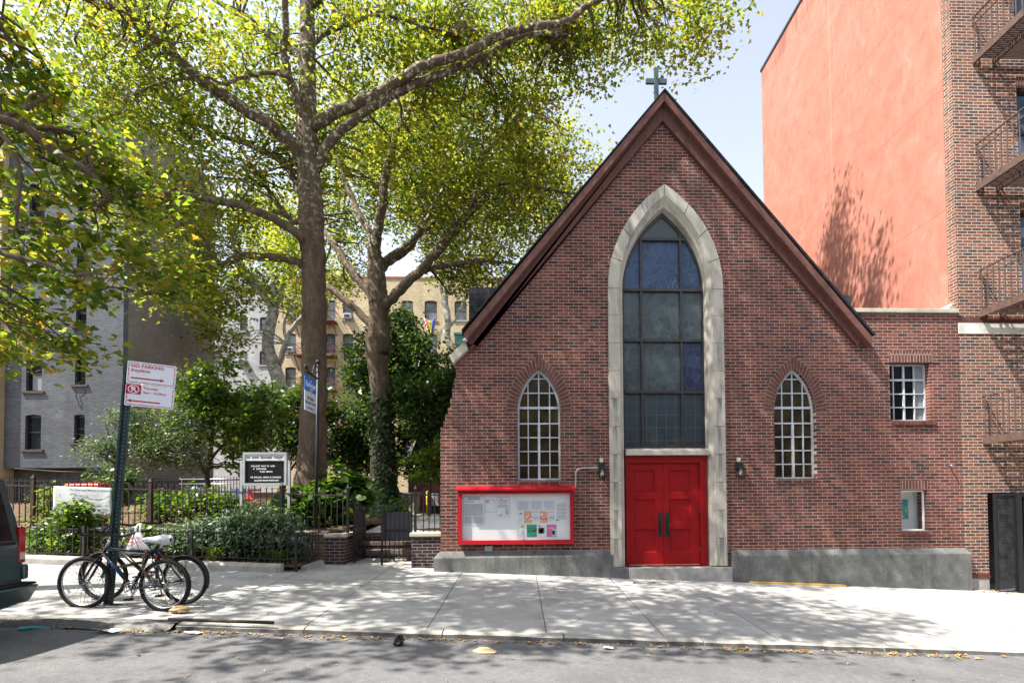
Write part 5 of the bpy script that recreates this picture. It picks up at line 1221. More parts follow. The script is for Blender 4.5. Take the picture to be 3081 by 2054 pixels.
# ------------------------------------------------------------------ van parked at the left
def van():
    t=thing('parked_van','dark green van whose rear corner stands at the left of the photo by the kerb','van',(-8.3,-5.8,-.0))
    k=N('dark_green_car_paint'); k.base((.030,.066,.070)); k.p.inputs['Coat Weight'].default_value=.6; k.p.inputs['Coat Roughness'].default_value=.06; M_VAN=k.fin(.35,.3,.5)
    zg=road_z(-8,-5.8); cy=-5.82
    half=[(.55,.36),(.93,.40),(.975,.55),(.985,.85),(.975,1.08),(.93,1.40),(.86,1.74),(.78,1.87),(.62,1.93),(.3,1.95)]
    sec=[(cy+y,z) for y,z in half]+[(cy-y,z) for y,z in reversed(half)]
    def X(x,z): return x-.16*max(0,(z-1.05)/.9)**1.3
    st=[(-5.90,.93,1),(-5.93,.97,1),(-6.02,1,1),(-6.6,1,0.3),(-8.8,1,0),(-9.3,.995,0),(-10.1,.97,0),(-10.6,.93,0),(-10.72,.85,0)]
    mb=MB(); n=len(sec); v=[]
    for x,s,sh in st:
        for y,z in sec:
            zz=.36+(z-.36)*(1 if s>.96 else .985); front=0
            if x<-8.8:                      # bonnet: drop the roof
                lim={-9.3:1.75,-10.1:1.15,-10.6:1.0,-10.72:.9}[x]; zz=min(zz,lim)
            v.append((x-(sh*.16*max(0,(zz-1.05)/.9)**1.3),cy+(y-cy)*s,zz))
    f=[(i*n+j,(i+1)*n+j,(i+1)*n+(j+1)%n,i*n+(j+1)%n) for i in range(len(st)-1) for j in range(n)]+[tuple(reversed(range(n))),tuple(range((len(st)-1)*n,len(st)*n))]
    mb.add(v,f,True); b=mb.build('body',M_VAN,t); e=b.modifiers.new('e','EDGE_SPLIT'); e.split_angle=rad(40)
    xr=lambda z: -5.90-.16*max(0,(z-1.05)/.9)**1.3
    def rearplate(y0,y1,z0,z1,off,name,mat,par=None,in_top=.07):
        mb=MB(); m=8; vv=[]
        for i in range(m+1):
            z=z0+(z1-z0)*i/m; tq=i/m
            vv+= [(xr(z)+off,y0+in_top*tq,z),(xr(z)+off,y1-in_top*tq,z)]
        mb.add(vv,[(2*i,2*i+1,2*i+3,2*i+2) for i in range(m)],True); return mb.build(name,mat,par or t)
    k=N('van_glass'); k.base((.006,.007,.008)); M_VG=k.fin(.03,0,.6)
    for ya,yb in ((cy-.80,cy-.03),(cy+.03,cy+.82)):
        d=rearplate(ya-.06,yb+.06,.68,1.80,.004,'rear_door',M_VAN); rearplate(ya+.02,yb-.03,1.12,1.74,.010,'window',M_VG,d)
        rearplate(ya+.0,yb-.0,1.075,1.10,.012,'trim_strip',M_TYRE,d,0)
    for y0,y1 in ((cy-.99,cy-.87),(cy+.86,cy+.945)):
        mb=MB(); mb.box(-6.02,-5.885,y0,y1,.86,1.27); l=mb.build('tail_light',plain('red_lamp_lens',(.33,.012,.016),.15,0,.1,6,0),t,bevel=.012)
        mb=MB(); mb.box(-5.95,-5.882,y0+.01,y1-.01,.90,.98); mb.build('reversing_lens',plain('amber_white_lens',(.6,.45,.35),.2,0,.1,6,0),l)
    mb=MB(); v=[(-6.05,cy-1.0,.36),(-5.84,cy-.96,.42),(-5.84,cy+.96,.42),(-6.05,cy+1.0,.36),(-6.05,cy-1.02,.60),(-5.74,cy-.98,.615),(-5.74,cy+.98,.615),(-6.05,cy+1.02,.60)]; mb.hexa(v); mb.build('bumper',M_VAN,t,bevel=.03,seg=3)
    mb=MB(); mb.hexa([(-6.0,cy-1.0,.605),(-5.76,cy-.96,.62),(-5.76,cy+.96,.62),(-6.0,cy+1.0,.605),(-6.0,cy-1.0,.64),(-5.78,cy-.96,.645),(-5.78,cy+.96,.645),(-6.0,cy+1.0,.64)]); mb.build('bumper_pad',M_TYRE,t,bevel=.01)
    mb=MB(); mb.box(-6.04,-5.87,cy+.90,cy+.975,.67,.84); mb.build('corner_trim',M_VAN,t,bevel=.02)
    for x in (-6.95,-9.75):
        for s in (-1,1):
            zc=road_z(x,-5.8)+.34; mb=MB(); mb.ring((x,cy+s*.84,zc),(0,1,0),.24,.10,28,10); w=mb.build('wheel',M_TYRE,t); mb=MB(); mb.tube([(x,cy+s*.80,zc),(x,cy+s*.90,zc)],.19,20); mb.build('rim',M_RIM,w)
    for s in (-1,1):
        mb=MB()
        for xa,xb in ((-6.35,-7.3),(-7.4,-8.5),(-8.6,-9.2)):
            mb.add([(xa,cy+s*.968,1.12),(xb,cy+s*.968,1.12),(xb,cy+s*.868,1.74),(xa-.1,cy+s*.868,1.74)],[(0,1,2,3)])
        mb.build('side_windows',M_VG,t)
    mb=MB(); mb.tube([(-6.1,cy+.5,.30),(-5.95,cy+.5,.29)],.03,8); mb.build('exhaust',M_OLDIRON,t)
    return t
vroot=van()
for c_ in [vroot] if vroot else []: c_.location.x+=.24

# ------------------------------------------------------------------ litter and small things
def crumple(name,label,cat,c,r,mat,seed,n=12,m_=8,jit=.2,group=None):
    rng=random.Random(seed); mb=MB(); mb.ball(c,r,n,m_,jit,rng); mb.sm=[False]*len(mb.sm); o=mb.build(name,mat); return tag(o,label,cat,group)
M_BAGK=plain('shiny_black_plastic',(.012,.012,.014),.25,0,.3,12,.4,.6); M_KRAFT=plain('brown_kraft_paper',(.36,.24,.13),.8,0,.25,9,.3); M_CARD=plain('tan_cardboard',(.58,.42,.24),.8,0,.12,5,.1)
crumple('crumpled_bag','crumpled shiny black plastic bag on the road by the kerb','bag',(-1.38,-5.02,road_z(-1.38,-5.02)+.055),(.06,.05,.065),M_BAGK,5,12,8,.28)
crumple('paper_bag','crumpled brown paper bag on the pavement by the rear bicycle wheel','paper bag',(-4.42,-4.02,gz(-4.42,-4.02)+.05),(.125,.07,.055),M_KRAFT,8,14,8,.2)
def flat(name,label,cat,pts,zf,mat,h=.006,curl=.02,group=None):
    n=len(pts); cx=sum(p[0] for p in pts)/n; cy=sum(p[1] for p in pts)/n; rng=random.Random(int(abs(cx*977)))
    v=[(x,y,zf(x,y)+h+rng.uniform(0,curl)) for x,y in pts]+[(cx,cy,zf(cx,cy)+h+.004)]
    mb=MB(); mb.add(v,[(i,(i+1)%n,n) for i in range(n)]); o=mb.build(name,mat); s=o.modifiers.new('s','SOLIDIFY'); s.thickness=.003; return tag(o,label,cat,group)
flat('cardboard_scrap','flat tan cardboard scrap on the road near the kerb','cardboard',[(-.53,-5.16),(-.45,-5.28),(-.28,-5.27),(-.25,-5.20),(-.36,-5.02),(-.46,-5.04)],road_z,M_CARD,.006,.012)
flat('paper_scrap','white crumpled napkins among brown scraps in the gutter left of the steel bar','paper',[(-4.92,-4.86),(-4.80,-4.91),(-4.66,-4.88),(-4.60,-4.80),(-4.72,-4.77),(-4.85,-4.80)],road_z,M_PAPER,.01,.05,'white paper litter')
flat('paper_scrap','small folded white leaflet on the pavement below the front bicycle','paper',[(-5.02,-4.15),(-4.86,-4.19),(-4.82,-4.13),(-4.97,-4.08)],gz,M_PAPER,.006,.012,'white paper litter')
flat('paper_scrap','thin white slip on the kerb edge beside the folded leaflet','paper',[(-4.85,-4.26),(-4.68,-4.28),(-4.66,-4.22),(-4.80,-4.20)],gz,M_PAPER,.006,.012,'white paper litter')
flat('paper_scrap','white scrap on the road under the steel curb bar','paper',[(-3.92,-4.80),(-3.76,-4.83),(-3.70,-4.77),(-3.82,-4.73)],road_z,M_PAPER,.006,.03,'white paper litter')
flat('paper_scrap','white scrap in the gutter in front of the church door','paper',[(.98,-4.92),(1.10,-4.93),(1.12,-4.85),(1.02,-4.83)],road_z,M_PAPER,.006,.03,'white paper litter')
flat('paper_scrap','tiny white scrap on the road left of the black bag','paper',[(-2.82,-4.93),(-2.72,-4.94),(-2.74,-4.88)],road_z,M_PAPER,.006,.02,'white paper litter')
mb=MB(); mb.tube([(-5.28,-.96,gz(-5.28,-.96)+.004),(-5.28,-.96,gz(-5.28,-.96)+.012)],.085,20); o=mb.build('paper_plate',M_PAPER); tag(o,'round white paper plate lying on the pavement by the garden kerb','paper plate')
mb=MB(); z=road_z(-5.6,-4.82); mb.tube(smooth_path([(-5.72,-4.86,z+.02),(-5.60,-4.83,z+.03),(-5.48,-4.80,z+.02),(-5.38,-4.78,z+.012)],4),[.022,.024,.024,.02,.02,.016,.012,.01,.008,.006,.005,.004,.003],8); o=mb.build('turquoise_wrapper',plain('turquoise_plastic',(.02,.38,.42),.35,0,.15,8,.1)); tag(o,'turquoise plastic wrapper in the gutter near the van','wrapper')
mb=MB(); mb.hexa([(4.75,-.17,gz(4.75,-.2)),(6.75,-.20,gz(6.75,-.2)),(6.75,-.12,gz(6.75,-.2)),(4.75,-.11,gz(4.75,-.2)),(4.75,-.17,gz(4.75,-.2)+.04),(6.75,-.20,gz(6.75,-.2)+.04),(6.75,-.12,gz(6.75,-.2)+.04),(4.75,-.11,gz(4.75,-.2)+.04)]); o=mb.build('wooden_strip',wood('yellow_pine_strip',(.50,.32,.10),(2,14,14))); tag(o,'long yellowish wooden strip lying at the foot of the church plinth','wooden strip')
mb=MB(); rng=random.Random(21); z=gz(2.5,-.6)
for i in range(9):
    a=rng.uniform(0,6.28); x=2.5+rng.uniform(-.25,.25); y=-.62+rng.uniform(-.06,.06); s=.07; mb.add([(x,y,z+.012),(x+s*math.cos(a)*.5-s*.3*math.sin(a),y+s*.5*math.sin(a)+s*.3*math.cos(a),z+.03),(x+s*math.cos(a),y+s*math.sin(a),z+.014),(x+s*.5*math.cos(a)+s*.3*math.sin(a),y+s*.5*math.sin(a)-s*.3*math.cos(a),z+.025)],[(0,1,2,3)])
mb.bar((2.25,-.6,z+.01),(2.75,-.64,z+.012),.006); o=mb.build('leafy_twig',plain('fresh_leaf_green',(.10,.16,.05),.6,0,.2,6,0)); tag(o,'green leafy twig on the pavement in front of the red door','twig')
mb=MB(); rng=random.Random(12)
def fallen(mb,x,y,zf,s):
    a=rng.uniform(0,6.28); c,d=math.cos(a)*s,math.sin(a)*s; z=zf(x,y)+.006; h=rng.uniform(.003,.03)
    mb.add([(x,y,z),(x+c*.4-d*.35,y+d*.4+c*.35,z+h),(x+c,y+d,z+h*.4),(x+c*.4+d*.35,y+d*.4-c*.35,z+h*.7)],[(0,1,2,3)])
for i in range(330):
    u=rng.random(); x=-6+u*14; fallen(mb,x,-4.66-abs(rng.gauss(0,.07)),road_z,rng.uniform(.03,.075))
for x0 in (2.6,3.2,4.4,5.3,-4.6,-3.6,-2.2):
    for i in range(18): fallen(mb,x0+rng.gauss(0,.25),-4.72-abs(rng.gauss(0,.06)),road_z,rng.uniform(.03,.08))
for i in range(90): fallen(mb,rng.uniform(-6,8),rng.uniform(-4.3,-.3),gz,rng.uniform(.02,.05))
for i in range(40): fallen(mb,rng.uniform(-5,7),rng.uniform(-6.4,-4.9),road_z,rng.uniform(.02,.06))
for i in range(110): fallen(mb,rng.uniform(-4.2,-2.4),rng.uniform(.2,1.35),gz,rng.uniform(.02,.06))
for i in range(60): fallen(mb,rng.uniform(9.5,10.6),rng.uniform(-.35,-.02),gz,rng.uniform(.02,.06))
for i in range(60): fallen(mb,-5.2+rng.gauss(0,.5),-3.75+rng.gauss(0,.25),gz,rng.uniform(.015,.04))
k=N('dry_leaf'); g=k.n('NewGeometry'); k.base(k.ramp(g.outputs['Random Per Island'],[(0,(.30,.15,.05)),(.4,(.40,.24,.08)),(.7,(.22,.10,.04)),(1,(.42,.33,.12))])); k.fin(.8)
o=mb.build('fallen_leaves',k.m); tag(o,None,None,None,'stuff')
mb=MB()
for i in range(5200): fallen(mb,rng.uniform(-13.5,-3.9),rng.uniform(.7,9),soil_z,rng.uniform(.03,.08))
for i in range(900): fallen(mb,rng.uniform(-12.5,-4.3),rng.uniform(-.66,.32),lambda x,y: gz(x,-.75)+.11,rng.uniform(.02,.06))
for i in range(700): fallen(mb,rng.uniform(-3.7,-1.2),rng.uniform(2.2,9),lambda x,y:.75+.05*(min(y,8)-2),rng.uniform(.03,.07))
k=N('dry_leaf_litter'); g=k.n('NewGeometry'); k.base(k.ramp(g.outputs['Random Per Island'],[(0,(.26,.15,.07)),(.4,(.38,.25,.13)),(.7,(.18,.10,.05)),(1,(.44,.34,.2))])); k.fin(.85)
o=mb.build('leaf_litter',k.m); tag(o,None,None,None,'stuff')

# ------------------------------------------------------------------ things at the back of the garden
t=thing('back_picket_fence','black iron picket fence at the back of the garden below the grey side wall','fence',(-13.6,11.5,1.1))
mb=MB()
for z in (1.25,2.35): mb.bar((-21,11.5,z),(-10.6,11.5,z),.04)
mb.build('rails',M_BLACK,t); mb=MB()
for i in range(87): mb.bar((-21+i*.12,11.5,1.05),(-21+i*.12,11.5,2.48),.022)
mb.build('pickets',M_BLACK,t)
t=thing('white_rail','white metal railing behind the letter board sign','railing',(-11.6,10.2,1))
mb=MB()
for z in (2.34,2.16): mb.tube([(-12.9,10.2,z),(-10.0,10.2,z)],.016,8)
mb.build('rails',M_STEEL,t); mb=MB()
for x in (-12.8,-11.5,-10.1): mb.tube([(x,10.2,1.0),(x,10.2,2.33)],.02,8)
mb.build('uprights',M_OLDIRON,t)
mb=MB(); mb.box(-9.85,-9.08,.95,1.25,1.55,1.93); o=mb.build('red_plastic_slide',plain('red_plastic',(.55,.03,.02),.35,0,.1,3,0),bevel=.05,seg=4); tag(o,'rounded red plastic board showing above the white banner','plastic board')
def chair(x,y,label,seatc,legm):
    z=soil_z(x,y); t=thing('garden_chair',label,'chair',(x,y,z),'chairs in the garden')
    mb=MB(); mb.box(x-.22,x+.22,y-.2,y+.2,z+.42,z+.45); mb.build('seat',seatc,t,bevel=.01); mb=MB(); mb.hexa([(x-.22,y+.2,z+.5),(x+.22,y+.2,z+.5),(x+.22,y+.23,z+.5),(x-.22,y+.23,z+.5),(x-.22,y+.28,z+.85),(x+.22,y+.28,z+.85),(x+.22,y+.31,z+.85),(x-.22,y+.31,z+.85)]); mb.build('backrest',seatc,t,bevel=.01)
    for sx in (-1,1):
        for sy in (-1,1): mb=MB(); mb.tube([(x+sx*.2,y+sy*.19,z+.43),(x+sx*.23,y-sy*.05+sy*.27,z)],.012,6); mb.build('leg',legm,t)
chair(-11.15,8,'blue folding chair in the garden behind the iron fence',plain('blue_canvas',(.02,.07,.35),.7),M_STEEL)
chair(-8.75,7,'red chair in the garden below the letter board',plain('red_canvas',(.42,.03,.04),.7),M_OLDIRON)
chair(-9.15,6.8,'dark blue chair beside the red chair below the letter board',plain('dark_blue_canvas',(.02,.03,.16),.7),M_OLDIRON)
t=thing('brick_planter','square brown brick planter below the letter board sign','planter',(-7.7,6.1,1)); mb=MB(); mb.box(-8.05,-7.4,5.8,6.4,.8,1.74); mb.build('brickwork',brick('planter_brick',0,[((.17,.075,.05),0),((.21,.095,.06),.4),((.13,.06,.045),.75)],(.3,.24,.2)),t); mb=MB(); mb.box(-8.09,-7.36,5.76,6.44,1.742,1.80); mb.build('rim_stone',M_CONC,t,bevel=.01)
mb=MB(); rng=random.Random(31); mb.ball((-7.0,4.5,1.08),(.33,.25,.28),12,8,.12,rng); o=mb.build('garden_boulder',plain('grey_boulder',(.13,.125,.12),.9,0,.4,5,.4)); tag(o,'grey boulder in the garden under the letter board','boulder')
t=thing('utility_cabinet','tan double utility cabinet behind the ivy covered trunk','cabinet',(-3.85,7.8,1.05))
mb=MB(); mb.box(-4.15,-3.45,7.5,8.1,.9,1.72); mb.build('cabinet_body',plain('tan_cabinet_paint',(.36,.32,.25),.6,0,.15,4,.1),t,bevel=.01); mb=MB(); mb.box(-3.81,-3.79,7.49,7.52,1.0,1.7); mb.build('door_gap',M_INK,t); mb=MB(); mb.box(-4.22,-3.38,7.42,8.15,1.722,1.76); mb.build('cabinet_top',M_CONC,t)
for x,lab in ((-3.10,'yellow steel bollard left of the white notice by the church'),(-2.62,'yellow steel bollard right of the white notice by the church')):
    mb=MB(); mb.tube([(x,7.6,.9),(x,7.6,1.76)],.05,12); mb.ball((x,7.6,1.76),.05); o=mb.build('yellow_bollard',plain('yellow_bollard_paint',(.50,.32,.03),.6,0,.25,6,.1)); tag(o,lab,'bollard','yellow bollards')
t=thing('white_notice_plate','white notice plate between two yellow bollards','notice',(-2.86,7.7,1.1)); mb=MB(); mb.box(-2.98,-2.74,7.68,7.70,1.30,1.72); mb.build('plate',M_WHITEP,t); mb=MB(); mb.box(-3.02,-2.70,7.705,7.75,.9,1.3); mb.build('meter_box',M_OLDIRON,t)

# ------------------------------------------------------------------ unseen other side of the street, houses added to hold back sky light
def unseen_row_house(x0,x1,h,label,pal,mortar):
    t=thing('unseen_row_house',label,'house',((x0+x1)/2,-20,0),'unseen row houses added across the street')
    wins=[rect(a,a+1.0,z,z+1.7) for a in [x0+1+i*2.4 for i in range(int((x1-x0-1.5)/2.4))] for z in [1.6+2.9*k for k in range(int((h-3)/2.9))]]
    mb=MB(); panel_xz(mb,[rect(x0,x1,-2,h)]+wins,-20.3,-20); mb.box(x0,x1,-30,-20.301,h-.3,h-.1); mb.build('front_wall',brick('row_house_brick',0,pal,mortar),t)
    mb=MB()
    for w in wins: mb.box(w[0][0]-.05,w[1][0]+.05,-20.25,-20.2,w[0][1]-.05,w[2][1]+.05)
    mb.build('windows',M_GLASS,t); mb=MB(); mb.box(x0,x1,-20.35,-19.8,h,h+.4); mb.build('cornice',M_BRONZE,t)
for i,(a,b,h) in enumerate(((-32,-14.05,7.6),(-14,2.95,8.2),(3,18.95,7.8),(19,34,7.5))):
    unseen_row_house(a,b,h,('unseen brown brick row house added across the street, farthest left','unseen red brown row house added across the street facing the garden','unseen row house added across the street facing the church door','unseen row house added across the street at the far right')[i],[((.22,.13,.09),0),((.26,.15,.10),.4),((.18,.11,.08),.7)],(.3,.26,.22))
sheet('far_pavement',[-60,-40,-20,0,20,40,60],[-20,-14.98],lambda x,y: road_z(x,-15)+.12,M_WALK)
# ------------------------------------------------------------------ foliage
SH_PLANE=np.array([(0,0),(.30,.02),(.56,.28),(.27,.42),(.24,.62),(0,1.0),(-.24,.62),(-.27,.42),(-.56,.28),(-.30,.02)])
SH_TRI=np.array([(0,0),(.46,.14),(.24,.46),(0,1.0),(-.24,.46),(-.46,.14)])
SH_LEAF=np.array([(0,0),(.26,.32),(.20,.68),(0,1.0),(-.20,.68),(-.26,.32)])
SH_DIA=np.array([(0,0),(.24,.45),(0,1.0),(-.24,.45)])
SH_BIG=np.array([(0,0),(.36,.12),(.42,.42),(.22,.8),(0,1.0),(-.22,.8),(-.42,.42),(-.36,.12)])
def leaf_obj(name,C,size,shape,mat,parent,seed,tilt=.55,droop=.25,var=.3,fold=.18,out=None):
    rng=np.random.default_rng(seed); n=len(C); k=len(shape)
    nz=rng.normal(0,tilt,(n,3)); nz[:,2]=1; 
    if out is not None: nz=nz*.7+out*1.1
    nz/=np.linalg.norm(nz,axis=1)[:,None]
    d=rng.normal(0,1,(n,3)); d[:,2]-=droop*2
    if out is not None: d[:,2]-=1.0
    d-=nz*(d*nz).sum(1)[:,None]; d/=np.linalg.norm(d,axis=1)[:,None]+1e-9
    b=np.cross(nz,d); s=(size*(1+rng.uniform(-var,var,n)))[:,None,None]
    sx=shape[None,:,0,None]; sy=shape[None,:,1,None]
    P=C[:,None,:]+s*(sx*b[:,None,:]+sy*d[:,None,:]-nz[:,None,:]*(fold*np.abs(sx)*1.2+.22*sy*sy))
    V=P.reshape(-1,3).astype(np.float32)
    me=bpy.data.meshes.new(name); me.vertices.add(n*k); me.vertices.foreach_set('co',V.ravel())
    me.loops.add(n*k); me.loops.foreach_set('vertex_index',np.arange(n*k,dtype=np.int32))
    me.polygons.add(n); me.polygons.foreach_set('loop_start',np.arange(n,dtype=np.int32)*k); me.polygons.foreach_set('loop_total',np.full(n,k,dtype=np.int32))
    me.update(calc_edges=True); me.materials.append(mat); o=bpy.data.objects.new(name,me); link(o,parent); return o
def in_ell(e,n,rng,shell=0):
    p=rng.normal(0,1,(n,3)); p/=np.linalg.norm(p,axis=1)[:,None]; r=rng.uniform(shell,1,n)**(1/3) if not shell else rng.uniform(shell,1,n)
    return np.array(e[:3])+p*r[:,None]*np.array(e[3:6])
def clusters(ells,rng):
    return np.concatenate([in_ell(e,e[6],rng) for e in ells])
def spread(C,per,rad_,rng,flat=.55):
    n=len(C); q=rng.poisson(per,n); idx=np.repeat(np.arange(n),q); r=rng.uniform(.6,1.35,n)[idx]*rad_
    off=rng.normal(0,1,(len(idx),3))*r[:,None]*np.array([1,1,flat]); return C[idx]+off
def bark_plane():
    k=N('plane_tree_bark'); f=k.noise(1,7,.7,vec=k.coord((5,5,1.3)),dist=.9); g=k.noise(9,5,.65,dist=.4); v=k.noise(30,4,.7)
    c=k.ramp(f,[(.30,(.062,.042,.031)),(.5,(.120,.086,.062)),(.72,(.185,.14,.098))])
    pale=k.ramp(g,[(.555,0),(.575,1)]); cd=k.n('TexCoord'); sp=k.n('SeparateXYZ'); k.l(cd.outputs['Object'],sp.inputs[0])
    up=k.ramp(k.math('DIVIDE',k.math('SUBTRACT',sp.outputs[2],3),14),[(.34,.07),(.52,1)])
    c=k.mix(c,(.42,.42,.29),k.math('MULTIPLY',pale,up)); c=k.mix(c,k.ramp(v,[(.3,.72),(.7,1.15)]),1,'MULTIPLY')
    k.base(c); k.bump(k.math('ADD',v,k.math('MULTIPLY',pale,-.5)),.5,.02); return k.fin(.9,0,.2)
M_BARK=bark_plane()
def bark_pale():
    k=N('pale_plane_bark'); g=k.noise(4,5,.65,dist=.5); k.base(k.ramp(g,[(.40,(.13,.12,.095)),(.5,(.24,.235,.195)),(.62,(.34,.34,.285))])); k.bump(k.noise(20,4),.3,.02); return k.fin(.9,0,.2)
M_BARK2=bark_pale(); M_STEM=plain('brown_stem_bark',(.085,.06,.042),.9,0,.35,14,.4)
L_PLANE=leafmat('plane_leaf',[(0,(.036,.062,.010)),(.35,(.060,.092,.014)),(.6,(.085,.115,.016)),(.85,(.12,.125,.018)),(.97,(.20,.13,.02))],[(0,(.12,.20,.02)),(.3,(.30,.38,.03)),(.65,(.53,.57,.045)),(.9,(.68,.65,.06)),(.975,(.66,.40,.04))],.52)
L_NEAR=leafmat('near_plane_leaf',[(0,(.026,.055,.016)),(.45,(.048,.085,.016)),(.8,(.09,.12,.016)),(.97,(.20,.13,.02))],[(0,(.12,.24,.03)),(.4,(.34,.46,.03)),(.75,(.65,.66,.05)),(.97,(.78,.5,.05))],.5)
L_DARK=leafmat('dark_tree_leaf',[(0,(.020,.046,.018)),(.5,(.036,.074,.024)),(.9,(.07,.11,.03))],[(0,(.06,.14,.02)),(.6,(.14,.24,.02)),(1,(.22,.30,.03))],.32,.38,.5)
L_MAPLE=leafmat('bright_maple_leaf',[(0,(.045,.075,.014)),(.6,(.075,.115,.018)),(1,(.12,.15,.03))],[(0,(.22,.32,.03)),(1,(.42,.48,.05))],.45)
L_DOG=leafmat('broad_green_leaf',[(0,(.030,.062,.018)),(.5,(.050,.092,.022)),(.95,(.10,.14,.03))],[(0,(.14,.26,.02)),(.6,(.30,.44,.03)),(1,(.45,.52,.04))],.40,.32,.6)
L_ROSE=leafmat('grey_green_leaf',[(0,(.045,.075,.040)),(.5,(.075,.115,.060)),(1,(.13,.17,.09))],[(0,(.12,.2,.06)),(1,(.26,.36,.10))],.3,.45)
L_SILV=leafmat('silvery_green_leaf',[(0,(.055,.095,.058)),(.5,(.10,.15,.09)),(1,(.18,.23,.14))],[(0,(.08,.15,.05)),(1,(.18,.27,.10))],.25,.5)
L_HYD=leafmat('hydrangea_leaf',[(0,(.028,.070,.014)),(.5,(.05,.105,.018)),(1,(.09,.15,.03))],[(0,(.12,.28,.02)),(1,(.30,.48,.03))],.38,.5,.25)
L_IVY=leafmat('ivy_leaf',[(0,(.018,.045,.012)),(.5,(.03,.066,.016)),(1,(.06,.10,.025))],[(0,(.06,.16,.02)),(1,(.16,.28,.03))],.25,.3,.6)
L_GRASS=leafmat('strap_leaf',[(0,(.06,.10,.015)),(.5,(.10,.15,.02)),(1,(.17,.19,.03))],[(0,(.2,.34,.02)),(1,(.45,.50,.04))],.35)

def tree(name,label,cat,trunk,brs,ells,per,crad,size,shape,lmat,bark,seed,twigs=.5,group=None,base=None,tubes=14,along=0,flat=.55,tilt=.55,extra=None):
    rng=np.random.default_rng(seed); tr=trunk if trunk else None
    t=thing(name,label,cat,base or (tr[0][0],tr[0][1],tr[0][2]),group)
    mb=MB(); pts=[]
    if tr:
        P=smooth_path(tr,5,.04,rng); mb.tube(P[:,:3],P[:,3]*.94*(1+rng.normal(0,.025,len(P))),tubes)
    for b in brs:
        P=smooth_path(b,5,.12,rng); mb.tube(P[:,:3],P[:,3],9); pts.append(P)
    C=clusters(ells,rng)
    if len(pts):
        A=np.concatenate([p[len(p)//4:] for p in pts]); 
        sub=rng.random(len(C))<twigs
        for c in C[sub]:
            d=np.linalg.norm(A[:,:3]-c,axis=1)+.35*np.maximum(0,A[:,2]-c[2]); i=int(np.argmin(d))
            if .25<d[i]<2.6 and c[2]>A[i,2]-.35:
                a=A[i,:3]; mid=(a+c)/2+rng.normal(0,.12*d[i],3)+np.array([0,0,.10*d[i]]); r0=min(.6*A[i,3],.016+.013*d[i])
                mb.tube(smooth_path([a,a*.6+mid*.4+rng.normal(0,.04,3),mid,c*.6+mid*.4+rng.normal(0,.05,3),c],3),np.linspace(r0,.004,13),5,False)
    mb.build('trunk',bark,t)
    L=spread(C,per,crad,rng,flat)
    if along and pts:
        A2=np.concatenate([p[len(p)//3:] for p in pts]); sel=A2[rng.integers(0,len(A2),along)][:,:3]; L=np.concatenate([L,sel+rng.normal(0,.22,(along,3))])
    if extra is not None: L=L[extra(L)]
    leaf_obj('crown',L,size,shape,lmat,t,seed+1,tilt=tilt)
    return t
M_trunk = [(-5.134,2.5,1.726,0.493),(-5.12,2.5,2.055,0.417),(-5.106,2.5,2.549,0.367),(-5.094,2.5,3.624,0.334),(-5.075,2.5,4.87,0.317),(-5.079,2.5,5.704,0.313),(-5.074,2.5,6.541,0.305),(-5.094,2.5,7.38,0.301),(-5.13,2.5,8.053,0.309),(-5.157,2.5,8.643,0.326),(-5.184,2.5,9.15,0.301),(-5.22,2.5,9.742,0.292),(-5.263,2.5,10.336,0.284),(-5.274,2.5,10.931,0.259),(-5.269,2.5,11.614,0.225),(-5.265,2.5,12.469,0.209),(-5.277,2.5,13.327,0.192),(-5.29,2.5,14.188,0.175),(-5.329,2.5,15.483,0.15),(-5.403,2.5,16.958,0.117),(-5.343,2.5,18.533,0.075)]
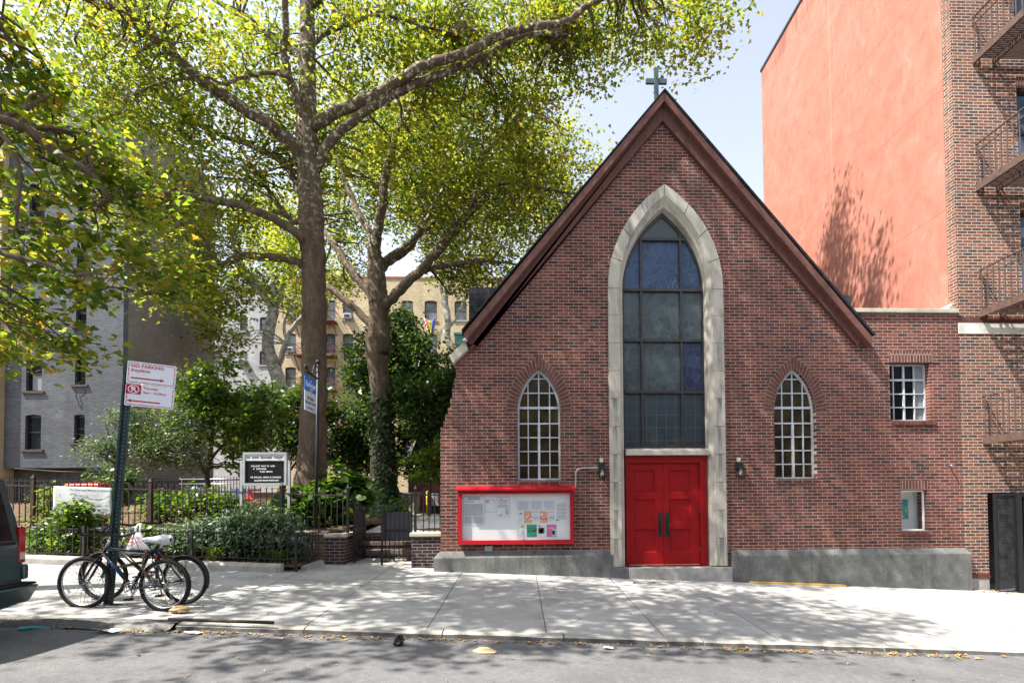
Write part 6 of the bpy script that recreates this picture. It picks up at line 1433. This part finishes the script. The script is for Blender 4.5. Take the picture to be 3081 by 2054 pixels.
M_br = [[(-5.43,2.5,9.99,0.175),(-5.44,2.19,10.22,0.161),(-5.83,1.88,10.48,0.147),(-6.64,1.57,10.88,0.133),(-7.35,1.26,11.26,0.12),(-7.85,0.95,11.67,0.108),(-8.23,0.64,11.89,0.096),(-8.46,0.33,11.92,0.084),(-8.71,0.02,11.79,0.073),(-8.97,-0.29,11.81,0.062),(-9.35,-0.6,11.84,0.052)],
 [(-5.25,2.5,7.92,0.125),(-5.29,2.14,7.96,0.112),(-5.82,1.79,8.23,0.1),(-6.54,1.43,8.37,0.088),(-7.21,1.07,8.32,0.076),(-7.83,0.71,8.21,0.065),(-8.24,0.36,7.91,0.055),(-8.33,0.0,7.74,0.045)],
 [(-5.13,2.5,7.25,0.117),(-5.35,2.4,7.38,0.109),(-5.69,2.3,7.47,0.102),(-6.15,2.2,7.47,0.095),(-6.72,2.1,7.42,0.087),(-7.06,2.0,7.19,0.08),(-7.34,1.9,7.0,0.073),(-7.77,1.8,6.87,0.066),(-8.19,1.7,6.65,0.059),(-8.57,1.6,6.33,0.053),(-8.89,1.5,6.39,0.046),(-9.33,1.4,6.41,0.039),(-9.68,1.3,6.28,0.033),(-10.05,1.2,6.11,0.027)],
 [(-5.36,2.5,12.55,0.1),(-5.71,2.83,13.08,0.094),(-6.25,3.17,13.63,0.087),(-7.01,3.5,14.28,0.081),(-7.67,3.83,14.94,0.073),(-8.4,4.17,15.57,0.065),(-9.47,4.5,16.48,0.057)],
 [(-5.27,2.5,10.93,0.109),(-5.33,2.28,11.14,0.1),(-5.48,2.07,11.65,0.092),(-5.61,1.85,12.32,0.084),(-5.45,1.63,12.63,0.076),(-5.4,1.42,13.2,0.068),(-5.36,1.2,14.17,0.061)],
 [(-5.48,1.9,11.7,0.056),(-5.48,1.74,11.63,0.051),(-5.92,1.57,11.57,0.047),(-6.38,1.41,11.32,0.042),(-6.71,1.25,11.04,0.038),(-7.01,1.09,11.09,0.034),(-7.49,0.93,10.88,0.03),(-7.89,0.76,10.63,0.026),(-8.21,0.6,10.28,0.022)],
 [(-5.34,2.5,8.98,0.092),(-5.6,2.81,9.44,0.086),(-6.01,3.12,10.23,0.08),(-6.96,3.44,10.95,0.073),(-7.94,3.75,11.43,0.066),(-8.95,4.06,12.1,0.059),(-9.56,4.38,12.76,0.051),(-10.41,4.69,13.24,0.043),(-11.06,5.0,13.42,0.034)],
 [(-5.18,2.5,10.85,0.167),(-4.97,2.37,10.93,0.156),(-4.25,2.23,11.22,0.146),(-3.54,2.1,11.42,0.136),(-2.84,1.97,11.79,0.126),(-2.15,1.83,12.08,0.116),(-1.24,1.7,12.26,0.106),(-0.36,1.57,12.62,0.097),(0.3,1.43,12.7,0.087),(1.17,1.3,12.75,0.078),(1.58,1.17,12.99,0.069),(1.96,1.03,13.06,0.06),(2.65,0.9,13.34,0.052)],
 [(-5.22,2.5,9.66,0.142),(-4.99,2.42,9.89,0.133),(-4.73,2.34,10.35,0.124),(-4.26,2.26,10.78,0.115),(-3.56,2.18,11.24,0.106),(-2.64,2.1,11.71,0.097),(-1.73,2.02,12.04,0.089),(-0.82,1.94,12.37,0.08),(-0.14,1.86,12.73,0.072),(0.44,1.78,12.86,0.063),(0.92,1.7,12.77,0.055)],
 [(-5.27,2.5,12.77,0.075),(-5.3,2.75,13.11,0.071),(-5.06,3.0,13.71,0.066),(-4.57,3.25,14.19,0.062),(-3.91,3.5,14.73,0.057),(-3.57,3.75,15.11,0.052),(-2.84,4.0,15.82,0.046)],
 [(-3.96,3.0,14.19,0.048),(-3.34,2.75,14.06,0.04),(-2.25,2.5,13.55,0.033),(-1.53,2.25,13.21,0.027),(-1.05,2.0,12.74,0.02)],
 [(-5.23,2.5,12.64,0.042),(-5.15,2.83,12.84,0.034),(-4.79,3.17,12.62,0.026),(-4.4,3.5,12.48,0.018)],
 [(-5.28,2.5,13.93,0.109),(-4.49,2.0,14.09,0.086),(-3.4,1.5,14.38,0.065),(-1.91,1.0,14.71,0.045)],
 [(-5.31,2.5,14.71,0.1),(-5.71,1.67,14.71,0.076),(-6.3,0.83,14.61,0.054),(-6.83,0.0,14.26,0.034)],
 [(-5.14,2.4,8.55,0.075),(-5.67,2.83,8.65,0.068),(-6.04,3.27,8.98,0.062),(-6.82,3.7,10.06,0.054),(-7.39,4.13,10.86,0.047),(-8.02,4.57,11.79,0.038),(-8.48,5.0,12.96,0.03)]]
S_trunk = [(-4.36,6.5,0.909,0.698),(-4.36,6.5,1.227,0.558),(-4.372,6.5,1.758,0.44),(-4.383,6.5,2.396,0.386),(-4.395,6.5,3.676,0.333),(-4.428,6.5,4.746,0.311),(-4.493,6.5,5.82,0.343),(-4.514,6.5,6.357,0.419),(-4.473,6.5,6.896,0.386),(-4.473,6.5,7.436,0.333),(-4.495,6.5,7.977,0.354),(-4.56,6.5,8.518,0.333),(-4.582,6.5,9.168,0.258),(-4.625,6.5,9.711,0.225),(-4.562,6.5,9.94,0.204)]
S_br = [[(-4.45,6.5,7.44,0.182),(-4.29,6.41,7.67,0.172),(-3.78,6.31,8.18,0.161),(-3.32,6.22,8.6,0.15),(-2.85,6.13,9.03,0.14),(-2.35,6.04,9.58,0.129),(-1.89,5.94,10.08,0.119),(-1.48,5.85,10.51,0.109),(-1.36,5.76,10.8,0.098),(-1.24,5.66,11.44,0.088),(-1.05,5.57,12.15,0.079),(-0.48,5.48,12.73,0.069),(0.09,5.39,13.44,0.059),(0.37,5.29,13.54,0.049),(0.55,5.2,14.11,0.04)],
 [(-4.56,6.5,9.88,0.161),(-4.38,6.5,11.15,0.145),(-4.27,6.5,12.06,0.129),(-4.03,6.5,12.98,0.113),(-3.86,6.5,13.59,0.097),(-3.38,6.5,14.39,0.081),(-3.02,6.5,15.2,0.064),(-2.76,6.5,16.12,0.048)],
 [(-4.63,6.5,7.76,0.14),(-4.78,6.7,8.18,0.13),(-5.52,6.9,9.14,0.121),(-6.14,7.1,10.12,0.111),(-6.54,7.3,10.6,0.101),(-7.08,7.5,11.28,0.091)],
 [(-4.58,6.5,6.9,0.14),(-4.8,6.6,7.22,0.13),(-5.33,6.7,7.76,0.119),(-5.95,6.8,8.29,0.109),(-6.3,6.9,8.57,0.099),(-6.99,7.0,8.91,0.088)],
 [(-4.48,6.5,8.84,0.14),(-4.3,6.8,9.24,0.127),(-3.71,7.1,9.86,0.113),(-3.3,7.4,10.58,0.099),(-2.86,7.7,11.13,0.085),(-2.06,8.0,11.97,0.07)],
 [(-3.73,6.5,8.33,0.097),(-3.35,6.42,8.72,0.085),(-2.66,6.33,8.93,0.074),(-1.97,6.25,9.03,0.064),(-1.29,6.17,9.1,0.053),(-0.61,6.08,9.05,0.042),(0.24,6.0,8.9,0.031)],
 [(-4.6,6.5,9.71,0.14),(-4.72,6.67,10.08,0.125),(-5.19,6.83,10.89,0.111),(-5.6,7.0,11.84,0.097),(-5.95,7.17,12.74,0.082),(-6.13,7.33,13.66,0.066),(-6.5,7.5,14.34,0.051)],
 [(-2.53,6.3,9.56,0.08),(-2.31,6.07,9.97,0.073),(-1.63,5.85,10.4,0.066),(-1.06,5.62,10.68,0.059),(-0.94,5.4,10.9,0.053),(-0.48,5.18,11.06,0.047),(0.35,4.95,10.94,0.04),(0.89,4.73,10.66,0.034),(1.85,4.5,10.38,0.029)],
 [(-4.48,6.5,8.95,0.107),(-4.28,6.58,9.33,0.095),(-3.76,6.67,9.73,0.083),(-3.07,6.75,10.51,0.071),(-2.72,6.83,11.36,0.058),(-2.18,6.92,12.22,0.046),(-1.51,7.0,12.68,0.033)],
 [(-1.24,5.6,10.8,0.061),(-1.11,5.65,11.67,0.052),(-1.07,5.7,12.54,0.044),(-1.09,5.75,13.53,0.035),(-1.2,5.8,14.52,0.026)]]
T3_trunk = [(-12.4,18.0,7.126,0.44),(-12.489,18.0,7.65,0.387),(-12.715,18.0,8.367,0.352),(-13.082,18.0,9.696,0.317),(-12.936,18.0,10.82,0.281),(-12.803,18.0,11.576,0.281),(-13.322,18.0,12.312,0.246),(-13.978,18.0,13.064,0.211),(-14.583,18.0,13.957,0.158),(-14.938,18.0,15.542,0.106)]
T3_br = [[(-12.56,18.0,8.51,0.158),(-12.04,17.75,9.63,0.135),(-11.57,17.5,10.44,0.112),(-10.8,17.25,11.11,0.09),(-10.1,17.0,12.04,0.068)],
 [(-12.12,18.0,9.75,0.088),(-12.32,18.17,10.68,0.074),(-12.13,18.33,11.62,0.059),(-11.86,18.5,12.58,0.045)],
 [(-12.8,18.0,11.33,0.176),(-12.49,18.33,12.69,0.139),(-12.1,18.67,14.08,0.102),(-11.89,19.0,16.06,0.064)],
 [(-12.8,18.0,11.51,0.141),(-12.61,17.5,12.55,0.095),(-12.47,17.0,13.55,0.051)]]
T4_trunk = [(-3.65,22.0,9.898,0.26),(-3.728,22.0,10.34,0.24),(-4.244,22.0,11.104,0.22),(-4.241,22.0,12.557,0.22),(-4.399,22.0,13.425,0.2),(-4.158,22.0,14.277,0.17),(-3.717,22.0,14.95,0.13),(-3.154,22.0,15.971,0.08)]
T4_br = [[(-4.24,22.0,11.71,0.12),(-3.66,22.0,12.52,0.1),(-3.16,22.0,13.54,0.08),(-2.76,22.0,14.55,0.06)],
 [(-4.36,22.0,13.43,0.12),(-4.66,22.0,14.33,0.085),(-4.75,22.0,15.35,0.05)]]
L_br = [[(-8.83,-3.8,7.42,0.092),(-8.3,-3.65,7.18,0.085),(-7.82,-3.5,7.06,0.078),(-7.41,-3.35,7.05,0.07),(-7.11,-3.2,6.96,0.062),(-6.81,-3.05,6.7,0.054),(-6.56,-2.9,6.59,0.045),(-6.36,-2.75,6.29,0.036),(-6.56,-2.6,6.18,0.027)],
 [(-8.83,-3.8,7.29,0.078),(-8.16,-3.76,6.09,0.066),(-7.48,-3.72,5.21,0.053),(-7.08,-3.68,4.96,0.04),(-6.58,-3.64,4.84,0.027),(-6.17,-3.6,4.67,0.014)],
 [(-8.33,-3.8,7.89,0.078),(-7.88,-3.47,8.57,0.064),(-7.36,-3.13,9.19,0.048),(-6.97,-2.8,9.94,0.031)],
 [(-7.92,-3.4,7.13,0.039),(-7.32,-3.35,6.74,0.033),(-7.17,-3.3,6.29,0.027),(-7.24,-3.25,5.73,0.021),(-7.29,-3.2,5.51,0.015)],
 [(-7.63,-3.8,5.4,0.037),(-7.01,-3.93,4.22,0.027),(-6.54,-4.07,3.7,0.018),(-6.22,-4.2,3.45,0.009)]]
D_br = [[(-7.89,3.0,1.32,0.069),(-7.89,3.0,1.75,0.063),(-7.92,3.0,2.17,0.056),(-7.88,3.0,2.59,0.05),(-7.8,3.0,3.27,0.043),(-7.74,3.0,3.87,0.037),(-7.73,3.0,4.38,0.03)],
 [(-7.9,3.0,2.09,0.052),(-8.07,2.9,2.5,0.044),(-8.3,2.8,2.92,0.036),(-8.53,2.7,3.24,0.029),(-8.8,2.6,3.56,0.021)],
 [(-7.88,3.0,2.51,0.039),(-7.72,3.17,2.86,0.032),(-7.47,3.33,3.23,0.025),(-7.21,3.5,3.6,0.018)],
 [(-8.01,2.8,2.5,0.038),(-8.14,2.87,3.09,0.031),(-8.35,2.93,3.69,0.024),(-8.47,3.0,4.3,0.017)]]
R_br = [[(-9.31,1.8,1.75,0.036),(-9.34,1.8,2.21,0.032),(-9.38,1.8,2.52,0.028)],
 [(-9.34,1.8,2.36,0.028),(-9.64,1.7,2.67,0.022),(-9.94,1.6,2.73,0.016)],
 [(-9.35,1.8,2.44,0.028),(-9.5,1.8,2.98,0.022),(-9.65,1.8,3.53,0.016)],
 [(-9.34,1.8,2.44,0.028),(-8.97,1.8,2.75,0.022),(-8.59,1.8,2.59,0.016)],
 [(-9.34,1.8,2.44,0.028),(-9.27,1.9,3.15,0.022),(-9.27,2.0,3.55,0.016)]]
# right-hand limit of the crowns towards the open sky beside the gable
def plane_tree_crowns():
    tree('plane_tree','big plane tree with thick mottled trunk between the letter board and the garden gate','tree',M_trunk,M_br,[
      (-9.0,2.2,12.0,2.9,2.2,2.4,260),(-8.4,2.0,8.8,2.2,1.4,.9,72),(-7.4,2.0,6.8,1.9,1.1,.7,56),(-4.8,4.0,13.2,3.4,2.2,2.6,200),
      (-.4,3.2,13.6,3.5,1.5,1.6,230),(2.3,2.2,13.5,2.2,.9,.85,75),(4.4,1.3,12.7,.7,.8,.8,22),(-.2,3.8,11.4,1.7,1.2,1.2,46),
      (-6.5,3.8,10.6,1.7,1.4,1.2,55),(4.7,2.4,16.2,.5,.8,2.3,46),(4.8,.9,14.6,.45,.5,1.1,20),
      (-3,1.0,16.5,6.5,4.0,2.0,120),(-3.4,-2.7,14.6,4.6,1.5,3.8,230)],46,.31,.105,SH_TRI,L_PLANE,M_BARK,101,.75,'plane trees',tubes=20,along=500)
    tree('plane_tree','plane tree with ivy round its foot, right of the big trunk','tree',S_trunk,S_br,[
      (-1.8,8.6,13.2,3.7,1.8,3.2,420),(1.6,7.6,12.3,1.8,1.1,2.4,140),(-5.0,9.6,14.6,3.2,1.6,2.9,250),(-.9,8.0,9.4,2.2,1.3,.7,70),(-1.5,5.2,10.6,2.2,.8,1.6,40),(-7.6,9.4,11,2.3,1.7,2.3,140),(-2,8,16.8,4,2.5,1.6,80)],46,.33,.115,SH_TRI,L_PLANE,M_BARK,202,.7,'plane trees',tubes=16,along=350)
    tree('plane_tree','pale barked plane tree far back in front of the tan block','tree',T3_trunk,T3_br,[
      (-14.6,18.5,15.2,3.0,2.0,3.0,200),(-15.0,17.5,9.9,1.3,1.3,1.2,46),(-12.3,19,13.4,1.8,1.8,2.6,75),(-16.2,18,12.0,.7,1.0,1.2,18)],36,.42,.16,SH_TRI,L_PLANE,M_BARK2,303,.3,'plane trees')
    tree('plane_tree','slender pale plane tree far back, close to the left slope of the church roof','tree',T4_trunk,T4_br,[
      (-3.2,22.5,16.4,2.4,1.6,1.2,44),(-1,21,19,4.2,3,3.2,210),(-4.8,23,17.5,1.2,1.3,1.8,26),(-7,22,21,4,3,3.5,130)],36,.46,.17,SH_TRI,L_PLANE,M_BARK2,404,.3,'plane trees')
    tree('plane_tree','street plane tree at the far left, its leafy boughs nearest the street','tree',
      [(-9.9,-4.0,.2,.30),(-9.85,-4,2,.26),(-9.75,-3.95,4,.24),(-9.7,-3.9,5.5,.22),(-9.6,-3.9,8,.18),(-9.4,-4,11,.12),(-9.2,-4,14,.06)],L_br,[
      (-7.6,-2.2,6.9,1.2,.8,1.5,44),(-7.3,-2.4,5.2,1.0,.8,.9,26),(-6.5,-2.0,6.3,.6,.6,1.2,15),(-8.1,-2.2,4.4,.6,.5,.5,16),(-7.75,-2.9,3.75,.28,.4,.28,8),(-5.75,-2.0,5.3,.4,.35,.4,9),(-8.5,-2.2,8.4,1.0,.8,1.0,34),(-7.3,-2.2,4.1,.5,.4,.35,8),
      (-9,-6.3,11.5,4.2,3,2.6,130),(-5.5,-6.0,11.8,4.6,2.2,2.4,290)],30,.24,.125,SH_PLANE,L_NEAR,M_BARK,505,.8,'plane trees',along=160)
plane_tree_crowns()

# ------------------------------------------------------------------ smaller trees and garden plants
def shrub(name,label,cat,stems,ells,per,crad,size,shape,lmat,seed,group=None,base=None,twigs=.3,tilt=.6,flat=.7,flowers=None):
    t=tree(name,label,cat,None,stems,ells,per,crad,size,shape,lmat,M_STEM,seed,twigs,group,base or tuple(stems[0][0][:3]),flat=flat,tilt=tilt)
    for o in t.children: o.name='stems' if o.name.startswith('trunk') else 'foliage'
    if flowers:
        rng=random.Random(seed); mb=MB(); n,r,mat,es=flowers
        for i in range(n):
            e=rng.choice(es); p=in_ell(e,1,np.random.default_rng(seed*7+i),.8)[0]
            for q in range(5):
                a=q*1.257+rng.random(); mb.add([p,p+np.array([math.cos(a-.5)*r*.8,math.sin(a-.5)*r*.8,rng.uniform(-.3,.5)*r]),p+np.array([math.cos(a)*r,math.sin(a)*r,.2*r]),p+np.array([math.cos(a+.5)*r*.8,math.sin(a+.5)*r*.8,rng.uniform(-.3,.5)*r])],[(0,1,2,3)])
        mb.build('flowers',mat,t)
    return t
st=lambda x,y,z,h,n,seed,sp=.25,r=.012: [[(x+.05*math.cos(i*2.4),y+.05*math.sin(i*2.4),z,r),(x+sp*.5*math.cos(i*2.4),y+sp*.5*math.sin(i*2.4),z+h*.5,r*.7),(x+sp*math.cos(i*2.4+.3),y+sp*math.sin(i*2.4+.3),z+h,r*.4)] for i in range(n)]
shrub('dogwood','broad leaved small tree beside the grey flank, left of the letter board','small tree',D_br,[(-7.4,2.8,3.4,.9,.7,.5,34),(-8.3,2.6,3.9,.8,.6,.8,40),(-7.7,2.8,4.6,.6,.6,.7,30),(-6.9,3.2,3.8,.8,.6,.7,32),(-9.0,2.6,3.2,.5,.5,.3,12),(-6.9,3.1,2.6,.5,.4,.3,10)],34,.17,.14,SH_LEAF,L_DOG,611,'small garden trees',twigs=.6)
shrub('rose_of_sharon','grey green flowering shrub with lilac blooms behind the leaning sign post','shrub',R_br,[(-8.8,1.8,2.75,.85,.5,.42,60),(-9.6,1.6,2.7,.55,.4,.28,30),(-9.0,1.8,3.35,.35,.35,.45,26),(-8.1,1.8,3.2,.45,.4,.6,36),(-7.9,1.9,2.6,.6,.4,.35,30),(-9.3,1.7,3.6,.18,.2,.3,9)],40,.15,.07,SH_DIA,L_ROSE,622,twigs=.7,flowers=(46,.045,plain('lilac_petal',(.42,.32,.55),.6,0,.15,9,0),[(-8.9,1.6,2.7,.9,.4,.4),(-8.0,1.7,3.0,.6,.4,.6)]))
shrub('understory_tree','dark glossy small tree filling the garden behind the ivy covered trunk','small tree',[[(-5.0,9.4,1,.10),(-4.9,9.4,3,.08),(-5.2,9.2,5,.06),(-5.6,9.0,7,.03)],[(-4.9,9.4,2.5,.06),(-4,9.2,4,.05),(-3.4,9,6,.03)],[(-4.95,9.4,2.4,.05),(-6,9,3.6,.04),(-6.6,8.8,4.4,.02)]],
  [(-4.7,8.8,4.6,1.7,1.0,1.2,130),(-5.9,8.7,3.4,1.0,.9,.9,80),(-3.7,9.0,6.4,1.0,.9,1.2,110),(-5.4,9.2,6.4,1.2,1,1.3,110),(-3.2,8.2,4.4,.8,.8,.9,60),(-4.4,9.3,7.9,.7,.7,.7,36),(-4.9,8.4,2.9,1.3,.8,.5,60)],46,.24,.15,SH_LEAF,L_DARK,633,'small garden trees',twigs=.25)
shrub('understory_tree','dark leaved small tree between the letter board and the big trunk','small tree',[[(-7.9,7.4,1,.07),(-7.8,7.4,3,.05),(-8.1,7.3,5,.03)],[(-7.85,7.4,2.2,.05),(-6.9,7.2,3.4,.03)],[(-7.85,7.4,2.2,.05),(-8.8,7.2,3.4,.03)]],
  [(-8.0,7.2,4.6,1.2,.9,1.0,80),(-7.2,7.0,3.5,.9,.8,.7,70),(-8.9,7.2,3.7,.8,.8,.7,60),(-6.6,7.4,4.6,.6,.7,.8,40),(-9.6,7.6,4.6,.6,.6,.6,30)],46,.22,.14,SH_LEAF,L_DARK,644,'small garden trees',twigs=.25)
shrub('understory_tree','dark leaved small tree at the right against the stepped church corner','small tree',[[(-2.9,6.6,1,.06),(-2.8,6.6,3,.05),(-2.5,6.5,5,.03)],[(-2.85,6.6,2.5,.04),(-3.4,6.5,3.8,.02)]],
  [(-2.9,6.6,4.0,.55,.5,.7,46),(-2.4,6.5,5.0,.45,.5,.6,38),(-3.5,6.5,4.9,.55,.5,.7,40),(-1.9,6.4,5.9,.5,.5,.4,26)],42,.2,.13,SH_LEAF,L_DARK,650,'small garden trees',twigs=.3)
shrub('japanese_maple','light green maple with tiered branches beside the church corner','small tree',[[(-2.2,5.0,1,.05),(-2.3,5.0,1.9,.04),(-2.6,4.9,2.6,.02)],[(-2.25,5,1.7,.03),(-1.8,4.9,2.6,.02)]],[(-2.35,4.9,2.75,.75,.5,.22,60),(-2.0,4.8,2.35,.5,.4,.18,36),(-2.7,4.9,2.2,.5,.4,.16,34),(-2.1,4.9,3.1,.45,.4,.2,28)],46,.13,.085,SH_TRI,L_MAPLE,655,'small garden trees',twigs=.4,flat=.35)
# ivy on the second trunk
def ivy():
    t=thing('climbing_ivy','ivy climbing the lower trunk of the right hand plane tree','ivy',(S_trunk[0][0],S_trunk[0][1],S_trunk[0][2]))
    rng=np.random.default_rng(77); P=smooth_path(S_trunk[:6],8); n=3600; i=rng.integers(0,len(P),n); a=rng.uniform(0,2*np.pi,n)
    keep=(np.cos(a-.0)>-.55)|(P[i,2]>3.4); keep&=rng.random(n)<np.clip((5.4-P[i,2])/1.2,.06,1)
    i=i[keep]; a=a[keep]; r=P[i,3]*1.02+rng.uniform(.01,.10,len(i)); o=np.stack([np.cos(a),np.sin(a),np.zeros_like(a)],1)
    C=P[i,:3]+o*r[:,None]+np.stack([0*a,0*a,rng.uniform(-.15,.15,len(a))],1); leaf_obj('foliage',C,.10,SH_BIG,L_IVY,t,78,out=o)
    mb=MB()
    for k_ in range(7):
        a0=rng.uniform(-1.6,1.6); mb.tube([P[j,:3]+np.array([math.cos(a0+.2*math.sin(j*.4)),math.sin(a0+.2*math.sin(j*.4)),0])*(P[j,3]*1.01) for j in range(0,len(P)-4,2)],.012,5)
    mb.build('stems',M_STEM,t)
ivy()
def strap(name,label,x,y,z,n,h,seed,group='strap leaved clumps',mat=None):
    t=thing(name,label,'plant',(x,y,z),group); rng=random.Random(seed); mb=MB()
    for i in range(n):
        a=rng.uniform(0,6.283); L=h*rng.uniform(.7,1.25); w=.011; x0,y0=x+rng.gauss(0,.06),y+rng.gauss(0,.04); pts=[]
        for j in range(6):
            s=j/5; r=L*.75*s*s*rng.uniform(.9,1.1)+.05*s; pts.append((x0+math.cos(a)*r,y0+math.sin(a)*r,z+L*(s*1.15-.62*s*s*s)))
        px,py=-math.sin(a),math.cos(a); v=[];
        for j,p in enumerate(pts): ww=w*(1-j/5.2); v+=[(p[0]-px*ww,p[1]-py*ww,p[2]),(p[0]+px*ww,p[1]+py*ww,p[2])]
        mb.add(v,[(2*j,2*j+1,2*j+3,2*j+2) for j in range(5)],True)
    mb.build('leaves',mat or L_GRASS,t)
fb=lambda x: gz(x,-.75)+.10
strap('strap_leaf_clump','yellow green strap leaved clump behind the low fence right of the rear bicycle wheel',-5.95,-.35,fb(-5.95),150,.42,1)
strap('strap_leaf_clump','green strap leaved clump at the gate end of the low fence',-4.75,-.35,fb(-4.75),150,.40,2)
strap('strap_leaf_clump','strap leaved clump in the front bed at the far left beside the van',-9.05,-.2,fb(-9),90,.40,3)
strap('strap_leaf_clump','small strap leaved clump under the left end of the banner',-8.65,-.3,fb(-8.6),70,.30,4)
strap('strap_leaf_clump','strap leaved clump behind the garden steps',-3.35,3.0,.78,110,.38,5)
strap('strap_leaf_clump','strap leaved clump under the letter board behind the tall fence',-5.6,1.0,gg(-5.6,1.0),90,.30,6)
# silvery catmint-like shrubs in the front bed
def spikes(t,ells,n,seed,mat,h=.12):
    rng=np.random.default_rng(seed); mb=MB()
    for i in range(n):
        e=ells[int(rng.integers(0,len(ells)))]; p=in_ell(e,1,rng,.85)[0]; p[2]=max(p[2],e[2]+.2*e[5]); mb.tube([p,p+np.array([rng.normal(0,.01),rng.normal(0,.01),h*.6]),p+np.array([rng.normal(0,.02),0,h])],[.006,.010,.003],5)
    mb.build('flower_spikes',mat,t)
def bedshrub(label,x,y,w,h,seed,n,size=.075,mat=None,shape=None,sp=None):
    z=fb(x); es=[(x,y,z+h*.62,w,.30,h*.40,n),(x-w*.45,y-.08,z+h*.35,w*.6,.28,h*.32,n//2),(x+w*.45,y-.05,z+h*.35,w*.6,.28,h*.32,n//2)]
    t=shrub('flowering_shrub',label,'shrub',st(x,y,z,h*.8,9,seed,w*.6,.008),es,32,.10,size,SH_LEAF if shape is None else shape,mat or L_SILV,seed,'shrubs in the front bed',twigs=.35)
    if sp: spikes(t,[e[:6] for e in es],sp[0],seed+5,sp[1],sp[2])
    return t
GREYSP=plain('pale_grey_flower_spike',(.42,.45,.42),.8,0,.2,9,0); DARKSP=plain('dark_seed_spike',(.075,.055,.05),.8,0,.3,9,0)
bedshrub('bushy silvery green shrub behind the rear wheels of the bicycles',-6.25,.0,.52,.85,711,52,sp=(20,GREYSP,.10))
bedshrub('widest silvery green shrub in the front bed, below the letter board',-5.45,-.05,.62,1.05,712,80,sp=(46,GREYSP,.12))
bedshrub('silvery green shrub next to the gate end of the front bed',-4.75,.02,.42,.95,713,52,sp=(30,GREYSP,.12))
bedshrub('tall bright green herb with dark flower spikes in front of the banner',-8.72,-.15,.27,1.05,714,44,.095,L_DOG,SH_LEAF,(26,DARKSP,.11))
bedshrub('leafy green herb at the foot of the leaning sign post in the front bed',-7.55,-.05,.32,.62,715,36,.09,L_DOG)
bedshrub('low leafy plant in the front bed between the two bicycles and the wall',-6.95,.05,.40,.62,716,40,.085,L_ROSE)
bedshrub('fresh green leafy plant left of the tall herb in the front bed',-9.35,.05,.3,.55,717,30,.09,L_HYD)
def garden_plant(label,x,y,w,h,seed,n,size,mat,shape,flowers=None,name='leafy_plant',group='leafy plants inside the iron fence'):
    z=gg(x,y); es=[(x,y,z+h*.6,w,.35,h*.42,n),(x,y-.1,z+h*.3,w*.9,.35,h*.3,n//2)]
    return shrub(name,label,'plant',st(x,y,z,h*.8,8,seed,w*.6,.009),es,24,.13,size,shape,mat,seed,group,twigs=.4,flowers=(flowers[0],flowers[1],flowers[2],[e[:6] for e in es]) if flowers else None)
YELF=plain('yellow_orange_petal',(.72,.36,.02),.6,0,.2,9,0)
garden_plant('leafy plant with yellow orange flowers right of the leaning sign post',-7.85,1.1,.38,.85,721,24,.10,L_HYD,SH_LEAF,(12,.045,YELF))
garden_plant('bright leafy plant inside the fence left of the rusty fence post',-7.2,1.3,.42,.95,722,37,.11,L_DOG,SH_LEAF)
garden_plant('leafy plant inside the fence below the dogwood',-6.55,1.4,.40,.80,723,31,.10,L_HYD,SH_LEAF)
garden_plant('large leaved hydrangea behind the fence left of the garden gate',-4.35,2.2,.75,1.35,724,43,.19,L_HYD,SH_BIG,(9,.035,plain('cream_flower',(.42,.40,.26),.7,0,.2,9,0)),'hydrangea')
garden_plant('large leaved hydrangea at the foot of the big trunk',-5.0,1.5,.45,.85,725,22,.17,L_HYD,SH_BIG,None,'hydrangea')
garden_plant('light green ferny plant at the far left beside the van',-10.0,.9,.30,.85,726,28,.09,L_MAPLE,SH_DIA)
garden_plant('leafy plant under the left half of the banner',-9.3,1.0,.35,.55,727,22,.10,L_DOG,SH_LEAF)
garden_plant('low leafy plants behind the gate beside the ivy trunk',-3.6,5.2,.45,.55,728,21,.11,L_HYD,SH_LEAF)
garden_plant('low dark plant below the rusty middle fence post',-6.1,2.6,.5,.6,729,24,.10,L_ROSE,SH_LEAF,(6,.04,YELF))
garden_plant('dark creeper hanging over the wall at the far left edge behind the van',-12.4,6.0,.7,1.6,730,37,.13,L_DARK,SH_LEAF)
